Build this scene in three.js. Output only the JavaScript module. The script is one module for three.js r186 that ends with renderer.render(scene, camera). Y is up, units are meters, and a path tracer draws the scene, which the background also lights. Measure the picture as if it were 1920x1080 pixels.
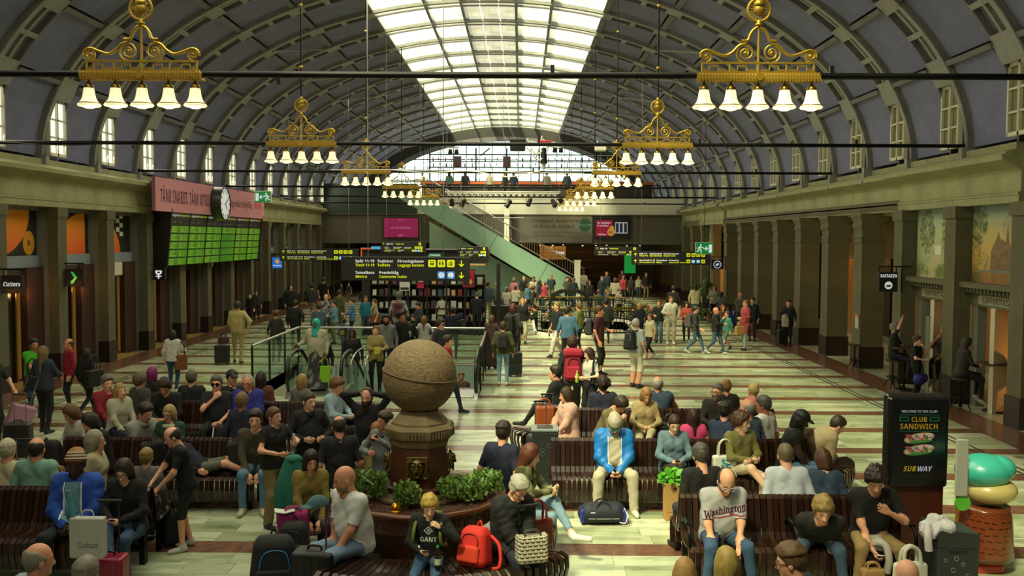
import * as THREE from 'three';
import { RoundedBoxGeometry } from 'three/addons/geometries/RoundedBoxGeometry.js';
import { DecalGeometry } from 'three/addons/geometries/DecalGeometry.js';
import { mergeGeometries, mergeVertices } from 'three/addons/utils/BufferGeometryUtils.js';
import { RectAreaLightUniformsLib } from 'three/addons/lights/RectAreaLightUniformsLib.js';
RectAreaLightUniformsLib.init();
const PI = Math.PI, scene = new THREE.Scene();
const renderer = new THREE.WebGLRenderer({ antialias: true });
renderer.toneMapping = THREE.LinearToneMapping;
renderer.toneMappingExposure = 0.8;
renderer.shadowMap.enabled = true;
// ---- camera: on the gallery at the end of the hall, 3.7 m above the floor
const F = 1780, CAMH = 3.7;
const camera = new THREE.PerspectiveCamera(2 * Math.atan(540 / F) * 180 / PI, 16 / 9, 0.1, 400);
camera.rotation.order = 'YXZ';
camera.position.set(0, CAMH, 0);
camera.rotation.set(-0.0522, 0.0084, 0.0047);
camera.updateMatrixWorld(true);
// ---- sky outside the end window, and the daylight that falls through the roof light and the left clerestory
scene.background = new THREE.Color(4, 4.2, 4.3);
const sun = new THREE.DirectionalLight(0xfffae0, 43); // high sun from behind, falling through the frosted roof light
sun.position.set(-5 * 4, 11.5 * 4, 7 * 4 - 30); sun.target.position.set(0, 0, -30); sun.castShadow = true; sun.shadow.radius = 16; sun.shadow.mapSize.set(4096, 4096); Object.assign(sun.shadow.camera, { left: -50, right: 50, top: 60, bottom: -60, near: 1, far: 160 }); sun.name = 'sun'; scene.add(sun, sun.target);
const daylight = (x, y, z, w, h, to, intensity, color = 0xfff6dc) => {
  const l = new THREE.RectAreaLight(color, intensity, w, h); l.position.set(x, y, z); l.lookAt(...to); l.name = 'daylight'; scene.add(l); return l;
};
for (const z of [4, -12, -28, -44, -60]) daylight(-1.15, 11.35, z, 6.6, 15, [1.5, 0, z], 2.8);
for (let k = -3; k < 14; k++) daylight(-11.7, 6.6, -(21.1 + 2.97 * k + 0.5), 0.8, 1.35, [4, 0, -(21.1 + 2.97 * k + 0.5)], 9, 0xfff3d0);

// ---- helpers
const used = new Map();
const numbered = (n) => { const k = used.get(n) ?? 0; used.set(n, k + 1); return k ? n + '_' + String(k).padStart(3, '0') : n; };
let seed = 7; const rnd = () => { seed = (seed * 1664525 + 1013904223) >>> 0; return seed / 4294967296; };
const rr = (a, b) => a + (b - a) * rnd();
const V = (x, y, z) => new THREE.Vector3(x, y, z);
const shadow = (m) => { m.castShadow = m.receiveShadow = true; return m; };
function mesh(name, geo, mat, parent, x = 0, y = 0, z = 0) {
  const m = shadow(new THREE.Mesh(Array.isArray(geo) ? merge(geo) : geo, mat)); m.name = name; m.position.set(x, y, z); (parent ?? scene).add(m); return m;
}
const merge = (list) => { const l = list.map((g) => (g.index ? g.toNonIndexed() : g)); const keep = ['position', 'normal', 'uv']; for (const g of l) for (const k of Object.keys(g.attributes)) if (!keep.includes(k)) g.deleteAttribute(k); return l.length === 1 ? l[0] : mergeGeometries(l); };
function tag(o, label, category, group) { o.userData.label = label; o.userData.category = category; if (group) o.userData.group = group; return o; }
function thing(name, label, category, pos = [0, 0, 0], turn = 0, group) {
  const g = new THREE.Group(); g.name = numbered(name); g.position.set(...pos); g.rotation.y = turn; scene.add(g); return tag(g, label, category, group);
}
function struct(name, geo, mat, x = 0, y = 0, z = 0) { const m = mesh(numbered(name), geo, mat, scene, x, y, z); m.userData.kind = 'structure'; return m; }
function structGroup(name) { const g = new THREE.Group(); g.name = numbered(name); g.userData.kind = 'structure'; scene.add(g); return g; }
const T = (g, x = 0, y = 0, z = 0, rx = 0, ry = 0, rz = 0) => { if (rx) g.rotateX(rx); if (ry) g.rotateY(ry); if (rz) g.rotateZ(rz); return g.translate(x, y, z); };
const box = (w, h, d, x = 0, y = 0, z = 0, rx, ry, rz) => T(new THREE.BoxGeometry(w, h, d), x, y, z, rx, ry, rz);          // centred
const bx = (x0, x1, y0, y1, z0, z1) => box(x1 - x0, y1 - y0, z1 - z0, (x0 + x1) / 2, (y0 + y1) / 2, (z0 + z1) / 2);
const rbox = (w, h, d, r, x = 0, y = 0, z = 0, seg = 2) => new RoundedBoxGeometry(w, h, d, seg, r).translate(x, y, z);
const cyl = (r0, r1, h, x = 0, y = 0, z = 0, n = 16, rx, ry, rz) => T(new THREE.CylinderGeometry(r0, r1, h, n), x, y, z, rx, ry, rz);
const sph = (r, x = 0, y = 0, z = 0, sx = 1, sy = 1, sz = 1, n = 16) => new THREE.SphereGeometry(r, n, Math.max(6, n * 0.7 | 0)).scale(sx, sy, sz).translate(x, y, z);
const lathe = (pts, n = 24) => new THREE.LatheGeometry(pts.map((p) => new THREE.Vector2(p[0], p[1])), n);
const tube = (pts, r, seg = 16, rad = 6, closed = false) => new THREE.TubeGeometry(new THREE.CatmullRomCurve3(pts.map((p) => (p.isVector3 ? p : V(...p))), closed), seg, r, rad, closed);
const bar = (a, b, r, n = 6) => { const A = V(...a), B = V(...b), d = B.clone().sub(A), g = new THREE.CylinderGeometry(r, r, d.length(), n); g.applyQuaternion(new THREE.Quaternion().setFromUnitVectors(V(0, 1, 0), d.normalize())); return g.translate((A.x + B.x) / 2, (A.y + B.y) / 2, (A.z + B.z) / 2); };
const shapeOf = (pts) => new THREE.Shape(pts.map((p) => new THREE.Vector2(p[0], p[1])));
const ext = (pts, depth, bevel = 0) => new THREE.ExtrudeGeometry(Array.isArray(pts) ? shapeOf(pts) : pts, { depth, bevelEnabled: bevel > 0, bevelSize: bevel, bevelThickness: bevel, bevelSegments: 1, curveSegments: 8 });
// uv in metres by the way each face points
function uvm(g, s = 1, ox = 0, oy = 0) {
  if (g.index) g = g.toNonIndexed(); const p = g.attributes.position, uv = new Float32Array(p.count * 2), a = V(), b = V(), c = V();
  for (let i = 0; i < p.count; i += 3) {
    a.fromBufferAttribute(p, i); b.fromBufferAttribute(p, i + 1); c.fromBufferAttribute(p, i + 2);
    const n = b.clone().sub(a).cross(c.clone().sub(a)), X = Math.abs(n.x), Y = Math.abs(n.y), Z = Math.abs(n.z);
    [a, b, c].forEach((v, j) => { const [u, w] = Y >= X && Y >= Z ? [v.x, v.z] : X >= Z ? [v.z, v.y] : [v.x, v.y]; uv[(i + j) * 2] = u * s + ox; uv[(i + j) * 2 + 1] = w * s + oy; });
  }
  g.setAttribute('uv', new THREE.BufferAttribute(uv, 2)); return g;
}
const canvasTex = (w, h, draw) => { const c = document.createElement('canvas'); c.width = w; c.height = h; const g = c.getContext('2d'); draw(g, w, h); const t = new THREE.CanvasTexture(c); t.colorSpace = THREE.SRGBColorSpace; t.magFilter = THREE.LinearFilter; return t; };
// tileable value noise
function noiseGrid(n, s) { let q = s; const r = () => { q = (q * 1664525 + 1013904223) >>> 0; return q / 4294967296; }; const a = Float32Array.from({ length: n * n }, r); return (u, v) => { u = ((u % 1) + 1) % 1 * n; v = ((v % 1) + 1) % 1 * n; const x = u | 0, y = v | 0, X = (x + 1) % n, Y = (y + 1) % n; let fx = u - x, fy = v - y; fx = fx * fx * (3 - 2 * fx); fy = fy * fy * (3 - 2 * fy); return (a[y % n * n + x % n] * (1 - fx) + a[y % n * n + X] * fx) * (1 - fy) + (a[Y * n + x % n] * (1 - fx) + a[Y * n + X] * fx) * fy; }; }
const nz = [4, 8, 16, 32, 64, 128].map((n, i) => noiseGrid(n, 11 + i * 97));
const fbm = (u, v, o = 0, k = 6) => { let s = 0, a = 0.5, t = 0; for (let i = o; i < k; i++) { s += a * nz[i](u, v); t += a; a *= 0.55; } return s / t; };
function dataTex(n, f, srgb = true) {
  const d = new Uint8Array(n * n * 4); for (let y = 0; y < n; y++) for (let x = 0; x < n; x++) { const c = f(x / n, y / n), i = (y * n + x) * 4; for (let k = 0; k < 3; k++) d[i + k] = Math.max(0, Math.min(255, (Array.isArray(c) ? c[k] : c) * 255)); d[i + 3] = 255; }
  const t = new THREE.DataTexture(d, n, n); t.wrapS = t.wrapT = THREE.RepeatWrapping; t.magFilter = THREE.LinearFilter; if (srgb) t.colorSpace = THREE.SRGBColorSpace; t.needsUpdate = true; return t;
}
const std = (color, roughness = 0.7, o = {}) => new THREE.MeshStandardMaterial({ color, roughness, ...o });
const phy = (color, roughness = 0.5, o = {}) => new THREE.MeshPhysicalMaterial({ color, roughness, ...o });
const glow = (color, k = 1, o = {}) => new THREE.MeshStandardMaterial({ color: 0x111111, roughness: 0.4, emissive: color, emissiveIntensity: k, ...o });
const screenMat = (tex, k = 1, rough = 0.35) => new THREE.MeshStandardMaterial({ color: 0x050505, roughness: rough, emissive: 0xffffff, emissiveMap: tex, emissiveIntensity: k });
const printMat = (tex, rough = 0.7) => new THREE.MeshStandardMaterial({ map: tex, roughness: rough });
// photo pixel (1920 x 1080) to a point: on the plane y = h, on x = X, or at distance Z down the hall
const ray = (px, py) => { const v = V((px - 960) / F, (540 - py) / F, -1); return v.applyQuaternion(camera.quaternion); };
const atY = (px, py, h = 0) => { const d = ray(px, py), t = (h - CAMH) / d.y; return V(d.x * t, h, d.z * t); };
const atZ = (px, py, Z) => { const d = ray(px, py), t = -Z / d.z; return V(d.x * t, CAMH + d.y * t, -Z); };
const atX = (px, py, X) => { const d = ray(px, py), t = X / d.x; return V(X, CAMH + d.y * t, d.z * t); };

// ---- materials
const grainT = dataTex(256, (u, v) => 0.8 + 0.2 * fbm(u, v, 2));
const plasterT = dataTex(512, (u, v) => { const a = fbm(u, v, 0), b = fbm(u, v, 3); return 0.78 + 0.16 * a + 0.1 * b; });
const stoneT = dataTex(512, (u, v) => { const a = fbm(u, v, 0), b = nz[5](u * 2, v * 2), c = fbm(u * 2, v * 2, 2), s = 0.72 + 0.2 * a + 0.12 * c - (b > 0.82 ? 0.1 : 0); return [s, s * 0.985, s * 0.95]; });
const vein = (u, v, k) => { const w = fbm(u, v, 0, 5) * 3 + fbm(v, u, 2) * 0.7; const q = Math.abs(((u * 0 + v * 3 + w * k) % 1) - 0.5) * 2; return Math.pow(q, 12); };
const marbleT = (k, base, dark) => dataTex(1024, (u, v) => { const a = fbm(u, v * 4, 0), q = vein(u, v * 2, k * 0.6), b = fbm(u, v * 3, 1), m = Math.min(1, q * 0.3 * b + Math.max(0, a - 0.46) * 1.5 + Math.max(0, b - 0.55) * 0.8); return base.map((c, i) => c * (0.92 + 0.1 * b) * (1 - m) + dark[i] * m); });
const marble = [marbleT(1.1, [0.82, 0.845, 0.73], [0.40, 0.45, 0.36]), marbleT(1.7, [0.77, 0.80, 0.68], [0.36, 0.42, 0.33])];
const MAT = {
  marble: [0xffffff, 0xe6e8df, 0xd2d6c8].flatMap((c) => marble.map((t) => std(c, 0.22, { map: t }))),
  brownStone: std(0x8a6450, 0.22, { map: dataTex(512, (u, v) => { const a = fbm(u, v, 3), b = fbm(u, v, 0); const k = 0.62 + 0.3 * a + 0.1 * b; return [k, k * 0.98, k * 0.96]; }) }),
  darkLine: std(0x2a2723, 0.4), grout: std(0x6d6a5c, 0.8),
  stone: std(0x6a6850, 0.75, { map: stoneT }), cornice: std(0xa9ac84, 0.75, { map: stoneT }),
  plinth: std(0x2e2019, 0.4, { map: stoneT }), jamb: std(0x7d8074, 0.7, { map: plasterT }),
  vault: std(0x7b7da0, 0.8, { map: plasterT }), rib: std(0x9e9e98, 0.7, { map: plasterT }), coffer: std(0x7b7980, 0.8, { map: plasterT }),
  black: std(0x0d0d0d, 0.45), blackMetal: std(0x141414, 0.4, { metalness: 0.6 }), steel: std(0xb8bab8, 0.28, { metalness: 1 }), darkSteel: std(0x3a3b3a, 0.4, { metalness: 0.8 }),
  gold: std(0xcaa83c, 0.34, { metalness: 0.7 }), goldDull: std(0xab8a30, 0.5, { metalness: 0.5 }), brass: std(0x8a6f26, 0.3, { metalness: 0.9 }),
  glass: phy(0xe4f2ec, 0.03, { transmission: 1, thickness: 0 }), greenGlass: phy(0xe9f6ef, 0.05, { transmission: 1, thickness: 0 }),
  white: std(0xdedccf, 0.6), cream: std(0xcfcab0, 0.7), brick: std(0x40220f, 0.85, { map: stoneT }),
  litPane: new THREE.MeshStandardMaterial({ color: 0xb8b49a, roughness: 0.5, emissive: new THREE.Color(1, 0.98, 0.8), emissiveIntensity: 1.3 }), dimPane: phy(0x6f6b3c, 0.5), bell: new THREE.MeshStandardMaterial({ color: 0xf2ecd0, roughness: 0.35, emissive: new THREE.Color(1, 0.86, 0.48), emissiveIntensity: 0.85 }),
  woodDark: std(0x4a2416, 0.34), woodDarker: std(0x36190f, 0.36), frame: std(0xc9c7b2, 0.6),
};
// ================= the hall =================
const CX = -1.15, AX = 10.95, BY = 6.16, Y0 = 5.64, BAY = 2.97, Zr = (k) => 21.1 + BAY * k, K0 = -7, K1 = 16, ZEND = 71, ZBACK = -7;
const D = PI / 180, E = (t, off = 0) => [CX + (AX + off) * Math.cos(t * D), Y0 + (BY + off) * Math.sin(t * D)];
function arcSolid(t0, t1, o0, o1, depth, n = 8) { const p = []; for (let i = 0; i <= n; i++) p.push(E(t0 + (t1 - t0) * i / n, o0)); for (let i = n; i >= 0; i--) p.push(E(t0 + (t1 - t0) * i / n, o1)); return new THREE.ExtrudeGeometry(shapeOf(p), { depth, bevelEnabled: false }); }
const zones = [[0, 18], [18, 32], [32, 46], [46, 57], [57, 68.5]], sides = [1, -1], mt = (t, s) => (s > 0 ? t : 180 - t);
const seg = (a, b, s) => (s > 0 ? [a, b] : [180 - b, 180 - a]);
{ // floor: marble rows between brown bands, with two openings to the level below
  const holes = [[-6.5, -0.95, 22, 27.7], [0.9, 4.6, 36.4, 42.4]];
  const hit = (x0, x1, z0, z1) => holes.some((h) => x1 > h[0] + 0.01 && x0 < h[1] - 0.01 && z1 > h[2] + 0.01 && z0 < h[3] - 0.01);
  const fl = structGroup('floor'), slabs = [];
  const xs = [-13.2, -6.5, -0.95, 0.9, 4.6, 14.4], zs = [ZBACK, 22, 27.7, 36.4, 42.4, 90];
  for (let i = 0; i < 5; i++) for (let j = 0; j < 5; j++) if (!hit(xs[i], xs[i + 1], zs[j], zs[j + 1])) slabs.push(bx(xs[i], xs[i + 1], -0.35, -0.012, -zs[j + 1], -zs[j]));
  mesh('screed', slabs, MAT.grout, fl);
  const list = [], XL = -11.2, XR = 8.9, P = 1.81;
  for (let j = -3; j < 34; j++) {
    const zb = 10.94 + P * j;
    for (let x = XL; x < XR - 0.05;) { const L = Math.min(1.8, XR - x); list.push([x, x + L, zb, zb + 0.42, 9]); x += L; }
    for (let r = 0; r < 4; r++) { const z0 = zb + 0.42 + r * 0.3475; let x = XL - rnd() * 0.6; while (x < XR - 0.02) { const L = [0.55, 0.75, 0.95, 1.2][(rnd() * 4) | 0], a = Math.max(x, XL), b = Math.min(x + L, XR); if (b - a > 0.06) list.push([a, b, z0, z0 + 0.3475, (rnd() * 6) | 0]); x += L; } }
  }
  for (let z = 4; z < 78; z += 1.81) { list.push([XR, 9.75, z, z + 1.81, 9]); list.push([-12.1, XL, z, z + 1.81, 9]); for (let x = 9.75; x < 14; x += 1.1) list.push([x, x + 1.1, z, z + 1.81, (rnd() * 6) | 0]); }
  const keep = list.filter((t) => !hit(t[0], t[1], t[2], t[3]));
  // pieces cut by an opening are trimmed to its edge
  for (const t of list) if (hit(t[0], t[1], t[2], t[3])) for (const h of holes) if (hit(t[0], t[1], t[2], t[3]) && t[1] > h[0] && t[0] < h[1] && t[3] > h[2] && t[2] < h[3]) { if (t[0] < h[0] - 0.05) keep.push([t[0], h[0], t[2], t[3], t[4]]); if (t[1] > h[1] + 0.05) keep.push([h[1], t[1], t[2], t[3], t[4]]); }
  const seen = (t) => { const z = (t[2] + t[3]) / 2, half = z * 960 / F; return t[1] > -half - 0.2 && t[0] < half + 0.2 && t[3] > 9.9; };
  keep.sort((a, b) => a[2] - b[2]);
  const near = [], rest = keep.filter((t) => !(seen(t) && near.length < 300 && near.push(t)));
  const gcache = new Map(), geo = (w, d, v) => { const k = w.toFixed(2) + d.toFixed(2) + v; if (!gcache.has(k)) gcache.set(k, uvm(box(w - 0.005, 0.02, d - 0.005), 0.42, v * 0.37 + w, v * 0.61)); return gcache.get(k); };
  near.forEach((t) => mesh(t[4] === 9 ? 'brown_stone' : 'tile', geo(t[1] - t[0], t[3] - t[2], (rnd() * 4) | 0), t[4] === 9 ? MAT.brownStone : MAT.marble[t[4]], fl, (t[0] + t[1]) / 2, -0.01, -(t[2] + t[3]) / 2));
  for (let m = 0; m < 10; m++) {
    const q = rest.filter((t) => t[4] === m); if (!q.length) continue; const pos = [], uv = [], nor = [], g = new THREE.BufferGeometry();
    for (const [x0, x1, z0, z1] of q) { const e = 0.003, a = [x0 + e, -z0 - e], b = [x1 - e, -z1 + e], ou = rnd(), ov = rnd(); for (const [x, z] of [[a[0], a[1]], [b[0], a[1]], [b[0], b[1]], [a[0], a[1]], [b[0], b[1]], [a[0], b[1]]]) { pos.push(x, 0, z); nor.push(0, 1, 0); uv.push(x * 0.42 + ou, z * 0.42 + ov); } }
    g.setAttribute('position', new THREE.Float32BufferAttribute(pos, 3)); g.setAttribute('normal', new THREE.Float32BufferAttribute(nor, 3)); g.setAttribute('uv', new THREE.Float32BufferAttribute(uv, 2));
    mesh(m === 9 ? 'brown_stones' : 'tiles', g, m === 9 ? MAT.brownStone : MAT.marble[m], fl).userData.kind = 'stuff';
  }
  for (const x of [8.0, 8.14, -10.4, -10.26]) mesh('metal_strip', bx(x - 0.02, x + 0.02, -0.005, 0.004, -78, -5), MAT.darkLine, fl);
  struct('floor_lower', bx(-13.2, 14.4, -4.6, -4.4, -90, 7), MAT.stone);
  for (const h of holes) struct('trim', [bx(h[0] - 0.12, h[0], -4.4, -0.012, -h[3], -h[2]), bx(h[1], h[1] + 0.12, -4.4, -0.012, -h[3], -h[2]), bx(h[0], h[1], -4.4, -0.012, -h[3] - 0.12, -h[3]), bx(h[0], h[1], -4.4, -0.012, -h[2], -h[2] + 0.12)], MAT.cream);
}
{ // vaulted ceiling
  for (const [a, b] of [[0, 69], [111, 180]]) struct('ceiling', arcSolid(a, b, 0.55, 0.85, ZEND - ZBACK + 0.6, 24), MAT.vault, 0, 0, -ZEND - 0.3); struct('ceiling', arcSolid(68, 112, 0.5, 0.85, 7.5, 12), MAT.vault, 0, 0, -0.3);
  const W = BAY - 1.0, pg = {}, fg = {}, bg = {}, kg = {};
  for (const s of sides) zones.forEach(([a, b], i) => {
    const [p, q] = seg(a + 0.9, b - 0.2, s); pg[s + '_' + i] = uvm(arcSolid(p, q, 0.12, 0.2, W - 0.1, 6), 0.5, i * 0.3, s);
    const [p1, q1] = seg(b - 0.5, b + 0.5, s); bg[s + '_' + i] = uvm(arcSolid(p1, q1, i ? 0.04 : 0.0, 0.3, W, 2), 0.5);
    const tm = (a + b) / 2, fr = [];
    if (i) { for (const [u, v] of [[a, a + 1.5], [tm - 0.5, tm + 0.5], [b - 1.5, b]]) { const [m, n] = seg(u, v, s); fr.push(arcSolid(m, n, 0.07, 0.3, 0.86, 2)); } const [m, n] = seg(a, b, s); fr.push(arcSolid(m, n, 0.09, 0.3, 0.09, 6).translate(0, 0, 0.385)); kg[s + '_' + i] = uvm(arcSolid(m, n, 0.21, 0.3, 0.86, 6), 0.5); } else { const [m, n] = seg(14.2, 18, s); fr.push(arcSolid(m, n, 0.05, 0.5, 0.86, 3)); }
    fg[s + '_' + i] = uvm(merge(fr), 0.5);
  });
  const ribG = uvm(arcSolid(0, 180, 0, 0.5, 0.09, 56), 0.5), lipG = uvm(arcSolid(0, 180, 0.08, 0.5, 0.07, 56), 0.5), flangeG = uvm(arcSolid(0, 180, -0.02, 0.02, 0.17, 56), 0.5), footG = uvm(merge([bx(-0.13, 0.13, -0.3, 0.12, -0.09, 0.09), bx(-0.2, 0.1, -0.34, -0.24, -0.12, 0.12)]), 0.5);
  const skyPanes = [[68.5, 78.5], [78.5, 85], [95, 101.5], [101.5, 111.5]], plates = [[85, 88.3], [88.3, 91.7], [91.7, 95]];
  const paneG = skyPanes.map(([a, b]) => uvm(arcSolid(a + 0.4, b - 0.4, 0.13, 0.17, BAY - 0.16, 5), 0.25)), plateG = plates.map(([a, b]) => uvm(arcSolid(a + 0.1, b - 0.1, 0.11, 0.15, BAY - 0.14, 3), 0.5)), muntinG = uvm(merge([68.5, 78.5, 85, 95, 101.5, 111.5].map((t) => arcSolid(t - 0.25, t + 0.25, 0.07, 0.5, BAY - 0.1, 2))), 0.5);
  const dirt = dataTex(256, (u, v) => { const a = fbm(u, v, 0), b = fbm(u * 3, v, 1); const k = 0.62 + 0.55 * a - 0.25 * Math.max(0, b - 0.5); return [k, k, k * 0.93]; });
  const paneM = [1.0, 0.82, 1.15].map((k) => phy(0xe6e6d6, 0.35, { transmission: 0.72, thickness: 0, emissive: new THREE.Color(1, 0.985, 0.82), emissiveMap: dirt, emissiveIntensity: 1.7 * k }));
  const plateM = new THREE.MeshPhysicalMaterial({ color: 0xdad9c6, roughness: 0.5, transmission: 0.62, thickness: 0, map: dataTex(256, (u, v) => { const d = Math.hypot(((u * 6) % 1) - 0.5, ((v * 6) % 1) - 0.5); return d < 0.09 ? 0.25 : 0.7 + 0.3 * fbm(u, v, 0); }), emissive: new THREE.Color(1, 0.98, 0.8), emissiveIntensity: 0.9 });
  const sky = structGroup('window_roof_light'); const vg = structGroup('ceiling_vault');
  for (let k = K0; k <= K1; k++) {
    const z = -Zr(k);
    const rib = mesh('rib', ribG, MAT.rib, vg, 0, 0, z - 0.05); mesh('flange', flangeG, MAT.rib, rib, 0, 0, -0.04);
    mesh('rib_lip', lipG, MAT.coffer, vg, 0, 0, z - 0.98);
    for (const s of sides) {
      mesh('rib_foot', footG, MAT.rib, vg, E(s > 0 ? 0 : 180)[0], Y0 - 0.02, z).rotation.y = s > 0 ? 0 : PI;
      zones.forEach((_, i) => {
        const key = s + '_' + i;
        mesh('panel', pg[key], MAT.vault, vg, 0, 0, z - BAY + 0.12); mesh('purlin', bg[key], MAT.coffer, vg, 0, 0, z - BAY + 0.06); mesh('coffer_frame', fg[key], MAT.rib, vg, 0, 0, z - 0.93); if (i) mesh('coffer_back', kg[key], MAT.coffer, vg, 0, 0, z - 0.93);
      });
    }
    skyPanes.forEach((_, i) => mesh('pane', paneG[i], paneM[(rnd() * 3) | 0], sky, 0, 0, z - BAY + 0.08)); plates.forEach((_, i) => mesh('perforated_plate', plateG[i], plateM, sky, 0, 0, z - BAY + 0.07)); mesh('glazing_bars', muntinG, MAT.rib, sky, 0, 0, z - BAY + 0.05);
    if (k % 2 === 0 && k > 2) for (const s of sides) { const [x0, y0] = E(mt(47, s), -0.02), [x1, y1] = E(mt(55, s), -0.02); mesh('cable_duct', bar([x0, y0, z - 0.2], [x1, y1, z - 2.6], 0.04), MAT.rib, vg); }
    // clerestory window in every bay: lit on the left, open casements on the right
    for (const s of sides) {
      const w = structGroup('window_' + (k - K0 + 1)), X = s > 0 ? 9.68 : -11.98, dir = s > 0 ? -1 : 1, zc = z - 0.49, lit = s < 0;
      const parts = [];
      for (const [y0, y1] of [[5.75, 5.83], [7.12, 7.2], [6.2, 6.24], [6.66, 6.7]]) parts.push(bx(X - 0.05, X + 0.05, y0, y1, zc - 0.42, zc + 0.42));
      for (const dz of [-0.42, 0, 0.42]) parts.push(bx(X - 0.05, X + 0.05, 5.75, 7.2, zc + dz - 0.03, zc + dz + 0.03));
      mesh('window_frame', parts, MAT.frame, w);
      for (let c = 0; c < 2; c++) for (let r = 0; r < 3; r++) mesh('pane', box(0.012, 0.42, 0.37), lit ? MAT.litPane : MAT.dimPane, w, X - dir * 0.02, 6.01 + r * 0.46, zc - 0.21 + c * 0.42);
      if (!lit) for (const dz of [0.42, 0]) { // casement swung into the room
        const c = new THREE.Group(); c.name = 'casement'; c.position.set(X - 0.06, 5.82, zc + dz); c.rotation.y = -1.05; w.add(c); const f = [];
        for (const y of [0.02, 0.44, 0.88, 1.3]) f.push(box(0.03, 0.045, 0.4, 0, y, -0.2)); for (const q of [-0.02, -0.38]) f.push(box(0.03, 1.3, 0.045, 0, 0.65, q)); mesh('casement_frame', f, MAT.frame, c);
        mesh('casement_glass', box(0.008, 1.26, 0.34, 0, 0.65, -0.2), MAT.dimPane, c);
      }
    }
  }
}
{ // entablatures, left and right
  const prof = [[0.9, 0], [0.02, 0], [0.02, 0.16], [0, 0.16], [0, 0.2], [0.06, 0.22], [0.06, 0.62], [0.0, 0.68], [-0.1, 0.74], [-0.2, 0.78], [-0.32, 0.84], [-0.34, 0.94], [-0.28, 0.96], [-0.26, 1.0], [-0.06, 1.06], [-0.06, 1.19], [0.9, 1.19]];
  const entab = (name, X, s, z0, z1) => { const g = new THREE.ExtrudeGeometry(shapeOf(prof.map(([x, y]) => [s > 0 ? x : -x, y])), { depth: z1 - z0, bevelEnabled: false }); struct(name, uvm(g, 0.4), MAT.cornice, X, 4.46, -z1); };
  for (const [a, b, p] of [[ZBACK, 18.9, 0.42], [18.9, 24.9, 0], [24.9, 46.3, 0.13], [46.3, 52.4, 0], [52.4, 57.8, 0.14], [57.8, ZEND, 0]]) entab('trim_entablature_right', 9.82 + p, 1, a, b);
  entab('trim_entablature_left', -12.12, -1, ZBACK, ZEND);
  struct('wall_right_upper', bx(10.35, 10.9, 4.4, 6.6, -ZEND, -ZBACK), MAT.cornice); struct('wall_left_upper', bx(-13.4, -12.75, 4.4, 6.6, -ZEND, -ZBACK), MAT.cornice);
  struct('ceiling_aisle', bx(9.95, 14.6, 4.5, 4.75, -ZEND, -ZBACK), MAT.stone); struct('wall_right', bx(14.2, 14.6, 0, 4.6, -ZEND - 12, -ZBACK), MAT.stone);
  struct('wall_back', bx(-13.4, 14.6, -0.3, 13, -ZBACK, -ZBACK + 0.4), MAT.stone);
  struct('wall_left', bx(-13.3, -12.7, 0, 4.6, -ZEND, -ZBACK), MAT.stone);
}
const artTex = [0, 1, 2].map((n) => canvasTex(256, 192, (g, w, h) => {
  g.fillStyle = '#1d1c16'; g.fillRect(0, 0, w, h); const gr = g.createLinearGradient(0, 0, 0, h); gr.addColorStop(0, '#e59a12'); gr.addColorStop(1, '#dd5c1e'); g.fillStyle = gr; g.beginPath();
  if (n === 0) { g.arc(30, 10, 190, 0, 7); g.fill(); g.fillStyle = '#c42458'; g.beginPath(); g.moveTo(0, 150); g.lineTo(45, 192); g.lineTo(0, 192); g.fill(); g.fillStyle = '#c98a14'; g.beginPath(); g.ellipse(215, 140, 30, 50, 0, 0, 7); g.fill(); g.fillStyle = '#6d4a10'; g.beginPath(); g.ellipse(215, 140, 8, 12, 0, 0, 7); g.fill(); } else if (n === 1) { g.arc(235, 192, 188, PI, 1.5 * PI); g.lineTo(235, 192); g.fill(); } else { g.arc(-10, 200, 190, 1.5 * PI, 2 * PI); g.lineTo(-10, 200); g.fill(); g.fillStyle = '#d9d6c8'; for (let i = 0; i < 2; i++) for (let j = 0; j < 5; j++) if ((i + j) % 2) g.fillRect(150 + i * 26, j * 22, 26, 22); }
}));
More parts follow.
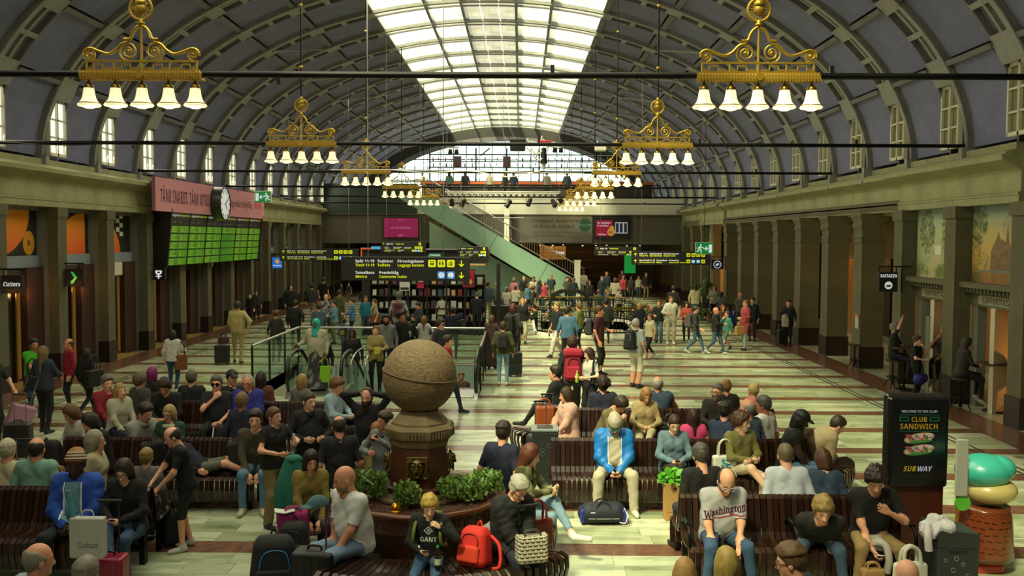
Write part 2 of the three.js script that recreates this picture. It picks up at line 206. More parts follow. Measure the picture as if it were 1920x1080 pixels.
{ // left wall: pillars and shop bays
  const c = (k) => Zr(k) + 0.95, artM = artTex.map((t) => printMat(t)); const fascia = std(0x7f8a90, 0.6), doorDark = std(0x14110d, 0.25), warm = glow(0xffb045, 0.14), lamps = std(0x2c2016, 0.5);
  const pil = [uvm(bx(-0.27, 0.0, 0.62, 4.46, -0.24, 0.24), 0.5), uvm(merge([bx(-0.3, 0.035, 4.2, 4.46, -0.275, 0.275), bx(-0.28, 0.015, 4.14, 4.2, -0.25, 0.25)]), 0.5), uvm(bx(-0.3, 0.02, 0, 0.62, -0.265, 0.265), 0.5), uvm(bx(-0.6, -0.27, 0, 4.46, -0.22, 0.22), 0.5)];
  for (let k = -5; k <= 16; k++) {
    const p = structGroup('wall_left_pillar'), z = -c(k); p.position.set(-12.1, 0, z);
    mesh('shaft', pil[0], MAT.stone, p); mesh('capital', pil[1], MAT.stone, p); mesh('plinth', pil[2], MAT.plinth, p); mesh('reveal', pil[3], MAT.jamb, p);
    const b = structGroup('door_' + (k + 6)), z0 = z - 0.24, z1 = z - BAY + 0.24, a = (k + 11) % 3; // bay beyond this pillar
    mesh('art_panel', T(new THREE.PlaneGeometry(BAY - 0.5, 1.2), -12.66, 3.8, (z0 + z1) / 2, 0, PI / 2), artM[k === 0 ? 0 : k === 1 ? 1 : k === 2 ? 2 : (k + 30) % 3], b);
    mesh('fascia', bx(-12.72, -12.6, 2.9, 3.2, z1, z0), fascia, b); mesh('frame_top', bx(-12.72, -12.58, 4.36, 4.46, z1, z0), MAT.jamb, b);
    mesh('door_leaf', bx(-12.72, -12.64, 0, 2.5, z1 + 1.25, z0 - 0.1), doorDark, b); mesh('brick_pier', uvm(bx(-12.72, -12.5, 0, 2.9, z1, z1 + 0.85), 0.5), MAT.brick, b);
    mesh('brick_pier', uvm(bx(-12.72, -12.56, 2.5, 2.9, z1 + 0.85, z0), 0.5), k % 3 === 2 ? MAT.cream : lamps, b);
    mesh('lit_strip', bx(-12.66, -12.6, 0.1, 2.45, z1 + 1.0, z1 + 1.08), warm, b); mesh('door_frame', [bx(-12.7, -12.58, 0, 2.5, z1 + 1.2, z1 + 1.27), bx(-12.7, -12.58, 0, 2.5, z1 + 1.85, z1 + 1.9), bx(-12.7, -12.58, 2.44, 2.5, z1 + 0.9, z0)], MAT.brass, b); mesh('sill', bx(-12.7, -12.1, 0, 0.025, z1 + 0.9, z0), std(0x9a7a3c, 0.4), b);
  }
  daylightInDoor();
  function daylightInDoor() { for (const k of [-1, 0, 1]) { const l = new THREE.PointLight(0xffb560, 0.6, 0, 2); l.position.set(-12.3, 2.2, -c(k) - 1.8); l.name = 'shop_lamp_light'; scene.add(l); } }
}
{ // right side: columns, piers with murals, cafe
  const X = 9.8, col = (k) => Zr(k) + 0.62; const muralZone = (k) => k === -1 || k === 0 || k === 1 || k === 9 || k === 10;
  const prof = (w, y) => bx(X, X + w, ...y, -w / 2, w / 2);
  const shaft = uvm(bx(0, 0.66, 0.62, 3.62, -0.33, 0.33), 0.5), base = uvm(merge([bx(-0.03, 0.69, 0, 0.62, -0.36, 0.36)]), 0.5);
  const capP = [[0.33, 3.6], [0.37, 3.62], [0.37, 3.66], [0.34, 3.68], [0.34, 3.74], [0.36, 3.76], [0.36, 3.8], [0.33, 3.84], [0.33, 3.98], [0.37, 4.05], [0.38, 4.12], [0.35, 4.2], [0.38, 4.3], [0.42, 4.36], [0.42, 4.46]];
  const capG = (() => { const g = new THREE.LatheGeometry(capP.map((p) => new THREE.Vector2(p[0] * Math.SQRT2, p[1])), 4).rotateY(PI / 4).translate(0.33, 0, 0).toNonIndexed(); g.computeVertexNormals(); return uvm(g, 0.5); })();
  const pier = uvm(bx(-0.02, 0.36, 0.62, 4.2, -0.27, 0.27), 0.5), pierCap = uvm(bx(-0.06, 0.38, 4.2, 4.47, -0.31, 0.31), 0.5), pierBase = uvm(bx(-0.05, 0.55, 0, 0.62, -0.3, 0.3), 0.5);
  for (let k = -5; k <= 16; k++) {
    const z = -col(k), g = structGroup(muralZone(k) ? 'wall_right_pier' : 'wall_right_column'); g.position.set(X, 0, z);
    if (muralZone(k)) { mesh('shaft', pier, MAT.stone, g); mesh('capital', pierCap, MAT.stone, g); mesh('plinth', pierBase, MAT.plinth, g); } else { mesh('shaft', shaft, MAT.stone, g); mesh('capital', capG, MAT.stone, g); mesh('plinth', base, MAT.plinth, g); }
  }
  const blur = (g, n, f) => { for (let i = 0; i < n; i++) f(); };
  const mural = (n) => canvasTex(256, 224, (g, w, h) => {
    const sk = g.createLinearGradient(0, 0, 0, h); (n ? ['#7f97a0', '#b8ab72', '#c9a454', '#b58a4a'] : ['#8aa0a0', '#b7b88c', '#a9b088', '#8f9a62']).forEach((c, i) => sk.addColorStop(i / 3, c)); g.fillStyle = sk; g.fillRect(0, 0, w, h);
    const blot = (x, y, r, c, m = 60, sy = 1) => { for (let i = 0; i < m; i++) { g.globalAlpha = 0.35; g.fillStyle = c[(rnd() * c.length) | 0]; const a = rnd() * 7, q = Math.sqrt(rnd()) * r; g.beginPath(); g.ellipse(x + Math.cos(a) * q, y + Math.sin(a) * q * sy, r * 0.16, r * 0.12, rnd() * 3, 0, 7); g.fill(); } g.globalAlpha = 1; };
    const gr = ['#4c5c34', '#5f6e42', '#3d4a30', '#72804f'];
    if (n) { blot(190, 60, 60, ['#a79a78', '#8f8a78'], 60, 0.5); blot(30, 50, 42, gr, 160, 1.5); blot(22, 130, 24, ['#5a4a2a', '#4a4a2a'], 60, 2.2); blot(250, 110, 24, gr, 60, 2); g.fillStyle = '#7c6248'; g.beginPath(); g.moveTo(88, 190); g.lineTo(92, 130); g.lineTo(118, 92); g.lineTo(124, 72); g.lineTo(132, 96); g.lineTo(158, 104); g.lineTo(166, 50); g.lineTo(174, 104); g.lineTo(200, 150); g.lineTo(206, 190); g.fill(); blot(146, 150, 46, ['#6a543e', '#8c7052', '#755d45'], 90, 0.8); g.fillStyle = '#5f7f88'; g.fillRect(40, 186, 190, 10); blot(60, 160, 26, ['#5f6a70', '#6d7468'], 40); g.fillStyle = '#a0713c'; g.fillRect(0, 196, w, 28); blot(128, 212, 120, ['#96683a', '#7d6a3a', '#b08046'], 80, 0.1); blot(14, 200, 30, gr, 60); } else { blot(64, 70, 44, gr, 220, 1.7); blot(196, 80, 46, gr, 220, 1.8); blot(130, 150, 34, ['#8f9a7a', '#a4a888'], 50, 0.6); g.fillStyle = '#b9b083'; g.beginPath(); g.moveTo(100, 150); g.lineTo(160, 150); g.lineTo(110, 224); g.lineTo(20, 224); g.fill(); blot(190, 200, 70, ['#6c7a3e', '#7f8a46', '#5c6c36'], 160, 0.3); blot(40, 200, 40, ['#7d8a58', '#6a7844'], 60, 0.5); g.fillStyle = '#d8d6bc'; g.fillRect(112, 118, 36, 30); }
    blur(g, 500, () => { g.globalAlpha = 0.12; g.fillStyle = rnd() < 0.5 ? '#d8cf9c' : '#54604a'; g.fillRect(rnd() * w, rnd() * h, 3 + rnd() * 8, 1 + rnd() * 3); }); g.globalAlpha = 1;
  });
  const mm = [0, 1].map((n) => printMat(mural(n), 0.8)), lettering = std(0x2a2620, 0.5);
  const caf = canvasTex(512, 64, (g, w, h) => { g.fillStyle = '#8f8a72'; g.fillRect(0, 0, w, h); g.fillStyle = '#241f18'; g.font = 'bold 58px sans-serif'; g.textAlign = 'center'; g.fillText('CAFFERITAZZA', w / 2, 54, 500); });
  const cafM = printMat(caf);
  for (const k of [-2, -1, 0, 9]) {
    const z0 = -col(k) - 0.27, z1 = -col(k + 1) + 0.27, zc = (z0 + z1) / 2, L = z0 - z1, g = structGroup('wall_right_bay');
    mesh('mural_ground', bx(X + 0.36, X + 0.5, 2.25, 4.47, z1, z0), MAT.stone, g); mesh('mural', T(new THREE.PlaneGeometry(L - 0.06, 1.68), X + 0.352, 3.62, zc, 0, -PI / 2), mm[(k + 2) % 2 ? 1 : 0], g);
    mesh('shelf', bx(X + 0.08, X + 0.4, 2.66, 2.78, z1, z0), MAT.stone, g); for (let d = 0; d < L - 0.05; d += 0.16) mesh('dentil', bx(X + 0.16, X + 0.36, 2.56, 2.66, z1 + d + 0.03, z1 + d + 0.11), MAT.stone, g);
    mesh('shop_lettering', T(new THREE.PlaneGeometry(L * 0.7, 0.2), X + 0.355, 2.4, zc, 0, -PI / 2), cafM, g);
    mesh('splayed_panel', box(1.7, 2.25, 0.1, X + 1.0, 1.125, z1 + 0.75, 0, 0.55), MAT.cream, g); mesh('door_reveal', bx(X + 0.4, X + 0.6, 0, 2.25, z1, z1 + 0.28), MAT.jamb, g);
  }
  // shop fronts along the aisle, with warm lamps
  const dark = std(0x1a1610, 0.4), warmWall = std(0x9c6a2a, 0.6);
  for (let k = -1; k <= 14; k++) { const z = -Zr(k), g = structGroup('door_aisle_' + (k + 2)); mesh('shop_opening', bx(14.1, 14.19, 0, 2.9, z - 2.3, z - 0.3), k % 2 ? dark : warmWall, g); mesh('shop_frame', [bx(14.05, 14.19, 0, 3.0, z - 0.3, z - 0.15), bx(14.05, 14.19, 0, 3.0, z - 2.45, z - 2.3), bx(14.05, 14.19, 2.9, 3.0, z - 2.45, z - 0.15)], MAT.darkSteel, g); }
  for (const z of [22, 26.5, 29.5, 32.5, 36, 40, 46]) {
    const g = thing('wall_lantern', 'bell-shaped white glass wall lantern in the right-hand aisle behind the columns', 'lamp', [12.0, 3.55, -z], 0, 'wall lanterns in the right-hand aisle');
    mesh('shade', lathe([[0.05, 0.12], [0.07, 0.05], [0.1, -0.05], [0.17, -0.14], [0.16, -0.16]], 16), MAT.bell, g); mesh('bracket', [tube([[0.0, 0.12, 0], [0, 0.4, 0], [0.2, 0.5, 0], [0.4, 0.3, 0]], 0.02), bar([0, 0.3, 0], [0, 0.95, 0], 0.012)], MAT.blackMetal, g);
    const l = new THREE.PointLight(0xffc070, 2.2, 0, 2); l.position.set(12.0, 3.3, -z); l.shadow.radius = 3; l.name = 'lantern_light'; scene.add(l);
  }
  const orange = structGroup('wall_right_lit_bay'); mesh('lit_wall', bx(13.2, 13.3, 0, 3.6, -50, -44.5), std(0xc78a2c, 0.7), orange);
  { const l = new THREE.PointLight(0xffa030, 16, 0, 2); l.position.set(12.2, 3.0, -47); l.name = 'shop_lamp_light'; scene.add(l); }
}
// ================= far end: window, gallery, stairs =================
{
  const fasciaD = std(0x35322c, 0.7), billboard = std(0x57544b, 0.7);
  struct('wall_end', uvm(arcSolid(0, 180, -0.75, 0.9, 0.3, 48), 0.5), std(0x3a3936, 0.8), 0, 0, -ZEND); struct('trim_arch', uvm(arcSolid(0, 180, -0.95, -0.6, 0.16, 48), 0.5), MAT.coffer, 0, 0, -ZEND + 0.28);
  struct('wall_end_low', bx(-13.3, 14.6, -0.3, 6.1, -83.3, -83), MAT.stone); struct('wall_end_side', [bx(-13.3, -12.7, -0.3, 6.1, -83, -ZEND), bx(14.2, 14.6, -0.3, 6.1, -83, -ZEND)], MAT.stone);
  const w = structGroup('window_end'), bars = [];
  const ins = (x) => Y0 + (BY - 0.75) * Math.sqrt(Math.max(0, 1 - ((x - CX) / (AX - 0.75)) ** 2));
  for (let x = CX - 9.6; x <= CX + 9.7; x += 0.96) { const top = ins(x); if (top > 6.3) { mesh('mullion', bx(x - 0.03, x + 0.03, 6.05, top + 0.1, -ZEND - 0.04, -ZEND + 0.06), MAT.blackMetal, w); const t2 = Math.min(ins(x + 0.93), ins(x + 0.03)); if (x < CX + 9 && t2 > 6.2) for (const [a, b] of [[6.05, 7.9], [7.95, 9.5], [9.55, t2]]) if (Math.min(b, t2) > a) mesh('pane', bx(x + 0.03, x + 0.93, a, Math.min(b, t2), -ZEND - 0.01, -ZEND), MAT.glass, w); } }
  for (const y of [7.92, 9.52]) { const hw = (AX - 0.75) * Math.sqrt(1 - ((y - Y0) / (BY - 0.75)) ** 2); mesh('transom', bx(CX - hw, CX + hw, y - 0.035, y + 0.035, -ZEND - 0.04, -ZEND + 0.06), MAT.blackMetal, w); }
  // pale building across the street
  const b = thing('office_building', 'pale office building seen through the great end window', 'building', [-4, 0, -112]); mesh('facade', bx(-30, 34, -4, 13.2, -8, 0), std(0xdfe3e6, 0.8), b);
  for (let i = 0; i < 5; i++) mesh('ledge', bx(-30, 34, 6.2 + i * 1.45, 6.34 + i * 1.45, 0, 0.3), std(0xb9c2c8, 0.8), b);
  // gallery deck
  struct('floor_gallery', bx(-12.2, 9.9, 5.17, 6.15, -83, -58.2), MAT.white); struct('trim_soffit', bx(-12.2, 9.9, 5.1, 5.17, -83, -58), std(0x4a463d, 0.7)); struct('floor_gallery_end', bx(-13.3, 14.6, 6.1, 6.2, -83.3, -ZEND), fasciaD);
  struct('wall_gallery_left', uvm(bx(-12.2, -6.3, 5.1, 7.0, -58.6, -58.1), 0.5), std(0x27332c, 0.7));
  const rail = thing('gallery_railing', 'black baluster railing along the edge of the far gallery', 'railing', [0, 6.15, -58.4]);
  mesh('top_rail', bx(-6.2, 8.6, 0.78, 0.84, -0.03, 0.03), MAT.blackMetal, rail); mesh('bottom_rail', bx(-6.2, 8.6, 0.08, 0.11, -0.02, 0.02), MAT.blackMetal, rail); for (let x = -6.2; x < 8.6; x += 0.16) mesh('baluster', bx(x - 0.012, x + 0.012, 0, 0.8, -0.012, 0.012), MAT.blackMetal, rail);
  const counter = thing('bar_counter', 'long terracotta-fronted bar counter on the far gallery', 'counter', [0, 6.15, -61]); mesh('front', bx(-6.3, 8.4, 0, 1.0, -0.6, 0), fasciaD, counter); mesh('counter_top', bx(-6.4, 8.5, 1.0, 1.16, -0.7, 0.15), std(0xa8562c, 0.5), counter);
  const rack = thing('bottle_rack', 'black hanging steel rack of bottles over the far gallery bar', 'rack', [0, 6.15, -62]); const rp = [];
  for (const x of [-5.9, -2.9, -0.9, 1.2, 4.9, 6.2]) rp.push(bx(x - 0.05, x + 0.05, 1.0, 3.4, -0.05, 0.05)); mesh('posts', rp, MAT.blackMetal, rack);
  for (const y of [2.12, 2.5, 2.95]) mesh('rack_shelf', bx(-5.95, 6.3, y, y + 0.05, -0.2, 0.2), MAT.blackMetal, rack); for (const x of [-4.1, -0.9, 5.9]) mesh('speaker_box', bx(x - 0.25, x + 0.25, 2.17, 2.85, -0.1, 0.25), std(0x2a1512, 0.6), rack); mesh('ridge_truss', [bar([-2.0, 3.4, 0], [-2.6, 2.9, 0], 0.05), bar([1.2, 3.6, 0], [1.2, 2.9, 0], 0.06)], MAT.blackMetal, rack);
  const bg = [lathe([[0, 0], [0.04, 0], [0.04, 0.2], [0.015, 0.26], [0.015, 0.33], [0, 0.33]], 8), lathe([[0, 0], [0.03, 0], [0.005, 0.02], [0.005, 0.1], [0.04, 0.14], [0.045, 0.24], [0, 0.25]], 8), lathe([[0, 0], [0.05, 0], [0.05, 0.18], [0.02, 0.24], [0.02, 0.3], [0, 0.3]], 8)];
  const bm = [std(0x2e3a30, 0.2), std(0xc8ccc6, 0.15), std(0x4a3a22, 0.2), std(0x6a7a74, 0.2)]; let bi = 0;
  for (const y of [8.32, 8.7]) for (let x = -5.7; x < 5.6; x += 0.42) { const m = mesh(numbered(bi % 3 === 1 ? 'wine_glass' : 'bottle'), bg[bi % 3], bm[(bi * 7 + (y > 8.5 ? 1 : 0)) % 4], scene, x + rr(-0.06, 0.06), y, -62); if (bi % 3 === 1) tag(m, 'stemmed wine glass standing on the hanging rack over the gallery bar', 'glass', 'wine glasses on the gallery rack'); else tag(m, 'bottle standing on the hanging rack over the gallery bar', 'bottle', 'bottles on the gallery rack'); bi++; }
  for (const px of [822, 860, 899, 936, 977, 1017, 1130, 1170]) { const p = atZ(px, 331, 60); const g = thing('pendant_bulb', 'bare filament bulb on a cord over the far gallery bar', 'light bulb', [p.x, p.y, p.z], 0, 'bare bulbs over the gallery bar'); mesh('bulb', sph(0.07, 0, 0, 0, 1, 1.3, 1, 10), MAT.bell, g); mesh('cord', bar([0, 0.08, 0], [0, 0.8, 0], 0.008), MAT.black, g); const l = new THREE.PointLight(0xffb060, 0.8, 0, 2); l.position.copy(p); l.position.y -= 0.15; l.name = 'bulb_light'; scene.add(l); }
  // billboard wall below the gallery
  const bb = (x0, x1, draw, name, label) => { const c = canvasTex(1024, Math.round(1024 * 1.7 / (x1 - x0)), draw), g = thing(name, label, 'billboard', [(x0 + x1) / 2, 4.3, -58.1]); mesh('board', box(x1 - x0, 1.72, 0.12), billboard, g); mesh('print', T(new THREE.PlaneGeometry(x1 - x0, 1.7), 0, 0, 0.065), printMat(c), g); };
  bb(-6.0, -1.0, (g, w, h) => { g.fillStyle = '#54504a'; g.fillRect(0, 0, w, h); g.fillStyle = '#232420'; g.font = 'bold 58px sans-serif'; g.fillText('Arlanda Airport', 40, 90); g.fillText('Prices from 145 kr', 40, 160); g.font = '34px sans-serif'; g.fillText('Travel 18 min non-stop to the airport', 40, 230); g.fillText('Tickets in the app or on board.', 40, 275); }, 'advert_billboard', 'dim grey airport train billboard behind the left part of the stairs');
  bb(-0.4, 4.4, (g, w, h) => { g.fillStyle = '#615e56'; g.fillRect(0, 0, w, h); g.fillStyle = '#262722'; g.font = 'bold 62px sans-serif'; g.fillText('Frequent departures', 250, 100); g.fillText('to Arlanda Airport', 250, 172); g.font = '36px sans-serif'; g.fillText('Buses depart from the bus terminal,', 250, 240); g.fillText('above. Trains from here.', 250, 285); g.fillStyle = '#1d4a3c'; g.beginPath(); g.arc(930, 130, 84, 0, 7); g.fill(); g.fillStyle = '#5f8a7a'; g.font = 'bold 40px sans-serif'; g.fillText('from 119', 850, 145, 160); }, 'advert_billboard', 'grey airport departures billboard with a dark green disc beside the right screen');
  struct('wall_soffit', [bx(-12.2, 9.9, 3.36, 5.17, -58.6, -58.18)], std(0x5d584e, 0.8));
  const scr = (px0, py0, px1, py1, Z, draw, label, k = 0.6) => { const a = atZ(px0, py0, Z), b = atZ(px1, py1, Z), W = b.x - a.x, H = a.y - b.y, g = thing('wall_screen', label, 'screen', [(a.x + b.x) / 2, (a.y + b.y) / 2, -Z]); mesh('casing', rbox(W + 0.12, H + 0.12, 0.12, 0.02), MAT.black, g); mesh('display', T(new THREE.PlaneGeometry(W, H), 0, 0, 0.065), screenMat(canvasTex(512, Math.round(512 * H / W), draw), k), g); const l = new THREE.RectAreaLight(0xc04080, 0.5, W, H); l.position.set((a.x + b.x) / 2, (a.y + b.y) / 2, -Z + 0.12); l.lookAt((a.x + b.x) / 2, (a.y + b.y) / 2, 0); l.name = 'screen_light'; scene.add(l); };
  scr(720, 409, 784, 445, 57.9, (g, w, h) => { g.fillStyle = '#b0105a'; g.fillRect(0, 0, w, h); g.strokeStyle = '#e884b0'; g.lineWidth = 8; g.beginPath(); g.arc(w / 2, 62, 42, PI * 1.12, PI * 1.88); g.stroke(); g.fillStyle = '#f0a8c8'; g.font = '44px sans-serif'; g.textAlign = 'center'; g.fillText('HA EN FIN DAG.', w / 2, h * 0.56, 340); g.font = 'bold 34px sans-serif'; g.fillText('nelli.', w / 2, h - 18); }, 'magenta advertising screen on the wall left of the stairs');
  scr(1116, 409, 1179, 447, 57.9, (g, w, h) => { g.fillStyle = '#15100f'; g.fillRect(0, 0, w, h); g.fillStyle = '#b80f3c'; g.fillRect(10, 30, 250, h - 60); g.fillStyle = '#d4d6d8'; g.fillRect(300, 60, 190, 170); g.fillStyle = '#2a3038'; for (const x of [312, 372, 436]) g.fillRect(x, 76, 44, 140); g.fillStyle = '#efb03a'; g.beginPath(); g.arc(240, 210, 58, 0, 7); g.fill(); g.beginPath(); g.arc(252, 150, 34, 0, 7); g.fill(); g.fillStyle = '#b01238'; g.font = 'bold 54px sans-serif'; g.fillText('49:', 200, 232); g.fillStyle = '#fff'; g.font = 'bold 38px sans-serif'; g.fillText('Nu dubbler', 30, 84); g.fillText('vi surfen!', 30, 126); g.fillText('• hallon', 28, h - 46); }, 'advertising screen in red and black with a yellow price disc, above the right-hand shops');
  // stairs up to the gallery
  const st = thing('staircase', 'wide staircase with a pale green side panel rising to the far gallery', 'staircase', [0, 0, -56]); const g0 = std(0x7fa08c, 0.45);
  mesh('side_panel', T(ext([[-7.4, 6.2], [-5.4, 6.2], [3.75, 1.0], [3.75, 0], [3.0, 0]], 0.12), 0, 0, 0), g0, st); mesh('side_panel', T(ext([[-7.4, 6.2], [-5.4, 6.2], [3.75, 1.0], [3.75, 0], [3.0, 0]], 0.12), 0, 0, -2.2), g0, st);
  for (const x of [-4.6, -1.6, 1.4]) { const yt = 6.2 - (x + 5.4) * 0.568; mesh('panel_joint', T(box(0.02, 1.25, 0.02, x, yt - 0.56, 0.125, 0, 0, -0.52)), std(0x55705f, 0.6), st); }
  for (let i = 0; i < 36; i++) mesh('step', bx(3.7 - i * 0.26, 3.98 - i * 0.26, Math.max(0, i * 0.17 - 0.05), i * 0.17 + 0.13, -2.1, 0), MAT.stone, st);
  for (const z of [0.06, -2.1]) { const q = 0.568, y = (x) => 6.2 - (x + 5.4) * q; mesh('handrail', [bar([-5.4, y(-5.4) + 0.95, z], [3.8, y(3.8) + 0.95, z], 0.035), bar([-5.4, y(-5.4) + 0.2, z], [3.8, y(3.8) + 0.2, z], 0.02)], MAT.steel, st); if (z > 0) for (let x = -5.3; x <= 3.8; x += 0.15) mesh('baluster', bar([x, y(x) + 0.18, z], [x, y(x) + 0.95, z], 0.012, 4), MAT.steel, st); }
  mesh('landing_rail', [bar([-1.6, 4.9, 0.1], [0.2, 4.9, 0.1], 0.03), bar([-1.6, 4.0, 0.1], [-1.6, 4.9, 0.1], 0.03)], MAT.steel, st);
  struct('wall_under_stairs', ext([[-5.5, 0], [2.9, 0], [-5.5, 4.7]], 0.1), g0, 0, 0, -57.6);
  for (const [px, y0, y1, Z, r] of [[950, 3.36, 6.1, 57.4, 0.16], [1083, 0, 2.45, 55.6, 0.17]]) { const p = atZ(px, 440, Z); const g = thing('white_post', y0 > 1 ? 'square white post between the billboards under the far gallery' : 'white post at the foot of the green staircase', 'post', [p.x, 0, -Z]); mesh('shaft', bx(-r, r, y0, y1, -r, r), MAT.white, g); mesh('collar', bx(-r - 0.03, r + 0.03, y1 - 0.08, y1, -r - 0.03, r + 0.03), MAT.white, g); }
  for (let i = 0; i < 14; i++) { const x = -4.5 + i * 0.95 + rr(-0.2, 0.2), g = thing('downlight', 'small warm downlight under the gallery over the far shops', 'lamp', [x, 3.3, -60 - (i % 3) * 3], 0, 'downlights over the far shops'); mesh('drop_rod', bar([0, 0.05, 0], [0, 1.82, 0], 0.012, 4), MAT.blackMetal, g); mesh('ring', cyl(0.08, 0.08, 0.1, 0, 0.03, 0, 10), MAT.blackMetal, g); mesh('lens', sph(0.06, 0, -0.02, 0, 1, 0.6, 1, 8), MAT.bell, g); const l = new THREE.PointLight(0xffbf70, 2.4, 0, 2); l.position.set(x, 3.15, g.position.z); l.name = 'downlight_light'; scene.add(l); }
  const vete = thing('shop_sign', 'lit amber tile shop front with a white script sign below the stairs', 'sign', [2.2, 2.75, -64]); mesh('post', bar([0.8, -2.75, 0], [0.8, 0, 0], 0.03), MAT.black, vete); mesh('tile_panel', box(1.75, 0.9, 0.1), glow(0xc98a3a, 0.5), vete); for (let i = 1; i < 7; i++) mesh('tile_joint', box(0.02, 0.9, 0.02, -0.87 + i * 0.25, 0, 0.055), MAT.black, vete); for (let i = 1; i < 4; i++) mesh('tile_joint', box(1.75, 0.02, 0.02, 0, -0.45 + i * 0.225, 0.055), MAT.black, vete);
  mesh('lettering', T(new THREE.PlaneGeometry(0.75, 0.36), 0.45, 0, 0.075), new THREE.MeshStandardMaterial({ color: 0x000000, emissive: 0xffffff, emissiveIntensity: 1.2, alphaTest: 0.5, alphaMap: canvasTex(256, 128, (g, w, h) => { g.fillStyle = '#000'; g.fillRect(0, 0, w, h); g.fillStyle = '#fff'; g.font = 'italic bold 96px serif'; g.textAlign = 'center'; g.fillText('Vete', w / 2, 96); }) }), vete);
  const green = thing('shop_screen', 'bright green screen inside the far right shop', 'screen', [7.4, 2.0, -64]); mesh('display', box(0.75, 1.2, 0.06), glow(0x1fc050, 0.5), green); mesh('stand', bar([0, -2, 0], [0, -0.6, 0], 0.04), MAT.black, green); mesh('frame', [box(0.85, 0.06, 0.1, 0, 0.63, 0), box(0.85, 0.06, 0.1, 0, -0.63, 0), box(0.06, 1.3, 0.1, -0.42, 0, 0), box(0.06, 1.3, 0.1, 0.42, 0, 0)], MAT.black, green);
  const shelves = thing('shop_shelving', 'dark shop shelving glowing amber behind the stairs', 'shelf', [-2, 0, -68]); mesh('back', bx(-8, 10, 0, 3.2, -0.1, 0), std(0x2a1d12, 0.7), shelves); for (let y = 0.5; y < 3; y += 0.55) mesh('shelf_board', bx(-8, 10, y, y + 0.05, 0, 0.4), std(0x4a2e18, 0.6), shelves);
}
// lighting truss over the hall
{
  const t = thing('lighting_truss', 'white lattice stage lighting truss hanging over the far end of the hall', 'truss', [-0.9, 5.75, -50]); const w = 2.9, d = 1.6, r = 0.03;
  for (const z of [0, d]) for (const y of [0, 0.3]) for (const q of [0, 0.3]) mesh('chord', bar([-w, y, z + q], [w, y, z + q], r), MAT.white, t);
  for (const z of [0, d]) for (let x = -w; x < w - 0.2; x += 0.3) { mesh('lattice', [bar([x, 0, z], [x + 0.3, 0.3, z], 0.015, 4), bar([x, 0.3, z + 0.3], [x + 0.3, 0, z + 0.3], 0.015, 4)], MAT.white, t); }
  for (const x of [-w, w]) for (const y of [0, 0.3]) mesh('chord', bar([x, y, 0], [x, y, d + 0.3], r), MAT.white, t); for (const x of [-w, 0, w]) mesh('cable', bar([x, 0.3, d / 2], [x, 5.3, d / 2], 0.012), MAT.steel, t);
  const spot = (name, label, p, ry, s = 1) => { const g = thing(name, label, 'spotlight', p, ry, name === 'spotlight' ? 'black spotlights on the truss' : undefined); mesh('can', T(cyl(0.09 * s, 0.13 * s, 0.42 * s, 0, 0, 0, 12), 0, 0, 0, 0.7), MAT.black, g); mesh('yoke', tube([[-0.15 * s, 0, 0], [-0.14 * s, 0.22 * s, 0], [0.14 * s, 0.22 * s, 0], [0.15 * s, 0, 0]], 0.015), MAT.black, g); };
  [[-3.5, 5.55, -48.6], [-2.9, 5.5, -48.4], [-0.6, 5.45, -48.3], [0.45, 5.55, -48.3], [1.7, 5.5, -48.4], [2.0, 5.7, -48.5]].forEach((p, i) => spot('spotlight', 'black spotlight clamped to the white lighting truss', p, i * 0.9));
  const p = atZ(988, 272, 31); const m = thing('projector_rig', 'black and white projector rig with a red lamp hung from the tie rod', 'projector', [p.x, p.y, p.z]); mesh('projector', rbox(0.5, 0.38, 0.4, 0.04, -0.3, 0, 0), MAT.black, m); mesh('bracket', [tube([[0, 0.2, 0], [0.3, -0.3, 0.1], [0.6, -0.1, 0], [0.9, 0.1, 0]], 0.03), tube([[0, -0.1, 0.2], [0.4, -0.5, 0.1], [0.7, 0, 0], [0.5, 0.2, 0]], 0.025), bar([0.1, 0.1, 0], [1.1, -0.1, 0], 0.04), bar([0.3, -0.4, 0], [0.5, 0.3, 0], 0.03)], MAT.white, m); mesh('red_box', rbox(0.36, 0.1, 0.2, 0.03, 0.6, 0.1, 0), std(0xc02030, 0.5), m); mesh('spot_body', cyl(0.08, 0.12, 0.5, 0.55, -0.35, 0), MAT.black, m); mesh('spot_lens', cyl(0.07, 0.05, 0.2, 0.55, -0.68, 0), std(0xc8b8b0, 0.4), m);
  const q = atZ(1126, 278, 31); const pr = thing('wall_projector', 'small white projector on the tie rod near the right-hand chandelier', 'projector', [q.x, q.y, q.z]); mesh('body', rbox(0.36, 0.18, 0.3, 0.03), MAT.white, pr); mesh('mount', bar([-0.1, 0, 0], [-0.1, 0.25, 0], 0.02), MAT.white, pr);
  for (const [px, py] of [[850, 285], [1046, 282]]) { const c = atZ(px, py, 31); const g = thing('twin_floodlight', px < 900 ? 'pair of small floodlights on the tie rod left of the projector rig' : 'pair of small floodlights on the tie rod right of the projector rig', 'spotlight', [c.x, c.y, c.z]); mesh('bar', box(0.4, 0.05, 0.05, 0, 0.14), MAT.steel, g); for (const s of [-0.1, 0.1]) mesh('head', T(lathe([[0.02, 0.1], [0.06, 0.08], [0.08, -0.06], [0, -0.06]], 10), s, 0, 0, 0.3), MAT.darkSteel, g); }
}
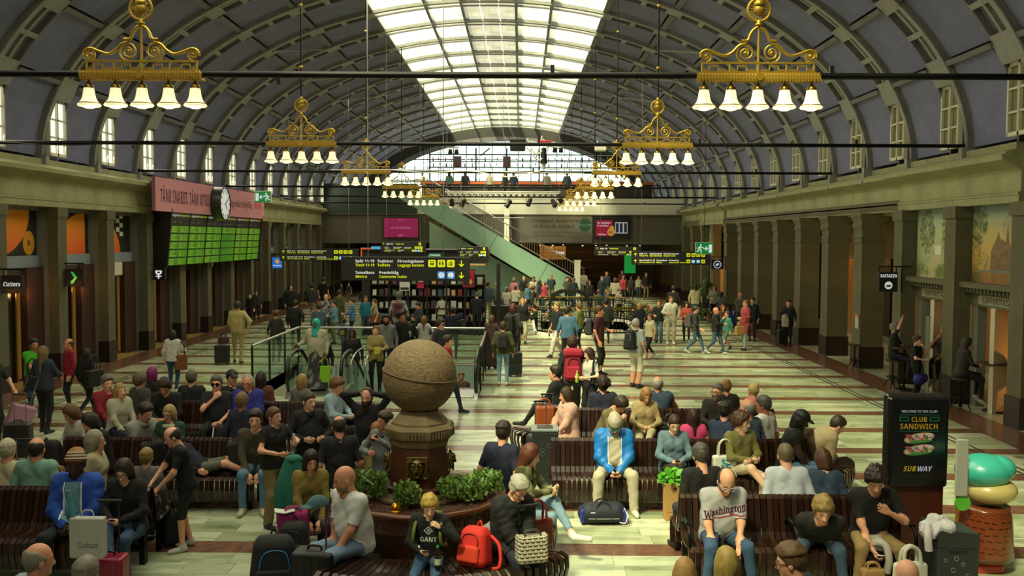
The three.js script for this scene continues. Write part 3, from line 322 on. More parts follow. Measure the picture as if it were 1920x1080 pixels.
// ================= chandeliers and tie rods =================
{
  const spiral = (cx, cy, r, turns, dir, n = 22) => { const p = []; for (let i = 0; i <= n; i++) { const a = i / n * turns * 2 * PI, q = r * (1 - 0.86 * i / n); p.push([cx + Math.cos(a * dir - PI / 2) * q, cy + Math.sin(a * dir - PI / 2) * q, 0]); } return p; };
  const flat = (g) => g.scale(1, 1, 1.6);
  const ch = new THREE.Group(), H = 0.785;
  const ribs = [rbox(2 * H, 0.1, 0.15, 0.03)]; for (let i = 0; i < 40; i++) ribs.push(box(0.018, 0.118, 0.168, -H + 0.02 + i * (2 * H - 0.04) / 39, 0, 0, 0, 0, 0.25)); mesh('ribbed_bar', ribs, MAT.goldDull, ch);
  mesh('rosette', T(cyl(0.05, 0.05, 0.03, 0, 0, 0, 14), 0, 0, 0.09, PI / 2), MAT.gold, ch);
  const fr = [box(1.44, 0.022, 0.04, 0, 0.185), box(1.44, 0.016, 0.03, 0, 0.07)]; for (const x of [-0.71, -0.36, 0, 0.36, 0.71]) fr.push(box(0.02, 0.14, 0.03, x, 0.12)); for (const s of [-1, 1]) for (const x of [0.06, 0.42]) fr.push(...[[0.03, 0.095, 0.1, 0.012], [0.085, 0.12, 0.012, 0.06], [0.14, 0.145, 0.12, 0.012], [0.2, 0.12, 0.012, 0.06], [0.245, 0.095, 0.09, 0.012]].map(([a, y, w, h]) => box(w, h + 0.006, 0.025, s * (x + a), y))); mesh('fret_rail', fr, MAT.gold, ch);
  for (const s of [-1, 1]) { mesh('scroll', [flat(tube(spiral(s * 0.165, 0.31, 0.125, 2.1, s), 0.013, 44, 5)), sph(0.028, s * 0.165, 0.31, 0, 1, 1, 1, 8)], MAT.gold, ch); mesh('scroll', [flat(tube(spiral(s * 0.665, 0.27, 0.075, 1.7, -s), 0.013, 30, 5)), sph(0.024, s * 0.665, 0.27, 0, 1, 1, 1, 8), flat(tube([[s * 0.735, 0.25, 0], [s * 0.73, 0.31, 0], [s * 0.66, 0.345, 0], [s * 0.55, 0.31, 0], [s * 0.42, 0.275, 0], [s * 0.33, 0.32, 0], [s * 0.25, 0.4, 0], [s * 0.16, 0.43, 0]], 0.02, 26, 5))], MAT.gold, ch); mesh('leaf_scroll', flat(tube([[s * 0.22, 0.46, 0], [s * 0.14, 0.47, 0], [s * 0.11, 0.54, 0], [s * 0.07, 0.6, 0], [s * 0.015, 0.635, 0]], 0.02, 18, 5)), MAT.gold, ch); }
  mesh('centre_rod', cyl(0.014, 0.02, 0.62, 0, 0.36, 0, 10), MAT.gold, ch); mesh('collar', lathe([[0, 0.66], [0.04, 0.65], [0.05, 0.67], [0.03, 0.69], [0.045, 0.71], [0, 0.72]], 12), MAT.gold, ch);
  const orb = [T(new THREE.TorusGeometry(0.142, 0.02, 6, 24), 0, 0.85, 0), sph(0.075, 0, 0.85, 0, 1, 1, 0.8, 10)]; for (let i = 0; i < 18; i++) { const a = i / 18 * 2 * PI; orb.push(box(0.012, 0.06, 0.02, 0, 0.1, 0).rotateZ(a).translate(0, 0.85, 0)); } mesh('sun_orb', orb, MAT.goldDull, ch);
  mesh('crown', [lathe([[0.06, 0.9], [0.075, 0.93], [0.05, 0.97], [0, 0.98]], 12), lathe([[0, 0.98], [0.03, 0.98], [0.04, 1.01], [0.02, 1.03], [0.03, 1.05], [0, 1.06]], 10)], MAT.gold, ch);
  const bellG = lathe([[0, -0.325], [0.05, -0.325], [0.08, -0.31], [0.135, -0.3], [0.147, -0.285], [0.128, -0.262], [0.1, -0.23], [0.083, -0.19], [0.073, -0.14], [0.066, -0.09], [0.062, -0.07]], 20), capG = lathe([[0.062, -0.085], [0.062, -0.05], [0.05, -0.025], [0.035, -0.015], [0.03, 0], [0.012, 0.02], [0.012, 0.06]], 14), bandG = T(new THREE.TorusGeometry(0.13, 0.008, 5, 24), 0, -0.264, 0, PI / 2);
  for (let i = -2; i <= 2; i++) { const b = mesh('bell_shade', bellG, MAT.bell, ch, i * 0.342, -0.09, 0); mesh('cap', capG, MAT.brass, b); mesh('band', bandG, MAT.brass, b); }
  for (let n = 0; n < 7; n++) {
    const Z = 12.25 + 8.9 * n, rod = thing('tie_rod', ['black tie rod carrying the nearest pair of chandeliers', 'black tie rod carrying the second pair of chandeliers', 'black tie rod carrying the third pair of chandeliers', 'black tie rod carrying the fourth pair of chandeliers', 'black tie rod carrying the fifth pair of chandeliers', 'black tie rod carrying the sixth pair of chandeliers', 'black tie rod carrying the pair of chandeliers at the far gallery'][n], 'tie rod', [0, 5.78, -Z]);
    mesh('pipe', bar([-12.1, 0, 0], [9.85, 0, 0], 0.042, 10), MAT.blackMetal, rod); for (const x of [-12.05, 9.8]) mesh('anchor', rbox(0.12, 0.18, 0.14, 0.03, x, -0.03, 0), MAT.blackMetal, rod); for (const x of [-8.6, -3.1, 0.4, 3.95, 7.4]) mesh('clip', box(0.05, 0.12, 0.06, x, x > 0 ? 0.07 : -0.07, 0), MAT.black, rod);
    if (n === 1) mesh('loose_cable', tube([[-11.9, 0.02, 0.06], [-10, -0.06, 0.06], [-8.4, 0.03, 0.06], [-6.5, -0.04, 0.06], [-5.5, 0.02, 0.06]], 0.012, 40, 4), MAT.black, rod); if (n === 2) mesh('loose_cable', [tube([[-4, 0.05, 0.06], [-3, -0.02, 0.06], [-1.5, 0.02, 0.06], [-0.4, -0.15, 0.06], [1, 0.1, 0.06], [3, 0.04, 0.06]], 0.016, 40, 4), tube([[-6, 0.05, 0.04], [-3, 0.06, 0.04], [0, 0.0, 0.04], [2, -0.03, 0.04]], 0.014, 40, 4)], MAT.white, rod);
    for (const s of [1, -1]) {
      const X = s > 0 ? 3.02 : -4.86, c = n || s < 0 ? ch.clone() : ch; c.name = numbered('chandelier'); scene.add(c); c.position.set(X, 5.76, -Z);
      const ord = ['first', 'second', 'third', 'fourth', 'fifth', 'sixth', 'seventh'][n];
      tag(c, 'gilded chandelier with five bell lamps, ' + ord + ' in the row by the ' + (s > 0 ? 'mural wall' : 'departure board'), 'chandelier', 'gilded chandeliers');
      const top = E(Math.acos((X - CX) / AX) / D)[1] + 0.2, stem = thing('chandelier_rod', 'black rod with gold knobs over the ' + ord + ' chandelier ' + (s > 0 ? 'by the murals' : 'by the board'), 'rod', [X, 5.76, -Z], 0, 'chandelier suspension rods');
      mesh('rod', bar([0, 1.04, 0], [0, top - 5.76, 0], 0.018), MAT.blackMetal, stem); for (let y = 1.7; y < top - 6; y += 1.35) mesh('knob', sph(0.05, 0, y, 0, 1, 0.7, 1, 8), MAT.gold, stem);
      for (let i = -2; i <= 2; i++) { const l = new THREE.PointLight(0xffdf9a, 0.55, 0, 2); l.position.set(X + i * 0.342, 5.76 - 0.46, -Z); l.shadow.radius = 4; l.castShadow = true; l.name = 'bell_light'; scene.add(l); }
    }
  }
  for (const [px, Z, y0, y1] of [[690, 26.2, 3.12, 11.5], [831, 26.2, 3.12, 11.8]]) { const p = atZ(px, 470, Z); tag(mesh(numbered('suspension_wire'), bar([p.x, y0, -Z], [p.x, y1, -Z], 0.014), MAT.steel), px < 700 ? 'thin steel wire holding the left side of the big platform sign' : 'thin steel wire holding the right side of the big platform sign', 'wire'); }
}
// ================= people: skeleton -> smooth distance field -> one continuous body, clothes as shells over it =================
const sstep = (a, b, x) => { const t = Math.max(0, Math.min(1, (x - a) / (b - a))); return t * t * (3 - 2 * t); };
const smin = (a, b, k) => { const h = Math.max(k - Math.abs(a - b), 0) / k; return Math.min(a, b) - h * h * k * 0.25; };
const ell = (x, y, z, cx, cy, cz, rx, ry, rz) => { const a = (x - cx) / rx, b = (y - cy) / ry, c = (z - cz) / rz, q = Math.sqrt(a * a + b * b + c * c); return (q - 1) * Math.min(rx, ry, rz) * (q > 0.3 ? 1 : 1); };
const caps = (x, y, z, a, b, ra, rb) => { const dx = b[0] - a[0], dy = b[1] - a[1], dz = b[2] - a[2], t = Math.max(0, Math.min(1, ((x - a[0]) * dx + (y - a[1]) * dy + (z - a[2]) * dz) / (dx * dx + dy * dy + dz * dz || 1e-9))); return Math.hypot(x - a[0] - dx * t, y - a[1] - dy * t, z - a[2] - dz * t) - ra - (rb - ra) * t; };
function nets(f, nx, ny, nz, o, c) { // surface nets over a sampled field
  const pos = [], idx = [], at = new Int32Array(nx * ny * nz).fill(-1), sx = 1, sy = nx, sz = nx * ny, off = [0, sx, sy, sx + sy, sz, sx + sz, sy + sz, sx + sy + sz];
  const ed = [[0, 1], [2, 3], [4, 5], [6, 7], [0, 2], [1, 3], [4, 6], [5, 7], [0, 4], [1, 5], [2, 6], [3, 7]];
  for (let z = 0; z < nz - 1; z++) for (let y = 0; y < ny - 1; y++) for (let x = 0; x < nx - 1; x++) {
    const i = x + y * sy + z * sz; let m = 0; for (let k = 0; k < 8; k++) if (f[i + off[k]] < 0) m |= 1 << k; if (m === 0 || m === 255) continue;
    let X = 0, Y = 0, Z = 0, n = 0; for (const [a, b] of ed) { const A = f[i + off[a]], B = f[i + off[b]]; if ((A < 0) === (B < 0)) continue; const t = A / (A - B); X += (a & 1) + t * ((b & 1) - (a & 1)); Y += ((a >> 1) & 1) + t * (((b >> 1) & 1) - ((a >> 1) & 1)); Z += (a >> 2) + t * ((b >> 2) - (a >> 2)); n++; }
    at[i] = pos.length / 3; pos.push(o[0] + (x + X / n) * c, o[1] + (y + Y / n) * c, o[2] + (z + Z / n) * c);
  }
  const quad = (a, b, d, e, flip) => { if (a < 0 || b < 0 || d < 0 || e < 0) return; flip ? idx.push(a, b, d, a, d, e) : idx.push(a, d, b, a, e, d); };
  for (let z = 1; z < nz - 1; z++) for (let y = 1; y < ny - 1; y++) for (let x = 1; x < nx - 1; x++) {
    const i = x + y * sy + z * sz, a = f[i] < 0;
    if (a !== (f[i + sx] < 0)) quad(at[i], at[i - sy], at[i - sy - sz], at[i - sz], a);
    if (a !== (f[i + sy] < 0)) quad(at[i], at[i - sz], at[i - sx - sz], at[i - sx], a);
    if (a !== (f[i + sz] < 0)) quad(at[i], at[i - sx], at[i - sx - sy], at[i - sy], a);
  }
  return { pos, idx };
}
function geoOf(pos, idx, col) { const g = new THREE.BufferGeometry(); g.setAttribute('position', new THREE.Float32BufferAttribute(pos, 3)); g.setIndex(idx); g.computeVertexNormals(); g.setAttribute('color', new THREE.Float32BufferAttribute(col ?? new Float32Array(pos.length).fill(1), 3)); return g; }
function fieldGeo(fn, lo, hi, c, colour) {
  const nx = Math.ceil((hi[0] - lo[0]) / c) + 1, ny = Math.ceil((hi[1] - lo[1]) / c) + 1, nz2 = Math.ceil((hi[2] - lo[2]) / c) + 1, f = new Float32Array(nx * ny * nz2);
  let i = 0; for (let z = 0; z < nz2; z++) for (let y = 0; y < ny; y++) for (let x = 0; x < nx; x++) f[i++] = fn(lo[0] + x * c, lo[1] + y * c, lo[2] + z * c);
  const { pos, idx } = nets(f, nx, ny, nz2, lo, c); let col; if (colour) { col = []; for (let k = 0; k < pos.length; k += 3) col.push(...colour(pos[k], pos[k + 1], pos[k + 2])); } return geoOf(pos, idx, col);
}
const cranium = (x, y, z) => smin(ell(x, y, z, 0, 0.128, -0.014, 0.077, 0.098, 0.098), ell(x, y, z, 0, 0.065, 0.022, 0.058, 0.078, 0.068), 0.03);
function headF(x, y, z) {
  const ax = Math.abs(x); let d = cranium(x, y, z);
  d = smin(d, Math.hypot(x, y - 0.006, z - 0.066) - 0.021, 0.03); d = smin(d, caps(ax, y, z, [0, 0.118, 0.074], [0.036, 0.119, 0.066], 0.013, 0.012), 0.02);
  d = Math.max(d, 0) === d || true ? -smin(-d, Math.hypot(ax - 0.031, y - 0.104, z - 0.1) - 0.017, 0.012) : d;
  d = smin(d, Math.hypot(ax - 0.03, y - 0.103, z - 0.072) - 0.0135, 0.004); d = smin(d, caps(x, y, z, [0, 0.11, 0.083], [0, 0.07, 0.106], 0.009, 0.0125), 0.014); d = smin(d, Math.hypot(ax - 0.012, y - 0.067, z - 0.094) - 0.009, 0.008);
  d = smin(d, caps(ax, y, z, [0, 0.0395, 0.087], [0.02, 0.038, 0.08], 0.0075, 0.005), 0.008); d = smin(d, ell(ax, y, z, 0.079, 0.09, -0.008, 0.011, 0.033, 0.021), 0.008);
  return smin(d, caps(x, y, z, [0, 0.03, -0.018], [0, -0.09, -0.03], 0.054, 0.058), 0.03);
}
function headCol(x, y, z) {
  const ax = Math.abs(x); if (z > 0.06) { const e = Math.hypot(ax - 0.03, y - 0.103); if (e < 0.0135 && z > 0.074) return e < 0.0065 ? [0.12, 0.09, 0.08] : [0.95, 1.0, 1.05]; if (y > 0.12 && y < 0.132 && ax > 0.012 && ax < 0.05) return [0.42, 0.34, 0.3]; if (y > 0.03 && y < 0.048 && ax < 0.023 && z > 0.074) return [0.82, 0.55, 0.52]; if (ax < 0.012 && y > 0.06 && y < 0.075 && z < 0.1) return [0.8, 0.7, 0.66]; }
  return [1, 1, 1];
}
const LODC = [{ body: 0.026, head: 0.009, hand: 0.0088, hair: 0.014 }, { body: 0.034, head: 0.0135, hand: 0.0125, hair: 0.02 }, { body: 0.048, head: 0.021, hand: 0.017, hair: 0.028 }];
const tcache = new Map(), cached = (k, f) => { if (!tcache.has(k)) tcache.set(k, f()); return tcache.get(k); };
const headGeo = (lod) => cached('head' + lod, () => fieldGeo(headF, [-0.11, -0.1, -0.13], [0.11, 0.25, 0.14], LODC[lod].head, headCol));
function handGeo(pose, lod, left) {
  return cached('hand' + pose + lod + left, () => {
    const curl = { relax: 0.28, hold: 0.85, flat: 0.06, fist: 1.3 }[pose], B = [], fat = lod === 2 ? 0.0055 : lod ? 0.002 : 0;
    [[-0.032, 0.078, 0.058], [-0.011, 0.086, 0.072], [0.011, 0.088, 0.078], [0.032, 0.083, 0.07]].forEach(([x, y, len], i) => {
      B.push([[x * 0.55, 0.0, 0], [x, y, 0], 0.015 + fat, 0.0125 + fat]); let p = [x, y, 0], a = curl * 0.6 + i * 0.04, q = p; for (const [f, ca] of [[0.45, 0], [0.3, curl * 0.9], [0.25, curl * 0.7]]) { a += ca; q = [p[0] + x * 0.04, p[1] + Math.cos(a) * len * f, p[2] + Math.sin(a) * len * f]; B.push([p, q, 0.0098 + fat, 0.0088 + fat]); p = q; }
    });
    B.push([[0.018, 0.015, 0.002], [0.048, 0.05, 0.014], 0.0165, 0.012 + fat], [[0.048, 0.05, 0.014], [0.052 - curl * 0.012, 0.082, 0.018 + curl * 0.02], 0.0115 + fat, 0.0095 + fat]); B.push([[0, -0.05, 0], [0, 0.02, 0], 0.026, 0.024]);
    const F = (x, y, z) => { if (left) x = -x; let d = 1; B.forEach((b, i) => { d = smin(d, caps(x, y, z, ...b), i % 4 === 0 ? 0.01 : 0.004); }); return d; };
    return fieldGeo(F, [-0.08, -0.08, -0.045], [0.08, 0.18, 0.12], LODC[lod].hand);
  });
}
const hairFns = (() => {
  const line = (y, z, dy = 0) => (0.012 + dy + 0.874 * (z + 0.09)) - y, off = (x, y, z, t) => smin(cranium(x, y, z), caps(x, y, z, [0, 0.03, -0.018], [0, -0.03, -0.023], 0.054, 0.055), 0.03) - t, n3 = (x, y, z, k) => (Math.sin(x * k + 1.3 * Math.sin(y * k * 0.9)) + Math.sin(y * k * 1.1 + 1.7 * Math.sin(z * k)) + Math.sin(z * k * 0.95 + 1.1 * Math.sin(x * k * 1.1))) / 3;
  const shellCut = (x, y, z, t, dy = 0) => { const l = line(y, z, dy) - (Math.abs(x) > 0.055 && z < 0.035 && z > -0.02 ? 0.03 : 0); return Math.max(off(x, y, z, 0.006 + (t - 0.006) * sstep(0, 0.035, -l)), l); };
  const curtain = (x, y, z, t, bot) => { let d = ell(x, y, z, 0, 0.108, -0.016, 0.079 + t, 0.122 + t, 0.1 + t); d = smin(d, caps(Math.abs(x), y, z, [0.052, 0.09, -0.03], [0.066, bot, -0.035], 0.042, 0.03), 0.03); d = smin(d, caps(x, y, z, [0, 0.09, -0.055], [0, bot - 0.01, -0.07], 0.062, 0.045), 0.03); return Math.max(d, -ell(x, y, z, 0, 0.05, 0.11, 0.062, 0.115, 0.1)); };
  return {
    short: (x, y, z) => shellCut(x, y, z, 0.014 + 0.004 * n3(x, y, z, 90) + (y > 0.17 ? 0.006 : 0)), buzz: (x, y, z) => shellCut(x, y, z, 0.007), crop: (x, y, z) => shellCut(x, y, z, 0.012 + (y > 0.16 ? 0.016 : 0) + 0.005 * n3(x, y, z, 80), 0.006),
    fringe: (x, y, z) => Math.max(shellCut(x, y, z, 0.009), y - 0.188 + 0.55 * Math.max(0, z + 0.06) + 0.008 * n3(x, y, z, 60), z - 0.03), recede: (x, y, z) => Math.max(shellCut(x, y, z, 0.009), (z - 0.035) * (y > 0.16 ? 1 : 0.2)),
    curly: (x, y, z) => shellCut(x, y, z, 0.03 + 0.012 * n3(x, y, z, 110), -0.004), messy: (x, y, z) => shellCut(x, y, z, 0.024 + 0.01 * n3(x, y, z, 70), -0.008),
    bob: (x, y, z) => curtain(x, y, z, 0.012 + 0.004 * n3(x, y, z, 70), 0.0), long: (x, y, z) => curtain(x, y, z, 0.01 + 0.004 * n3(x, y, z, 60), -0.17),
    vlong: (x, y, z) => curtain(x, y, z, 0.012 + 0.004 * n3(x, y, z, 60), -0.3), bun: (x, y, z) => smin(shellCut(x, y, z, 0.012), Math.hypot(x, y - 0.205, z + 0.085) - 0.042 + 0.006 * n3(x, y, z, 120), 0.02),
    pony: (x, y, z) => smin(shellCut(x, y, z, 0.01), caps(x, y, z, [0, 0.15, -0.11], [0, -0.07, -0.13], 0.03, 0.02), 0.02), lowbun: (x, y, z) => smin(shellCut(x, y, z, 0.011), Math.hypot(x, y - 0.1, z + 0.115) - 0.034, 0.02),
    beard: (x, y, z) => Math.max(smin(off(x, y, z, 0.012 + 0.005 * n3(x, y, z, 90)), Math.hypot(x, y + 0.018, z - 0.06) - 0.03, 0.03), y - 0.062 + (Math.abs(x) < 0.03 ? 0 : -0.02), -z - 0.005, 0.014 - Math.hypot(x * 0.55, y - 0.039, z - 0.09)), lbeard: (x, y, z) => Math.max(smin(off(x, y, z, 0.014 + 0.005 * n3(x, y, z, 90)), caps(x, y, z, [0, 0.01, 0.06], [0, -0.09, 0.075], 0.045, 0.025), 0.03), y - 0.062, -z - 0.005, 0.014 - Math.hypot(x * 0.55, y - 0.039, z - 0.09)),
    stubble: (x, y, z) => Math.max(off(x, y, z, 0.004), y - 0.06, -z - 0.005, 0.012 - Math.hypot(x * 0.55, y - 0.039, z - 0.09)),
    cap: (x, y, z) => Math.min(Math.max(off(x, y, z, 0.019), 0.142 - y), Math.max(ell(x, y, z, 0, 0.148, 0.1, 0.075, 0.014, 0.085), -off(x, y, z, 0.0))), capback: (x, y, z) => Math.min(Math.max(off(x, y, z, 0.019), 0.14 - y), ell(x, y, z, 0, 0.13, -0.13, 0.065, 0.014, 0.07)),
    beanie: (x, y, z) => Math.max(smin(off(x, y, z, 0.018), ell(x, y, z, 0, 0.2, -0.03, 0.07, 0.055, 0.08), 0.03), 0.105 + 0.5 * (z + 0.02) - y),
    hijab: (x, y, z) => { let d = off(x, y, z, 0.02); d = smin(d, ell(x, y, z, 0, -0.05, 0.0, 0.105, 0.1, 0.1), 0.05); d = smin(d, ell(x, y, z, 0, -0.15, 0.01, 0.17, 0.09, 0.12), 0.06); return Math.max(d, -ell(x, y, z, 0, 0.08, 0.11, 0.048, 0.082, 0.07)); },
    phones: (x, y, z) => Math.min(Math.abs(x) > 0.06 ? caps(Math.abs(x), y, z, [0.085, 0.095, -0.01], [0.1, 0.095, -0.01], 0.036, 0.03) : 1, Math.max(Math.hypot(Math.hypot(x, y - 0.1) - 0.125, z + 0.015) - 0.014, 0.12 - y)),
  };
})();
const glassesGeo = (dark) => merge([...[-1, 1].flatMap((s) => [T(new THREE.TorusGeometry(0.026, 0.003, 4, 14), s * 0.032, 0.102, 0.1), bar([s * 0.056, 0.106, 0.098], [s * 0.084, 0.104, -0.005], 0.003, 4), ...(dark ? [T(new THREE.CylinderGeometry(0.026, 0.026, 0.004, 12), s * 0.032, 0.102, 0.1, PI / 2)] : [])]), bar([-0.008, 0.108, 0.103], [0.008, 0.108, 0.103], 0.003, 4)]);
const hairGeo = (style, lod) => cached('hair' + style + lod, () => { if (/^shades/.test(style)) { const g = mergeVertices(style === 'shadesup' ? glassesGeo(1).translate(0, 0.06, -0.005).rotateX(-0.28) : glassesGeo(style !== 'shadesclear')); g.setAttribute('color', new THREE.Float32BufferAttribute(new Float32Array(g.attributes.position.count * 3).fill(1), 3)); return g; }
  const low = style === 'vlong' ? -0.36 : style === 'hijab' ? -0.26 : -0.22; return fieldGeo(hairFns[style], [-0.2, low, -0.2], [0.2, 0.27, 0.2], LODC[lod].hair * (/phones/.test(style) ? 0.65 : 1), (x, y, z) => { const a = Math.atan2(x, z + 0.02), s = 0.86 + 0.22 * Math.sin(a * 23 + 2 * Math.sin(y * 18)) * 0.5 + 0.1 * Math.sin(a * 51 + y * 14); return /cap|hijab|phones|shades/.test(style) ? [1, 1, 1] : [s, s, s]; });
});
const mcache = new Map(); const cmat = (c, r = 0.85, o) => { const k = c + '_' + r + JSON.stringify(o ?? {}); if (!mcache.has(k)) mcache.set(k, std(c, r, { vertexColors: true, ...o })); return mcache.get(k); };
const SKIN = { a: 0xd9a182, b: 0xc98d6c, c: 0xa86f4c, d: 0x6b4430, e: 0x3a251b, p: 0xe2b397 };
function ik(a, t, l1, l2, hint) { const d = t.clone().sub(a); let L = d.length(); const M = (l1 + l2) * 0.995; if (L > M) { d.multiplyScalar(M / L); L = M; } const e = a.clone().add(d), n = d.clone().normalize(), x = (l1 * l1 - l2 * l2 + L * L) / (2 * L), h = Math.sqrt(Math.max(0, l1 * l1 - x * x)), p = hint.clone().addScaledVector(n, -hint.dot(n)).normalize(); return [a.clone().addScaledVector(n, x).addScaledVector(p, h), e]; }
const ARM = { down: [[0.27, -0.5, 0.05], [0.4, 0, -1], [-1, 0, 0], 'relax'], phone: [[0.055, -0.27, 0.31], [1, -1, -0.1], [-0.45, 0.6, -0.6], 'hold'], lap: [[0.09, -0.4, 0.33], [1, -0.2, -0.5], [-0.4, -0.9, 0], 'relax'], hip: [[0.24, -0.42, 0.02], [1, 0, -0.7], [-1, 0, 0], 'relax'], head: [[0.11, 0.27, 0.02], [1, 0.1, 0.2], [-0.7, -0.6, 0], 'relax'], face: [[0.07, 0.02, 0.17], [0.7, -1, 0.3], [-0.4, 0.2, -0.9], 'hold'], pocket: [[0.24, -0.5, 0.08], [1, 0, -0.7], [-1, 0, 0], 'relax'], pull: [[0.33, -0.42, -0.22], [0.6, 0, -1], [-1, 0, 0], 'fist'], carry: [[0.14, -0.28, 0.26], [1, -0.8, -0.3], [-1, 0.3, 0], 'hold'], swingf: [[0.24, -0.45, 0.2], [0.2, -0.3, -1], [-1, 0, 0], 'relax'], swingb: [[0.26, -0.47, -0.16], [0.2, 0, -1], [-1, 0, 0], 'relax'], knees: [[0.16, -0.36, 0.42], [1, -0.1, 0], [0, -1, 0], 'relax'], strap: [[0.1, -0.12, 0.18], [1, -0.8, 0], [-0.3, 0.2, -1], 'fist'], cross: [[-0.06, -0.26, 0.2], [1, -0.5, 0], [0, 0.2, -1], 'relax'] };
const LEG = { stand: [[0.1, 0.08, 0.02], [0.1, 0.08, -0.02]], stride: [[0.07, 0.085, 0.3], [0.08, 0.15, -0.32]], sit: [[0.13, 0.08, 0.46], [0.13, 0.08, 0.44]], wide: [[0.24, 0.08, 0.42], [0.24, 0.08, 0.42]], crossL: [[-0.1, 0.33, 0.66], [0.12, 0.08, 0.38]], crossR: [[0.12, 0.08, 0.38], [-0.1, 0.33, 0.66]], tuck: [[0.1, 0.08, 0.3], [0.12, 0.08, 0.25]], fwd: [[0.12, 0.08, 0.62], [0.1, 0.08, 0.58]], easy: [[0.12, 0.08, 0.1], [0.1, 0.08, -0.06]], cross0: [[-0.03, 0.08, 0.08], [-0.02, 0.08, -0.05]] };
let nTri = 0;
function person(o) {
  const dist = o.at ? -o.at[1] : 20, lod = o.lod ?? (dist < 13.2 ? 0 : dist < 26 ? 1 : 2), C = LODC[lod], sc = (o.h ?? 1.74) / 1.75, fem = o.fem ? 1 : 0, fat = o.fat ?? 0;
  const g = thing('person', o.l, 'person', [o.at[0], o.y0 ?? 0, o.at[1]], o.turn ?? 0, o.grp); g.scale.setScalar(sc);
  const sit = !!o.sit, lg = LEG[o.legs ?? (sit ? 'sit' : 'stand')], hipY = o.hy ?? (sit ? (o.seat ?? 0.44) / sc + 0.1 : o.legs === 'stride' ? 0.885 : 0.925), P = V(0, hipY, 0), Q = new THREE.Quaternion().setFromEuler(new THREE.Euler(o.lean ?? (sit ? 0.05 : 0.02), o.tw ?? 0, o.side ?? 0, 'YXZ'));
  const tor = (x, y, z) => V(x, y, z).applyQuaternion(Q).add(P), bones = [], bulk = o.bulk ?? 0, add = (a, b, ra, rb, kind, t0, t1, k = 0.035) => bones.push({ a: a.toArray(), b: b.toArray(), ra, rb, kind, t0, t1, k });
  const sw = 0.163 - 0.024 * fem;
  for (const s of [-1, 1]) { add(tor(s * 0.072, -0.02, 0), tor(s * 0.062, 0.2, 0.0), 0.108 + 0.012 * fem + 0.03 * fat, 0.1 - 0.01 * fem + bulk + 0.05 * fat, 'torso', 0, 0.4, 0.06); add(tor(s * 0.062, 0.2, 0), tor(s * 0.088, 0.39, -0.005), 0.1 - 0.008 * fem + bulk + 0.05 * fat, 0.1 + bulk + 0.01 * fat, 'torso', 0.4, 0.8, 0.06); add(tor(s * 0.05, 0.455, -0.012), tor(s * sw, 0.465, -0.012), 0.062 + bulk * 0.5, 0.058 + bulk * 0.6, 'torso', 0.9, 0.95, 0.05); }
  if (fem) for (const s of [-1, 1]) add(tor(s * 0.062, 0.36, 0.07), tor(s * 0.062, 0.33, 0.075), 0.052, 0.052, 'torso', 0.7, 0.7, 0.05); if (fat) add(tor(0, 0.14, 0.07 * fat + 0.02), tor(0, 0.22, 0.07 * fat), 0.11, 0.1, 'torso', 0.3, 0.5, 0.08);
  const hd = o.head ?? [0, 0], nb = tor(0, 0.49, -0.012), hq = new THREE.Quaternion().setFromEuler(new THREE.Euler(hd[1] + (o.lean ?? 0) * 0.45, hd[0], hd[2] ?? 0, 'YXZ')), hp = nb.clone().add(V(0, 0.058, 0.014 + Math.sin(hd[1]) * 0.03).applyQuaternion(new THREE.Quaternion().slerp(Q, 0.7)));
  add(nb.clone().add(V(0, -0.03, 0)), hp, 0.062, 0.055, 'neck', 0, 1, 0.04);
  const hands = {}, limbs = {};
  for (const [s, key] of [[1, 'L'], [-1, 'R']]) {
    let ar = o[key] ?? 'down', pr = ARM[ar]; if (!pr) { const v = ar.v ?? ar; pr = [v, ar.hint ?? [1, -0.6, -0.2], ar.palm ?? [-1, 0, 0], ar.pose ?? 'hold']; }
    const sh = tor(s * (sw + 0.012), 0.46, -0.012), tg = tor(pr[0][0] * s, 0.46 + pr[0][1], pr[0][2]), hint = V(pr[1][0] * s, pr[1][1], pr[1][2]).applyQuaternion(Q), [el, wr] = ik(sh, tg, 0.285, 0.255, hint);
    add(sh, el, 0.05 + bulk * 0.8 + 0.008 * fat - 0.006 * fem, 0.04 + bulk * 0.8 - 0.004 * fem, 'arm', 0, 1); add(el, wr, 0.041 + bulk * 0.7 - 0.004 * fem, 0.029 + bulk * 0.3, 'arm', 1, 2);
    const Y = wr.clone().sub(el).normalize(); if (ar.flex) Y.add(V(...ar.flex)).normalize(); const palm = V(pr[2][0] * s, pr[2][1], pr[2][2]).applyQuaternion(Q), Zx = palm.addScaledVector(Y, -palm.dot(Y)).normalize(), X = Y.clone().cross(Zx), m = new THREE.Matrix4().makeBasis(X, Y, Zx).scale(V(1, 1, 1).multiplyScalar(o.child ? 0.88 : 1 - 0.08 * fem)).setPosition(wr.clone().addScaledVector(Y, 0.012)); hands[key] = { m, pose: ar.pose ?? pr[3], left: s > 0 };
    limbs[key] = { wr, el, Y, Z: Zx };
    const hip = V(s * 0.09, hipY - 0.01, 0), f = o['foot' + key] ?? lg[s > 0 ? 0 : 1], ft = V(f[0] * s, f[1], f[2]), [kn, an] = ik(hip, ft, 0.425, 0.425, V(s * (o.splay ?? 0.12), sit ? 0.8 : 0.05, 1));
    add(hip, kn, 0.083 + 0.008 * fem + 0.01 * fat, 0.058, 'leg', 0, 1); add(kn, an, 0.056 + (o.baggy ?? 0), 0.038 + (o.baggy ?? 0), 'leg', 1, 2);
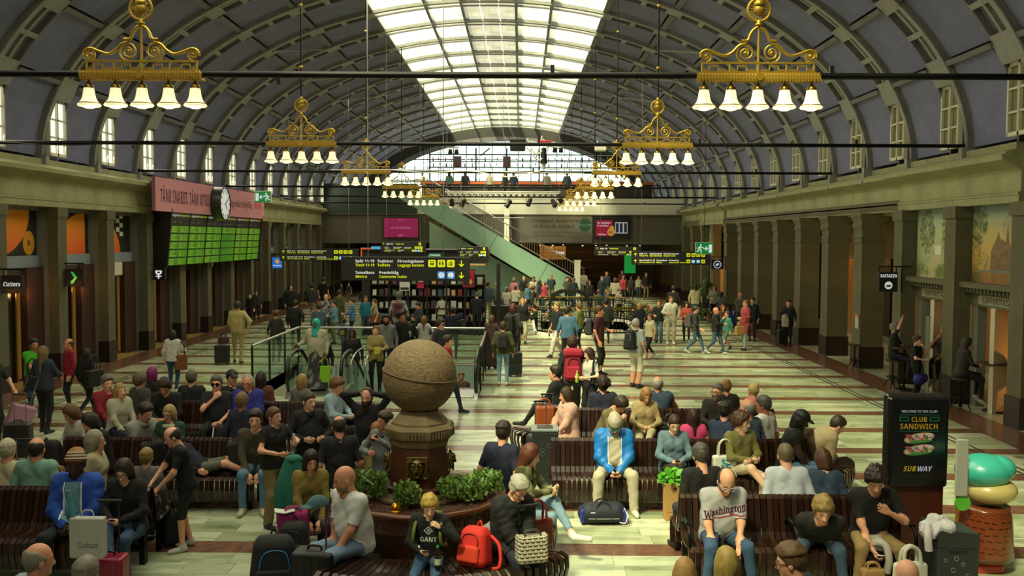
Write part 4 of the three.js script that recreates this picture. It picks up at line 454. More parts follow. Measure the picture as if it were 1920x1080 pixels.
    const up = f[1] > 0.2, td = up ? an.clone().sub(kn).normalize() : null, toe = up ? V(0, 0, 1).addScaledVector(td, -td.z).normalize().multiplyScalar(0.6).add(td.clone().multiplyScalar(0.45)).normalize() : V(s * 0.12, f[1] > 0.1 ? -0.35 : 0, 1).normalize();
    const heel = up ? an.clone().addScaledVector(td, 0.045) : an.clone().add(V(0, -0.043, -0.03)), tip = heel.clone().addScaledVector(toe, 0.195); if (!up && f[1] < 0.1) tip.y = 0.03; add(heel, tip, 0.04, 0.032, 'foot', 0, 1, 0.03); add(an, heel, 0.04, 0.036, 'foot', 0, 0, 0.02); limbs['foot' + key] = tip;
  }
  // sample
  const lo = [1e9, 1e9, 1e9], hi = [-1e9, -1e9, -1e9]; for (const b of bones) for (let k = 0; k < 3; k++) { lo[k] = Math.min(lo[k], b.a[k] - b.ra, b.b[k] - b.rb); hi[k] = Math.max(hi[k], b.a[k] + b.ra, b.b[k] + b.rb); } const c = C.body; for (let k = 0; k < 3; k++) { lo[k] -= 3 * c; hi[k] += 3 * c; }
  const nx = Math.ceil((hi[0] - lo[0]) / c) + 1, ny = Math.ceil((hi[1] - lo[1]) / c) + 1, nz2 = Math.ceil((hi[2] - lo[2]) / c) + 1, f = new Float32Array(nx * ny * nz2).fill(0.15);
  for (const b of bones) {
    const pad = 0.07, i0 = [], i1 = []; for (let k = 0; k < 3; k++) { i0[k] = Math.max(0, Math.floor((Math.min(b.a[k] - b.ra, b.b[k] - b.rb) - pad - lo[k]) / c)); i1[k] = Math.min([nx, ny, nz2][k] - 1, Math.ceil((Math.max(b.a[k] + b.ra, b.b[k] + b.rb) + pad - lo[k]) / c)); }
    for (let z = i0[2]; z <= i1[2]; z++) for (let y = i0[1]; y <= i1[1]; y++) for (let x = i0[0]; x <= i1[0]; x++) { const i = x + nx * (y + ny * z); f[i] = smin(f[i], caps(lo[0] + x * c, lo[1] + y * c, lo[2] + z * c, b.a, b.b, b.ra, b.rb), b.k); }
  }
  const { pos, idx } = nets(f, nx, ny, nz2, lo, c), body = geoOf(pos, idx), nor = body.attributes.normal.array, n = pos.length / 3;
  // which clothes cover which vertex
  const up = V(0, 1, 0).applyQuaternion(Q), top = o.top ?? [0x333333, 2], bot = o.bot ?? [0x222830, 2], shoe = o.shoe ?? 0x1a1a1a, sleeve = top[1], hem = o.hem ?? -0.06, collar = o.collar ?? 0.3, waist = o.waist ?? 0.07, blen = bot[1], coat = o.coat ?? 0;
  const cov = { top: new Float32Array(n), bot: new Float32Array(n), shoe: new Float32Array(n) }, along = new Float32Array(n);
  for (let i = 0; i < n; i++) {
    const x = pos[i * 3], y = pos[i * 3 + 1], z = pos[i * 3 + 2]; let best = 9, bb, bt = 0;
    for (const b of bones) { const dx = b.b[0] - b.a[0], dy = b.b[1] - b.a[1], dz = b.b[2] - b.a[2], t = Math.max(0, Math.min(1, ((x - b.a[0]) * dx + (y - b.a[1]) * dy + (z - b.a[2]) * dz) / (dx * dx + dy * dy + dz * dz || 1e-9))), d = Math.hypot(x - b.a[0] - dx * t, y - b.a[1] - dy * t, z - b.a[2] - dz * t) - b.ra - (b.rb - b.ra) * t; if (d < best) { best = d; bb = b; bt = b.t0 + (b.t1 - b.t0) * t; } }
    const hgt = (x - P.x) * up.x + (y - P.y) * up.y + (z - P.z) * up.z; let T1 = -1, B1 = -1, S1 = -1; along[i] = hgt;
    if (bb.kind === 'torso') { T1 = hgt - hem; B1 = waist - hgt; if (o.neckline && hgt > 0.44) T1 = Math.min(T1, Math.hypot(x - nb.x, z - nb.z) - o.neckline); } else if (bb.kind === 'arm') { T1 = (sleeve - bt) * 0.27; along[i] = bt * 0.28; } else if (bb.kind === 'neck') T1 = (collar - bt) * 0.1; else if (bb.kind === 'leg') { B1 = (blen - bt) * 0.42; T1 = Math.max(coat ? (coat - bt) * 0.42 : -1, Math.min(hgt - hem, (sit ? 0.12 - bt : 1) * 0.42)); S1 = (bt - (o.shoeTop ?? 1.93)) * 0.42; along[i] = bt * 0.42; } else { S1 = 1; B1 = blen > 1.98 && bt === 0 ? -0.001 : -1; }
    cov.top[i] = T1; cov.bot[i] = B1; cov.shoe[i] = S1;
  }
  const shell = (name, cv, off, mat, colour, wrinkle = 0.004, quilt = 0) => {
    const map = new Map(), p = [], q = [], cl = [], put = (i) => { const k = i; if (!map.has(k)) { map.set(k, p.length / 3); const X = pos[i * 3], Y = pos[i * 3 + 1], Z = pos[i * 3 + 2], w = off + wrinkle * (Math.sin(X * 46 + 3 * Math.sin(Y * 31)) + Math.sin(Y * 38 + 2.5 * Math.sin(Z * 42 + X * 20))) * 0.5 + (quilt ? quilt * (Math.abs(Math.sin(along[i] * 48)) - 0.4) : 0); p.push(X + nor[i * 3] * w, Y + nor[i * 3 + 1] * w, Z + nor[i * 3 + 2] * w); cl.push(...(colour ? colour(X, Y, Z, along[i]) : [1, 1, 1])); } return map.get(k); };
    const cut = (i, j) => { const k = i < j ? i * 1e6 + j : j * 1e6 + i; if (!map.has('c' + k)) { const t = cv[i] / (cv[i] - cv[j]); map.set('c' + k, p.length / 3); const A = [0, 1, 2].map((m) => (pos[i * 3 + m] + nor[i * 3 + m] * off) * (1 - t) + (pos[j * 3 + m] + nor[j * 3 + m] * off) * t); p.push(...A); cl.push(...(colour ? colour(...A, along[i]) : [1, 1, 1])); } return map.get('c' + k); };
    for (let k = 0; k < idx.length; k += 3) { const v = [idx[k], idx[k + 1], idx[k + 2]], ins = v.map((i) => cv[i] > 0), m = ins.filter(Boolean).length; if (m === 3) q.push(put(v[0]), put(v[1]), put(v[2])); else if (m === 1) { const i = ins.indexOf(true), a = v[i], b = v[(i + 1) % 3], d = v[(i + 2) % 3]; q.push(put(a), cut(a, b), cut(a, d)); } else if (m === 2) { const i = ins.indexOf(false), a = v[i], b = v[(i + 1) % 3], d = v[(i + 2) % 3]; const A = cut(b, a), D2 = cut(d, a); q.push(put(b), put(d), A, put(d), D2, A); } }
    if (!q.length) return null; nTri += q.length / 3; return mesh(name, geoOf(p, q, cl), mat, g);
  };
  const hs = o.child ? 1.08 : 1.06 - 0.03 * fem, hm = new THREE.Matrix4().compose(hp, hq, V(hs, hs, hs)), list = [body, headGeo(lod).clone().applyMatrix4(hm)]; for (const k of ['L', 'R']) list.push(handGeo(hands[k].pose, lod, hands[k].left).clone().applyMatrix4(hands[k].m));
  for (const q of list) q.deleteAttribute('uv'); const whole = mergeGeometries(list); nTri += whole.index.count / 3; mesh('body', whole, cmat(SKIN[o.skin ?? 'a'], 0.55), g);
  const pat = { camo: (x, y, z) => { const q = Math.sin(x * 31 + 2 * Math.sin(y * 23)) + Math.sin(y * 27 + 2 * Math.sin(z * 29)); return q > 0.7 ? [1, 1, 1] : q < -0.5 ? [0.16, 0.18, 0.14] : [0.42, 0.46, 0.36]; }, floral: (x, y, z) => { const q = Math.sin(x * 60 + 3 * Math.sin(y * 40)) * Math.sin(y * 55 + 2 * Math.sin(x * 33)); return q > 0.35 ? [1, 1, 1] : [0.14, 0.14, 0.15]; }, stripe: (x, y, z, a) => (Math.sin(a * 110) > 0 ? [1, 1, 1] : [0.16, 0.16, 0.17]), denim: (x, y, z) => { const q = 0.9 + 0.2 * Math.sin(x * 50 + 3 * Math.sin(y * 20)) * Math.sin(y * 30); return [q, q, q]; }, band: (x, y, z, a) => (a > 0.3 && a < 0.36 ? [0.2, 0.2, 0.2] : [1, 1, 1]) };
  const bt = blen > 0 && shell(o.botName ?? (blen < 1.5 ? 'shorts' : 'trousers'), cov.bot, 0.007 + (o.baggy ? 0.004 : 0), cmat(bot[0], 0.88), pat[o.botPat], 0.004); shell('shoes', cov.shoe, 0.006, cmat(shoe, 0.55), null, 0);
  const tp = shell(o.topName ?? 'top', cov.top, 0.014 + bulk * 0.2, cmat(top[0], o.gloss ?? 0.85), pat[o.pat], o.bulk ? 0.008 : 0.005, o.quilt ? 0.012 : 0);
  const hm2 = (name, style, color, rough = 0.6) => { const geo = hairGeo(style, lod), m = mesh(name, geo, cmat(color, rough), g); nTri += geo.index.count / 3; m.position.copy(hp); m.quaternion.copy(hq); m.scale.setScalar(hs); return m; };
  if (o.hair) hm2('hair', ...o.hair); if (o.beard) hm2('beard', ...o.beard); if (o.hat) hm2(/hijab/.test(o.hat[0]) ? 'headscarf' : /phones/.test(o.hat[0]) ? 'headphones' : /shades/.test(o.hat[0]) ? 'glasses' : 'hat', ...o.hat); if (o.specs) hm2('glasses', o.dark ? 'shades' : 'shadesclear', o.specs, 0.2);
  if (o.hood) { const q = tor(0, 0.5, -0.09); mesh('hood', T(new THREE.TorusGeometry(0.085, 0.045, 8, 16, PI * 1.25), 0, 0, 0, 0, 0, -PI * 0.125).rotateX(-PI / 2 - 0.35).rotateY(PI).translate(nb.x, nb.y + 0.01, nb.z - 0.015), std(o.hood, 0.9), g); }
  if (o.skirt) { const [col, len, r1] = o.skirt, pts = []; for (let i = 0; i <= 10; i++) { const t = i / 10; pts.push([0.155 + (r1 - 0.155) * t + 0.01 * Math.sin(t * 9), hipY + 0.12 - t * len]); } const sg = new THREE.LatheGeometry(pts.map((p) => new THREE.Vector2(...p)), 28), sp = sg.attributes.position; for (let i = 0; i < sp.count; i++) { const X = sp.getX(i), Z = sp.getZ(i), a = Math.atan2(X, Z), k = 1 + 0.07 * Math.sin(a * 7) * ((hipY + 0.12 - sp.getY(i)) / len); sp.setX(i, X * k); sp.setZ(i, Z * k * 0.85); } sg.computeVertexNormals(); if (o.skirtPat) { const cl = []; for (let i = 0; i < sp.count; i++) cl.push(...pat[o.skirtPat](sp.getX(i), sp.getY(i), sp.getZ(i))); sg.setAttribute('color', new THREE.Float32BufferAttribute(cl, 3)); } const m = mesh('skirt', sg, std(col, 0.85, { side: THREE.DoubleSide, vertexColors: !!o.skirtPat }), g); m.material.side = THREE.DoubleSide; }
  g.updateMatrixWorld(true); const W = (v) => v.clone().applyMatrix4(g.matrixWorld);
  return { g, tor: (x, y, z) => W(tor(x, y, z)), hand: (k) => W(limbs[k].wr.clone().addScaledVector(limbs[k].Y, 0.085).addScaledVector(limbs[k].Z, 0.03)), foot: (k) => W(limbs['foot' + k]), top: tp, Q: g.quaternion.clone().multiply(Q), headP: W(hp), headQ: g.quaternion.clone().multiply(hq), sc, turn: o.turn ?? 0 };
}
// ================= signs, board, banner =================
const YEL = '#e6ee12', icon = (g, x, y, s, kind) => {
  const r = s * 0.16, blue = kind === 'T' || kind === 'J'; g.fillStyle = blue ? '#3f8fd8' : YEL; g.beginPath(); g.roundRect(x, y, s, s, r); g.fill(); g.fillStyle = '#15150d'; const q = (a, b, c, d) => g.fillRect(x + a * s, y + b * s, c * s, d * s);
  if (blue) { g.fillStyle = '#f4f8fc'; g.beginPath(); g.arc(x + s / 2, y + s / 2, s * 0.36, 0, 7); g.fill(); g.fillStyle = '#2a6fc0'; g.font = 'bold ' + s * 0.55 + 'px sans-serif'; g.textAlign = 'center'; g.fillText(kind, x + s / 2, y + s * 0.7); g.textAlign = 'left'; } else if (kind === 'train' || kind === 'bus') { g.beginPath(); g.roundRect(x + s * 0.25, y + s * 0.2, s * 0.5, s * 0.52, s * 0.08); g.fill(); g.fillStyle = YEL; q(0.32, 0.28, 0.36, 0.18); q(0.34, 0.58, 0.08, 0.07); q(0.58, 0.58, 0.08, 0.07); g.fillStyle = '#15150d'; q(0.28, 0.76, 0.12, 0.05); q(0.6, 0.76, 0.12, 0.05); } else if (kind === 'wc') { for (const a of [0.3, 0.68]) { g.beginPath(); g.arc(x + a * s, y + s * 0.25, s * 0.07, 0, 7); g.fill(); q(a - 0.09, 0.34, 0.18, 0.28); q(a - 0.06, 0.6, 0.05, 0.22); q(a + 0.01, 0.6, 0.05, 0.22); } q(0.48, 0.18, 0.03, 0.64); } else if (kind === 'lock') { q(0.2, 0.35, 0.6, 0.45); g.fillStyle = YEL; q(0.27, 0.42, 0.46, 0.31); g.fillStyle = '#15150d'; q(0.38, 0.48, 0.24, 0.2); q(0.44, 0.2, 0.12, 0.06); q(0.5, 0.14, 0.16, 0.08); q(0.35, 0.3, 0.3, 0.05); } else { q(0.2, 0.55, 0.6, 0.12); q(0.2, 0.28, 0.22, 0.2); q(0.55, 0.36, 0.25, 0.2); }
};
const arrow = (g, x, y, s, a) => { g.save(); g.translate(x, y); g.rotate(a); g.strokeStyle = YEL; g.lineWidth = s * 0.13; g.beginPath(); g.moveTo(0, -s * 0.45); g.lineTo(0, s * 0.42); g.moveTo(-s * 0.36, 0.06 * s); g.lineTo(0, s * 0.43); g.lineTo(s * 0.36, 0.06 * s); g.stroke(); g.restore(); };
const twoLang = (g, x, y, s, sv, en, w = 400) => { g.font = 'bold ' + s + 'px sans-serif'; g.fillStyle = '#f2f4f0'; g.fillText(sv, x, y, w); g.fillStyle = YEL; g.fillText(en, x, y + s * 1.06, w); };
function hangSign(px0, py0, px1, py1, Z, cw, ch, draw, label, wires = true) {
  const a = atZ(px0, py0, Z), b = atZ(px1, py1, Z), W = b.x - a.x, H = a.y - b.y, g = thing('hanging_sign', label, 'sign', [(a.x + b.x) / 2, (a.y + b.y) / 2, -Z]);
  mesh('casing', rbox(W, H, 0.16, 0.02), std(0x1c1d18, 0.5), g); const t = canvasTex(cw, ch, (c, w, h) => { c.fillStyle = '#181914'; c.fillRect(0, 0, w, h); draw(c, w, h); }); mesh('sign_face', T(new THREE.PlaneGeometry(W - 0.02, H - 0.02), 0, 0, 0.082), new THREE.MeshStandardMaterial({ map: t, roughness: 0.5, emissive: 0xffffff, emissiveMap: t, emissiveIntensity: 0.62 }), g);
  if (wires) for (const x of [-W * 0.38, W * 0.38]) { const X = g.position.x + x, top = E(Math.acos((X - CX) / AX) / D)[1] + 0.1; mesh('hanger', bar([x, H / 2, 0], [x, top - g.position.y, 0], 0.008, 5), MAT.steel, g); } return g;
}
hangSign(640, 481, 881, 527, 26.2, 1200, 230, (g, w, h) => {
  twoLang(g, 132, 52, 38, 'Spår 11-19', 'Track 11-19', 180); twoLang(g, 338, 52, 38, 'Toaletter', 'Toilets', 150); twoLang(g, 526, 52, 38, 'Förvaringsboxar', 'Luggage lockers', 250); icon(g, 815, 24, 72, 'train'); icon(g, 902, 24, 72, 'wc'); icon(g, 990, 24, 72, 'lock'); arrow(g, 1125, 60, 66, 0);
  g.fillStyle = '#2e302a'; g.fillRect(0, 112, w, 5); twoLang(g, 132, 166, 38, 'Tunnelbana', 'Metro', 180); twoLang(g, 355, 166, 38, 'Pendeltåg', 'Commuter trains', 260); icon(g, 902, 138, 72, 'T'); icon(g, 990, 138, 72, 'J'); arrow(g, 1125, 174, 66, 0);
}, 'big black sign pointing down to track 11-19, toilets, luggage lockers and metro', false);
const sideSign = (g, w) => { arrow(g, 48, 46, 52, PI); twoLang(g, 100, 40, 27, 'Spår 1-8', 'Track 1-8', 120); twoLang(g, 240, 40, 27, 'Bussterminal', 'Bus terminal', 165); twoLang(g, 425, 40, 27, 'Arlanda Express', 'Airport train'); ['train', 'bus', 'x', 'x'].forEach((k, i) => icon(g, 735 + i * 66, 20, 52, k)); g.fillStyle = '#2e302a'; g.fillRect(0, 92, w, 4); arrow(g, 48, 138, 52, PI); twoLang(g, 100, 134, 27, 'Hiss till spår 11-19', 'Lift to track 11-19', 210); twoLang(g, 330, 134, 27, 'Tunnelbana', 'Metro', 150); twoLang(g, 500, 134, 27, 'Pendeltåg', 'Commuter trains', 260); ['train', 'T', 'J', 'x'].forEach((k, i) => icon(g, 735 + i * 66, 112, 52, k)); };
hangSign(525, 466, 672, 490, 42.7, 1060, 186, sideSign, 'black sign to tracks 1-8, buses and airport train hung beyond the departure board');
hangSign(1184, 471, 1332, 497, 42.7, 1060, 186, sideSign, 'black sign to tracks 1-8, buses and airport train hung by the round coffee sign');
const smallSign = (g, w) => { arrow(g, 40, 34, 40, PI); g.font = 'bold 34px sans-serif'; g.fillStyle = '#f2f4f0'; g.fillText('Spår 3-8', 90, 48); g.fillStyle = YEL; g.fillText('Track 3-8', 260, 48); icon(g, w - 120, 12, 48, 'train'); g.fillStyle = '#2e302a'; g.fillRect(0, 72, w, 4); twoLang(g, 60, 104, 20, 'Spår 1-2', 'Track 1-2'); twoLang(g, 220, 104, 20, 'Arlanda Express', 'Airport train'); twoLang(g, 420, 104, 20, 'Bussterminal', 'Bus terminal'); for (let i = 0; i < 3; i++) icon(g, w - 190 + i * 50, 82, 42, 'x'); twoLang(g, 60, 158, 20, 'Hiss till spår 11-19', 'Lift to track'); twoLang(g, 300, 158, 20, 'Tunnelbana', 'Metro'); ['train', 'T', 'J', 'x'].forEach((k, i) => icon(g, w - 240 + i * 50, 138, 42, k)); };
hangSign(715, 453, 798, 474, 35, 800, 192, smallSign, 'black three-line track sign hung left of the bookshop lettering'); hangSign(858, 462, 915, 482, 35, 800, 192, smallSign, 'black three-line track sign hung before the green staircase panel'); hangSign(1115, 462, 1200, 479, 54, 800, 160, smallSign, 'black track sign hung near the white post at the foot of the stairs');
function exitSign(px0, py0, px1, py1, Z, flip, label) {
  const a = atZ(px0, py0, Z), b = atZ(px1, py1, Z), W = b.x - a.x, H = a.y - b.y, g = thing('exit_sign', label, 'sign', [(a.x + b.x) / 2, (a.y + b.y) / 2, -Z]); mesh('housing', rbox(W + 0.04, H + 0.04, 0.1, 0.015), MAT.white, g);
  const t = canvasTex(256, 160, (c, w, h) => { c.fillStyle = '#0c8a3e'; c.fillRect(0, 0, w, h); if (flip) { c.translate(w, 0); c.scale(-1, 1); } c.fillStyle = '#f0fff4'; c.beginPath(); c.arc(72, 34, 14, 0, 7); c.fill(); c.lineWidth = 15; c.strokeStyle = '#f0fff4'; c.lineCap = 'round'; c.beginPath(); c.moveTo(64, 56); c.lineTo(56, 92); c.lineTo(80, 112); c.lineTo(74, 142); c.moveTo(56, 92); c.lineTo(34, 122); c.lineTo(14, 126); c.moveTo(64, 60); c.lineTo(90, 74); c.lineTo(104, 64); c.moveTo(62, 60); c.lineTo(34, 70); c.lineTo(28, 90); c.stroke(); c.beginPath(); c.moveTo(118, 84); c.lineTo(166, 84); c.moveTo(148, 60); c.lineTo(172, 84); c.lineTo(148, 108); c.stroke(); c.fillRect(190, 26, 52, 116); });
  mesh('sign_face', T(new THREE.PlaneGeometry(W, H), 0, 0, 0.056), screenMat(t, 0.8), g); if (!flip) mesh('hanger', bar([0, H / 2, 0], [0, 6.4, 0], 0.012), MAT.black, g); else mesh('bracket', box(0.9, 0.03, 0.03, -0.45, -H / 2 + 0.05, -0.03), MAT.white, g);
}
exitSign(1305, 455, 1336, 476, 40, false, 'green running-man exit sign pointing right, hung above the platform sign'); exitSign(478, 359, 508, 379, 40.2, true, 'green running-man exit sign pointing left at the end of the pink banner');
{ // departure board on the left wall
  const z0 = -31.4, z1 = -42.3, L = z0 - z1, g = thing('departure_board', 'long departure board of green lit timetable screens on the left wall', 'board', [-11.72, 2.72, (z0 + z1) / 2], PI / 2); g.rotation.order = 'YXZ'; g.rotation.x = 0.1;
  mesh('cabinet', rbox(L, 1.86, 0.34, 0.03, 0, 0.93, -0.2), MAT.black, g); mesh('end_cheek', rbox(0.12, 2.0, 0.9, 0.03, L / 2 + 0.06, 0.93, -0.4), MAT.black, g); mesh('end_cheek', rbox(0.12, 2.0, 0.9, 0.03, -L / 2 - 0.06, 0.93, -0.4), MAT.black, g); mesh('wall_bracket', [box(0.1, 0.1, 0.5, L / 2 - 1, 0.6, -0.6), box(0.1, 0.1, 0.5, -L / 2 + 1, 0.6, -0.6)], MAT.blackMetal, g);
  const names = ['Sundsvall', 'Göteborg C', 'Malmö C', 'Uppsala C', 'Märsta', 'Linköping', 'Arlanda C', 'Västerås', 'Gävle C', 'Örebro C', 'Luleå', 'Norrköping'];
  const tex = [0, 1, 2].map((n) => canvasTex(256, 56, (c, w, h) => { const gr = c.createLinearGradient(0, 0, w, 0); gr.addColorStop(0, '#3f8a1c'); gr.addColorStop(1, '#5a9a14'); c.fillStyle = gr; c.fillRect(0, 0, w, h); if (n < 2) { c.font = 'bold 15px sans-serif'; for (let r = 0; r < 3; r++) { c.fillStyle = '#d4f03a'; c.fillText(names[(n * 5 + r * 3) % 12], 14, 16 + r * 17, 110); c.fillText((8 + r * 3 + n) + ':' + (12 + r * 14), 140, 16 + r * 17); c.fillText(String(3 + r * 4), 200, 16 + r * 17); } } }));
  const ms = tex.map((t) => screenMat(t, 0.6)), head = screenMat(canvasTex(256, 96, (c, w, h) => { c.fillStyle = '#15170f'; c.fillRect(0, 0, w, h); c.font = 'bold 24px sans-serif'; c.fillStyle = '#e8eae0'; c.fillText('Avgående', 12, 30); c.fillStyle = '#e6d81c'; c.fillText('Departures', 128, 30); c.fillStyle = '#b8bcb0'; c.font = '14px sans-serif'; c.fillText('Tid    Till               Spår', 12, 80); }), 0.6);
  const cw = L / 6; for (let i = 0; i < 6; i++) { const x = L / 2 - cw * (i + 0.5); mesh('header_panel', T(new THREE.PlaneGeometry(cw - 0.08, 0.42), -x, 1.6, 0), head, g); for (let r = 0; r < 5; r++) mesh('screen', T(new THREE.PlaneGeometry(cw - 0.08, 0.24), -x, 1.24 - r * 0.275, 0), ms[(i === 3 && r > 0) ? 2 : (i + r) % 2], g); mesh('divider', box(0.05, 1.8, 0.03, -x + cw / 2, 0.92, 0), MAT.black, g); }
  const l = new THREE.RectAreaLight(0x9ad020, 0.9, L, 1.4); l.position.set(-11.55, 3.4, (z0 + z1) / 2); l.lookAt(0, 2.4, (z0 + z1) / 2); l.name = 'board_light'; scene.add(l);
  const bz0 = -29.9, bz1 = -42.6, BL = bz0 - bz1, b = thing('advert_banner', 'pink advertising banner above the departure board', 'banner', [-11.5, 4.52, (bz0 + bz1) / 2], PI / 2); mesh('frame', box(BL, 1.08, 0.1, 0, 0.54, -0.06), std(0x8a5a66, 0.7), b);
  mesh('print', T(new THREE.PlaneGeometry(BL, 1.08), 0, 0.54, 0.003), printMat(canvasTex(2048, 176, (c, w, h) => { c.fillStyle = '#c98792'; c.fillRect(0, 0, w, h); c.fillStyle = '#4a1430'; c.font = 'bold 96px sans-serif'; c.fillText('TÄNK SNABBT. TÄNK MTRX.', 70, 128, 780); c.font = 'bold 62px sans-serif'; c.fillText('Snabbtåg mellan Sthlm-Gbg', 1120, 112, 620); c.fillStyle = '#c01848'; c.font = 'bold 84px sans-serif'; c.fillText('MTRX', 1790, 110, 200); c.font = '26px sans-serif'; c.fillText('mtrx.se', 1850, 146); }), 0.8), b); mesh('bracket', [box(0.1, 0.1, 0.6, -BL / 2 + 0.5, 0.9, -0.35), box(0.1, 0.1, 0.6, BL / 2 - 0.5, 0.9, -0.35)], MAT.darkSteel, b);
  const ck = thing('station_clock', 'round illuminated station clock mounted on the pink banner', 'clock', [-11.3, 4.95, -35.8], PI / 2); mesh('drum', T(cyl(0.64, 0.64, 0.34, 0, 0, 0, 40), 0, 0, 0, PI / 2), std(0x1f2a24, 0.4), ck); mesh('dial', T(new THREE.CircleGeometry(0.58, 40), 0, 0, 0.172), glow(0xeef0dc, 0.75), ck); for (let i = 0; i < 12; i++) mesh('hour_mark', box(0.04, 0.13, 0.01, 0, 0.48, 0.178).rotateZ(i * PI / 6), MAT.black, ck); mesh('hand', box(0.04, 0.42, 0.01, 0, 0.18, 0.185).rotateZ(-1.1), MAT.black, ck); mesh('hand', box(0.05, 0.3, 0.01, 0, 0.12, 0.19).rotateZ(-2.4), MAT.black, ck); mesh('rim', T(new THREE.TorusGeometry(0.61, 0.035, 8, 40), 0, 0, 0.17), MAT.darkSteel, ck);
}
function blade(px0, py0, px1, py1, Z, draw, label, dir) { const a = atZ(px0, py0, Z), b = atZ(px1, py1, Z), W = b.x - a.x, H = a.y - b.y, g = thing('blade_sign', label, 'sign', [(a.x + b.x) / 2, (a.y + b.y) / 2, -Z]); mesh('lightbox', rbox(W, H, 0.14, 0.015), MAT.black, g); mesh('sign_face', T(new THREE.PlaneGeometry(W * 0.96, H * 0.96), 0, 0, 0.075), screenMat(canvasTex(192, Math.round(192 * H / W), (c, w, h) => { c.fillStyle = '#0b0b0a'; c.fillRect(0, 0, w, h); draw(c, w, h); }), 0.9), g); if (dir) mesh('bracket', [bar([-dir * W / 2, H / 2 + 0.14, 0], [dir * (W / 2 + 0.34), H / 2 + 0.14, 0], 0.018, 4), bar([dir * (W / 2 + 0.12), H / 2 + 0.14, 0], [dir * (W / 2 + 0.12), -H * 0.55, 0], 0.018, 4), bar([-dir * W / 2.2, H / 2, 0], [-dir * W / 2.2, H / 2 + 0.14, 0], 0.014, 4), bar([dir * W / 2.2, H / 2, 0], [dir * W / 2.2, H / 2 + 0.14, 0], 0.014, 4)], MAT.blackMetal, g); }
blade(5, 516, 44, 550, 22, (c, w, h) => { c.fillStyle = '#fff'; c.font = 'italic bold 58px serif'; c.textAlign = 'center'; c.fillText('Cutters', w / 2, h * 0.6, 170); }, 'black light box with white script lettering on the left wall', -1);
blade(123, 504, 158, 537, 25.1, (c, w, h) => { c.fillStyle = '#2fb84a'; c.beginPath(); c.moveTo(62, 28); c.lineTo(88, 28); c.lineTo(138, 88); c.lineTo(104, 100); c.closePath(); c.fill(); c.fillStyle = '#8ee04a'; c.beginPath(); c.moveTo(138, 84); c.lineTo(88, 156); c.lineTo(62, 156); c.lineTo(64, 130); c.lineTo(112, 88); c.closePath(); c.fill(); }, 'black light box with a green folded arrow emblem on the left wall', -1);
blade(287, 503, 311, 525, 31, (c, w, h) => { c.fillStyle = '#fff'; c.fillRect(44, 30, 104, 18); c.beginPath(); c.arc(96, 48, 52, 0, PI); c.fill(); c.fillStyle = '#0b0b0a'; c.beginPath(); c.arc(96, 48, 26, 0, PI); c.fill(); c.fillStyle = '#fff'; c.fillRect(86, 100, 20, 60); c.fillRect(50, 112, 92, 16); }, 'small black box with a white cup-like symbol under the departure board', -1);
blade(511, 482, 530, 503, 46, (c, w, h) => { c.fillStyle = '#2a78d8'; c.fillRect(0, 0, w, h); c.fillStyle = '#f2a03a'; c.beginPath(); c.arc(w / 2, h * 0.38, 42, 0, 7); c.fill(); c.fillStyle = '#fff'; c.font = 'bold 36px sans-serif'; c.textAlign = 'center'; c.fillText('Pressbyrån', w / 2, h * 0.82, 170); }, 'small blue box sign with an orange disc on the left wall', -1);
blade(1647, 510, 1681, 547, 24.3, (c, w, h) => { c.fillStyle = '#f4f2ea'; c.font = 'bold 46px sans-serif'; c.textAlign = 'center'; c.fillText('SAITAZZA', w / 2, 52, 180); c.strokeStyle = '#f4f2ea'; c.lineWidth = 5; c.beginPath(); c.arc(w / 2, h * 0.68, 42, 0, 7); c.fillStyle = '#d8d6ca'; c.fill(); c.fillStyle = '#1a1a16'; c.fillRect(w / 2 - 22, h * 0.66, 36, 20); c.beginPath(); c.arc(w / 2 + 16, h * 0.7, 10, 0, 7); c.fill(); }, 'black cafe box sign with white letters and a round cup emblem beside the mural wall', 1);
blade(1334, 487, 1355, 505, 45.3, (c, w, h) => { c.strokeStyle = '#c4d0e0'; c.lineWidth = 14; c.beginPath(); c.arc(w / 2, h / 2, 62, 0, 7); c.stroke(); c.fillStyle = '#c4d0e0'; c.beginPath(); c.ellipse(w / 2, h / 2, 34, 22, -0.5, 0, 7); c.fill(); }, 'black square coffee sign with a pale round bean emblem', 1);
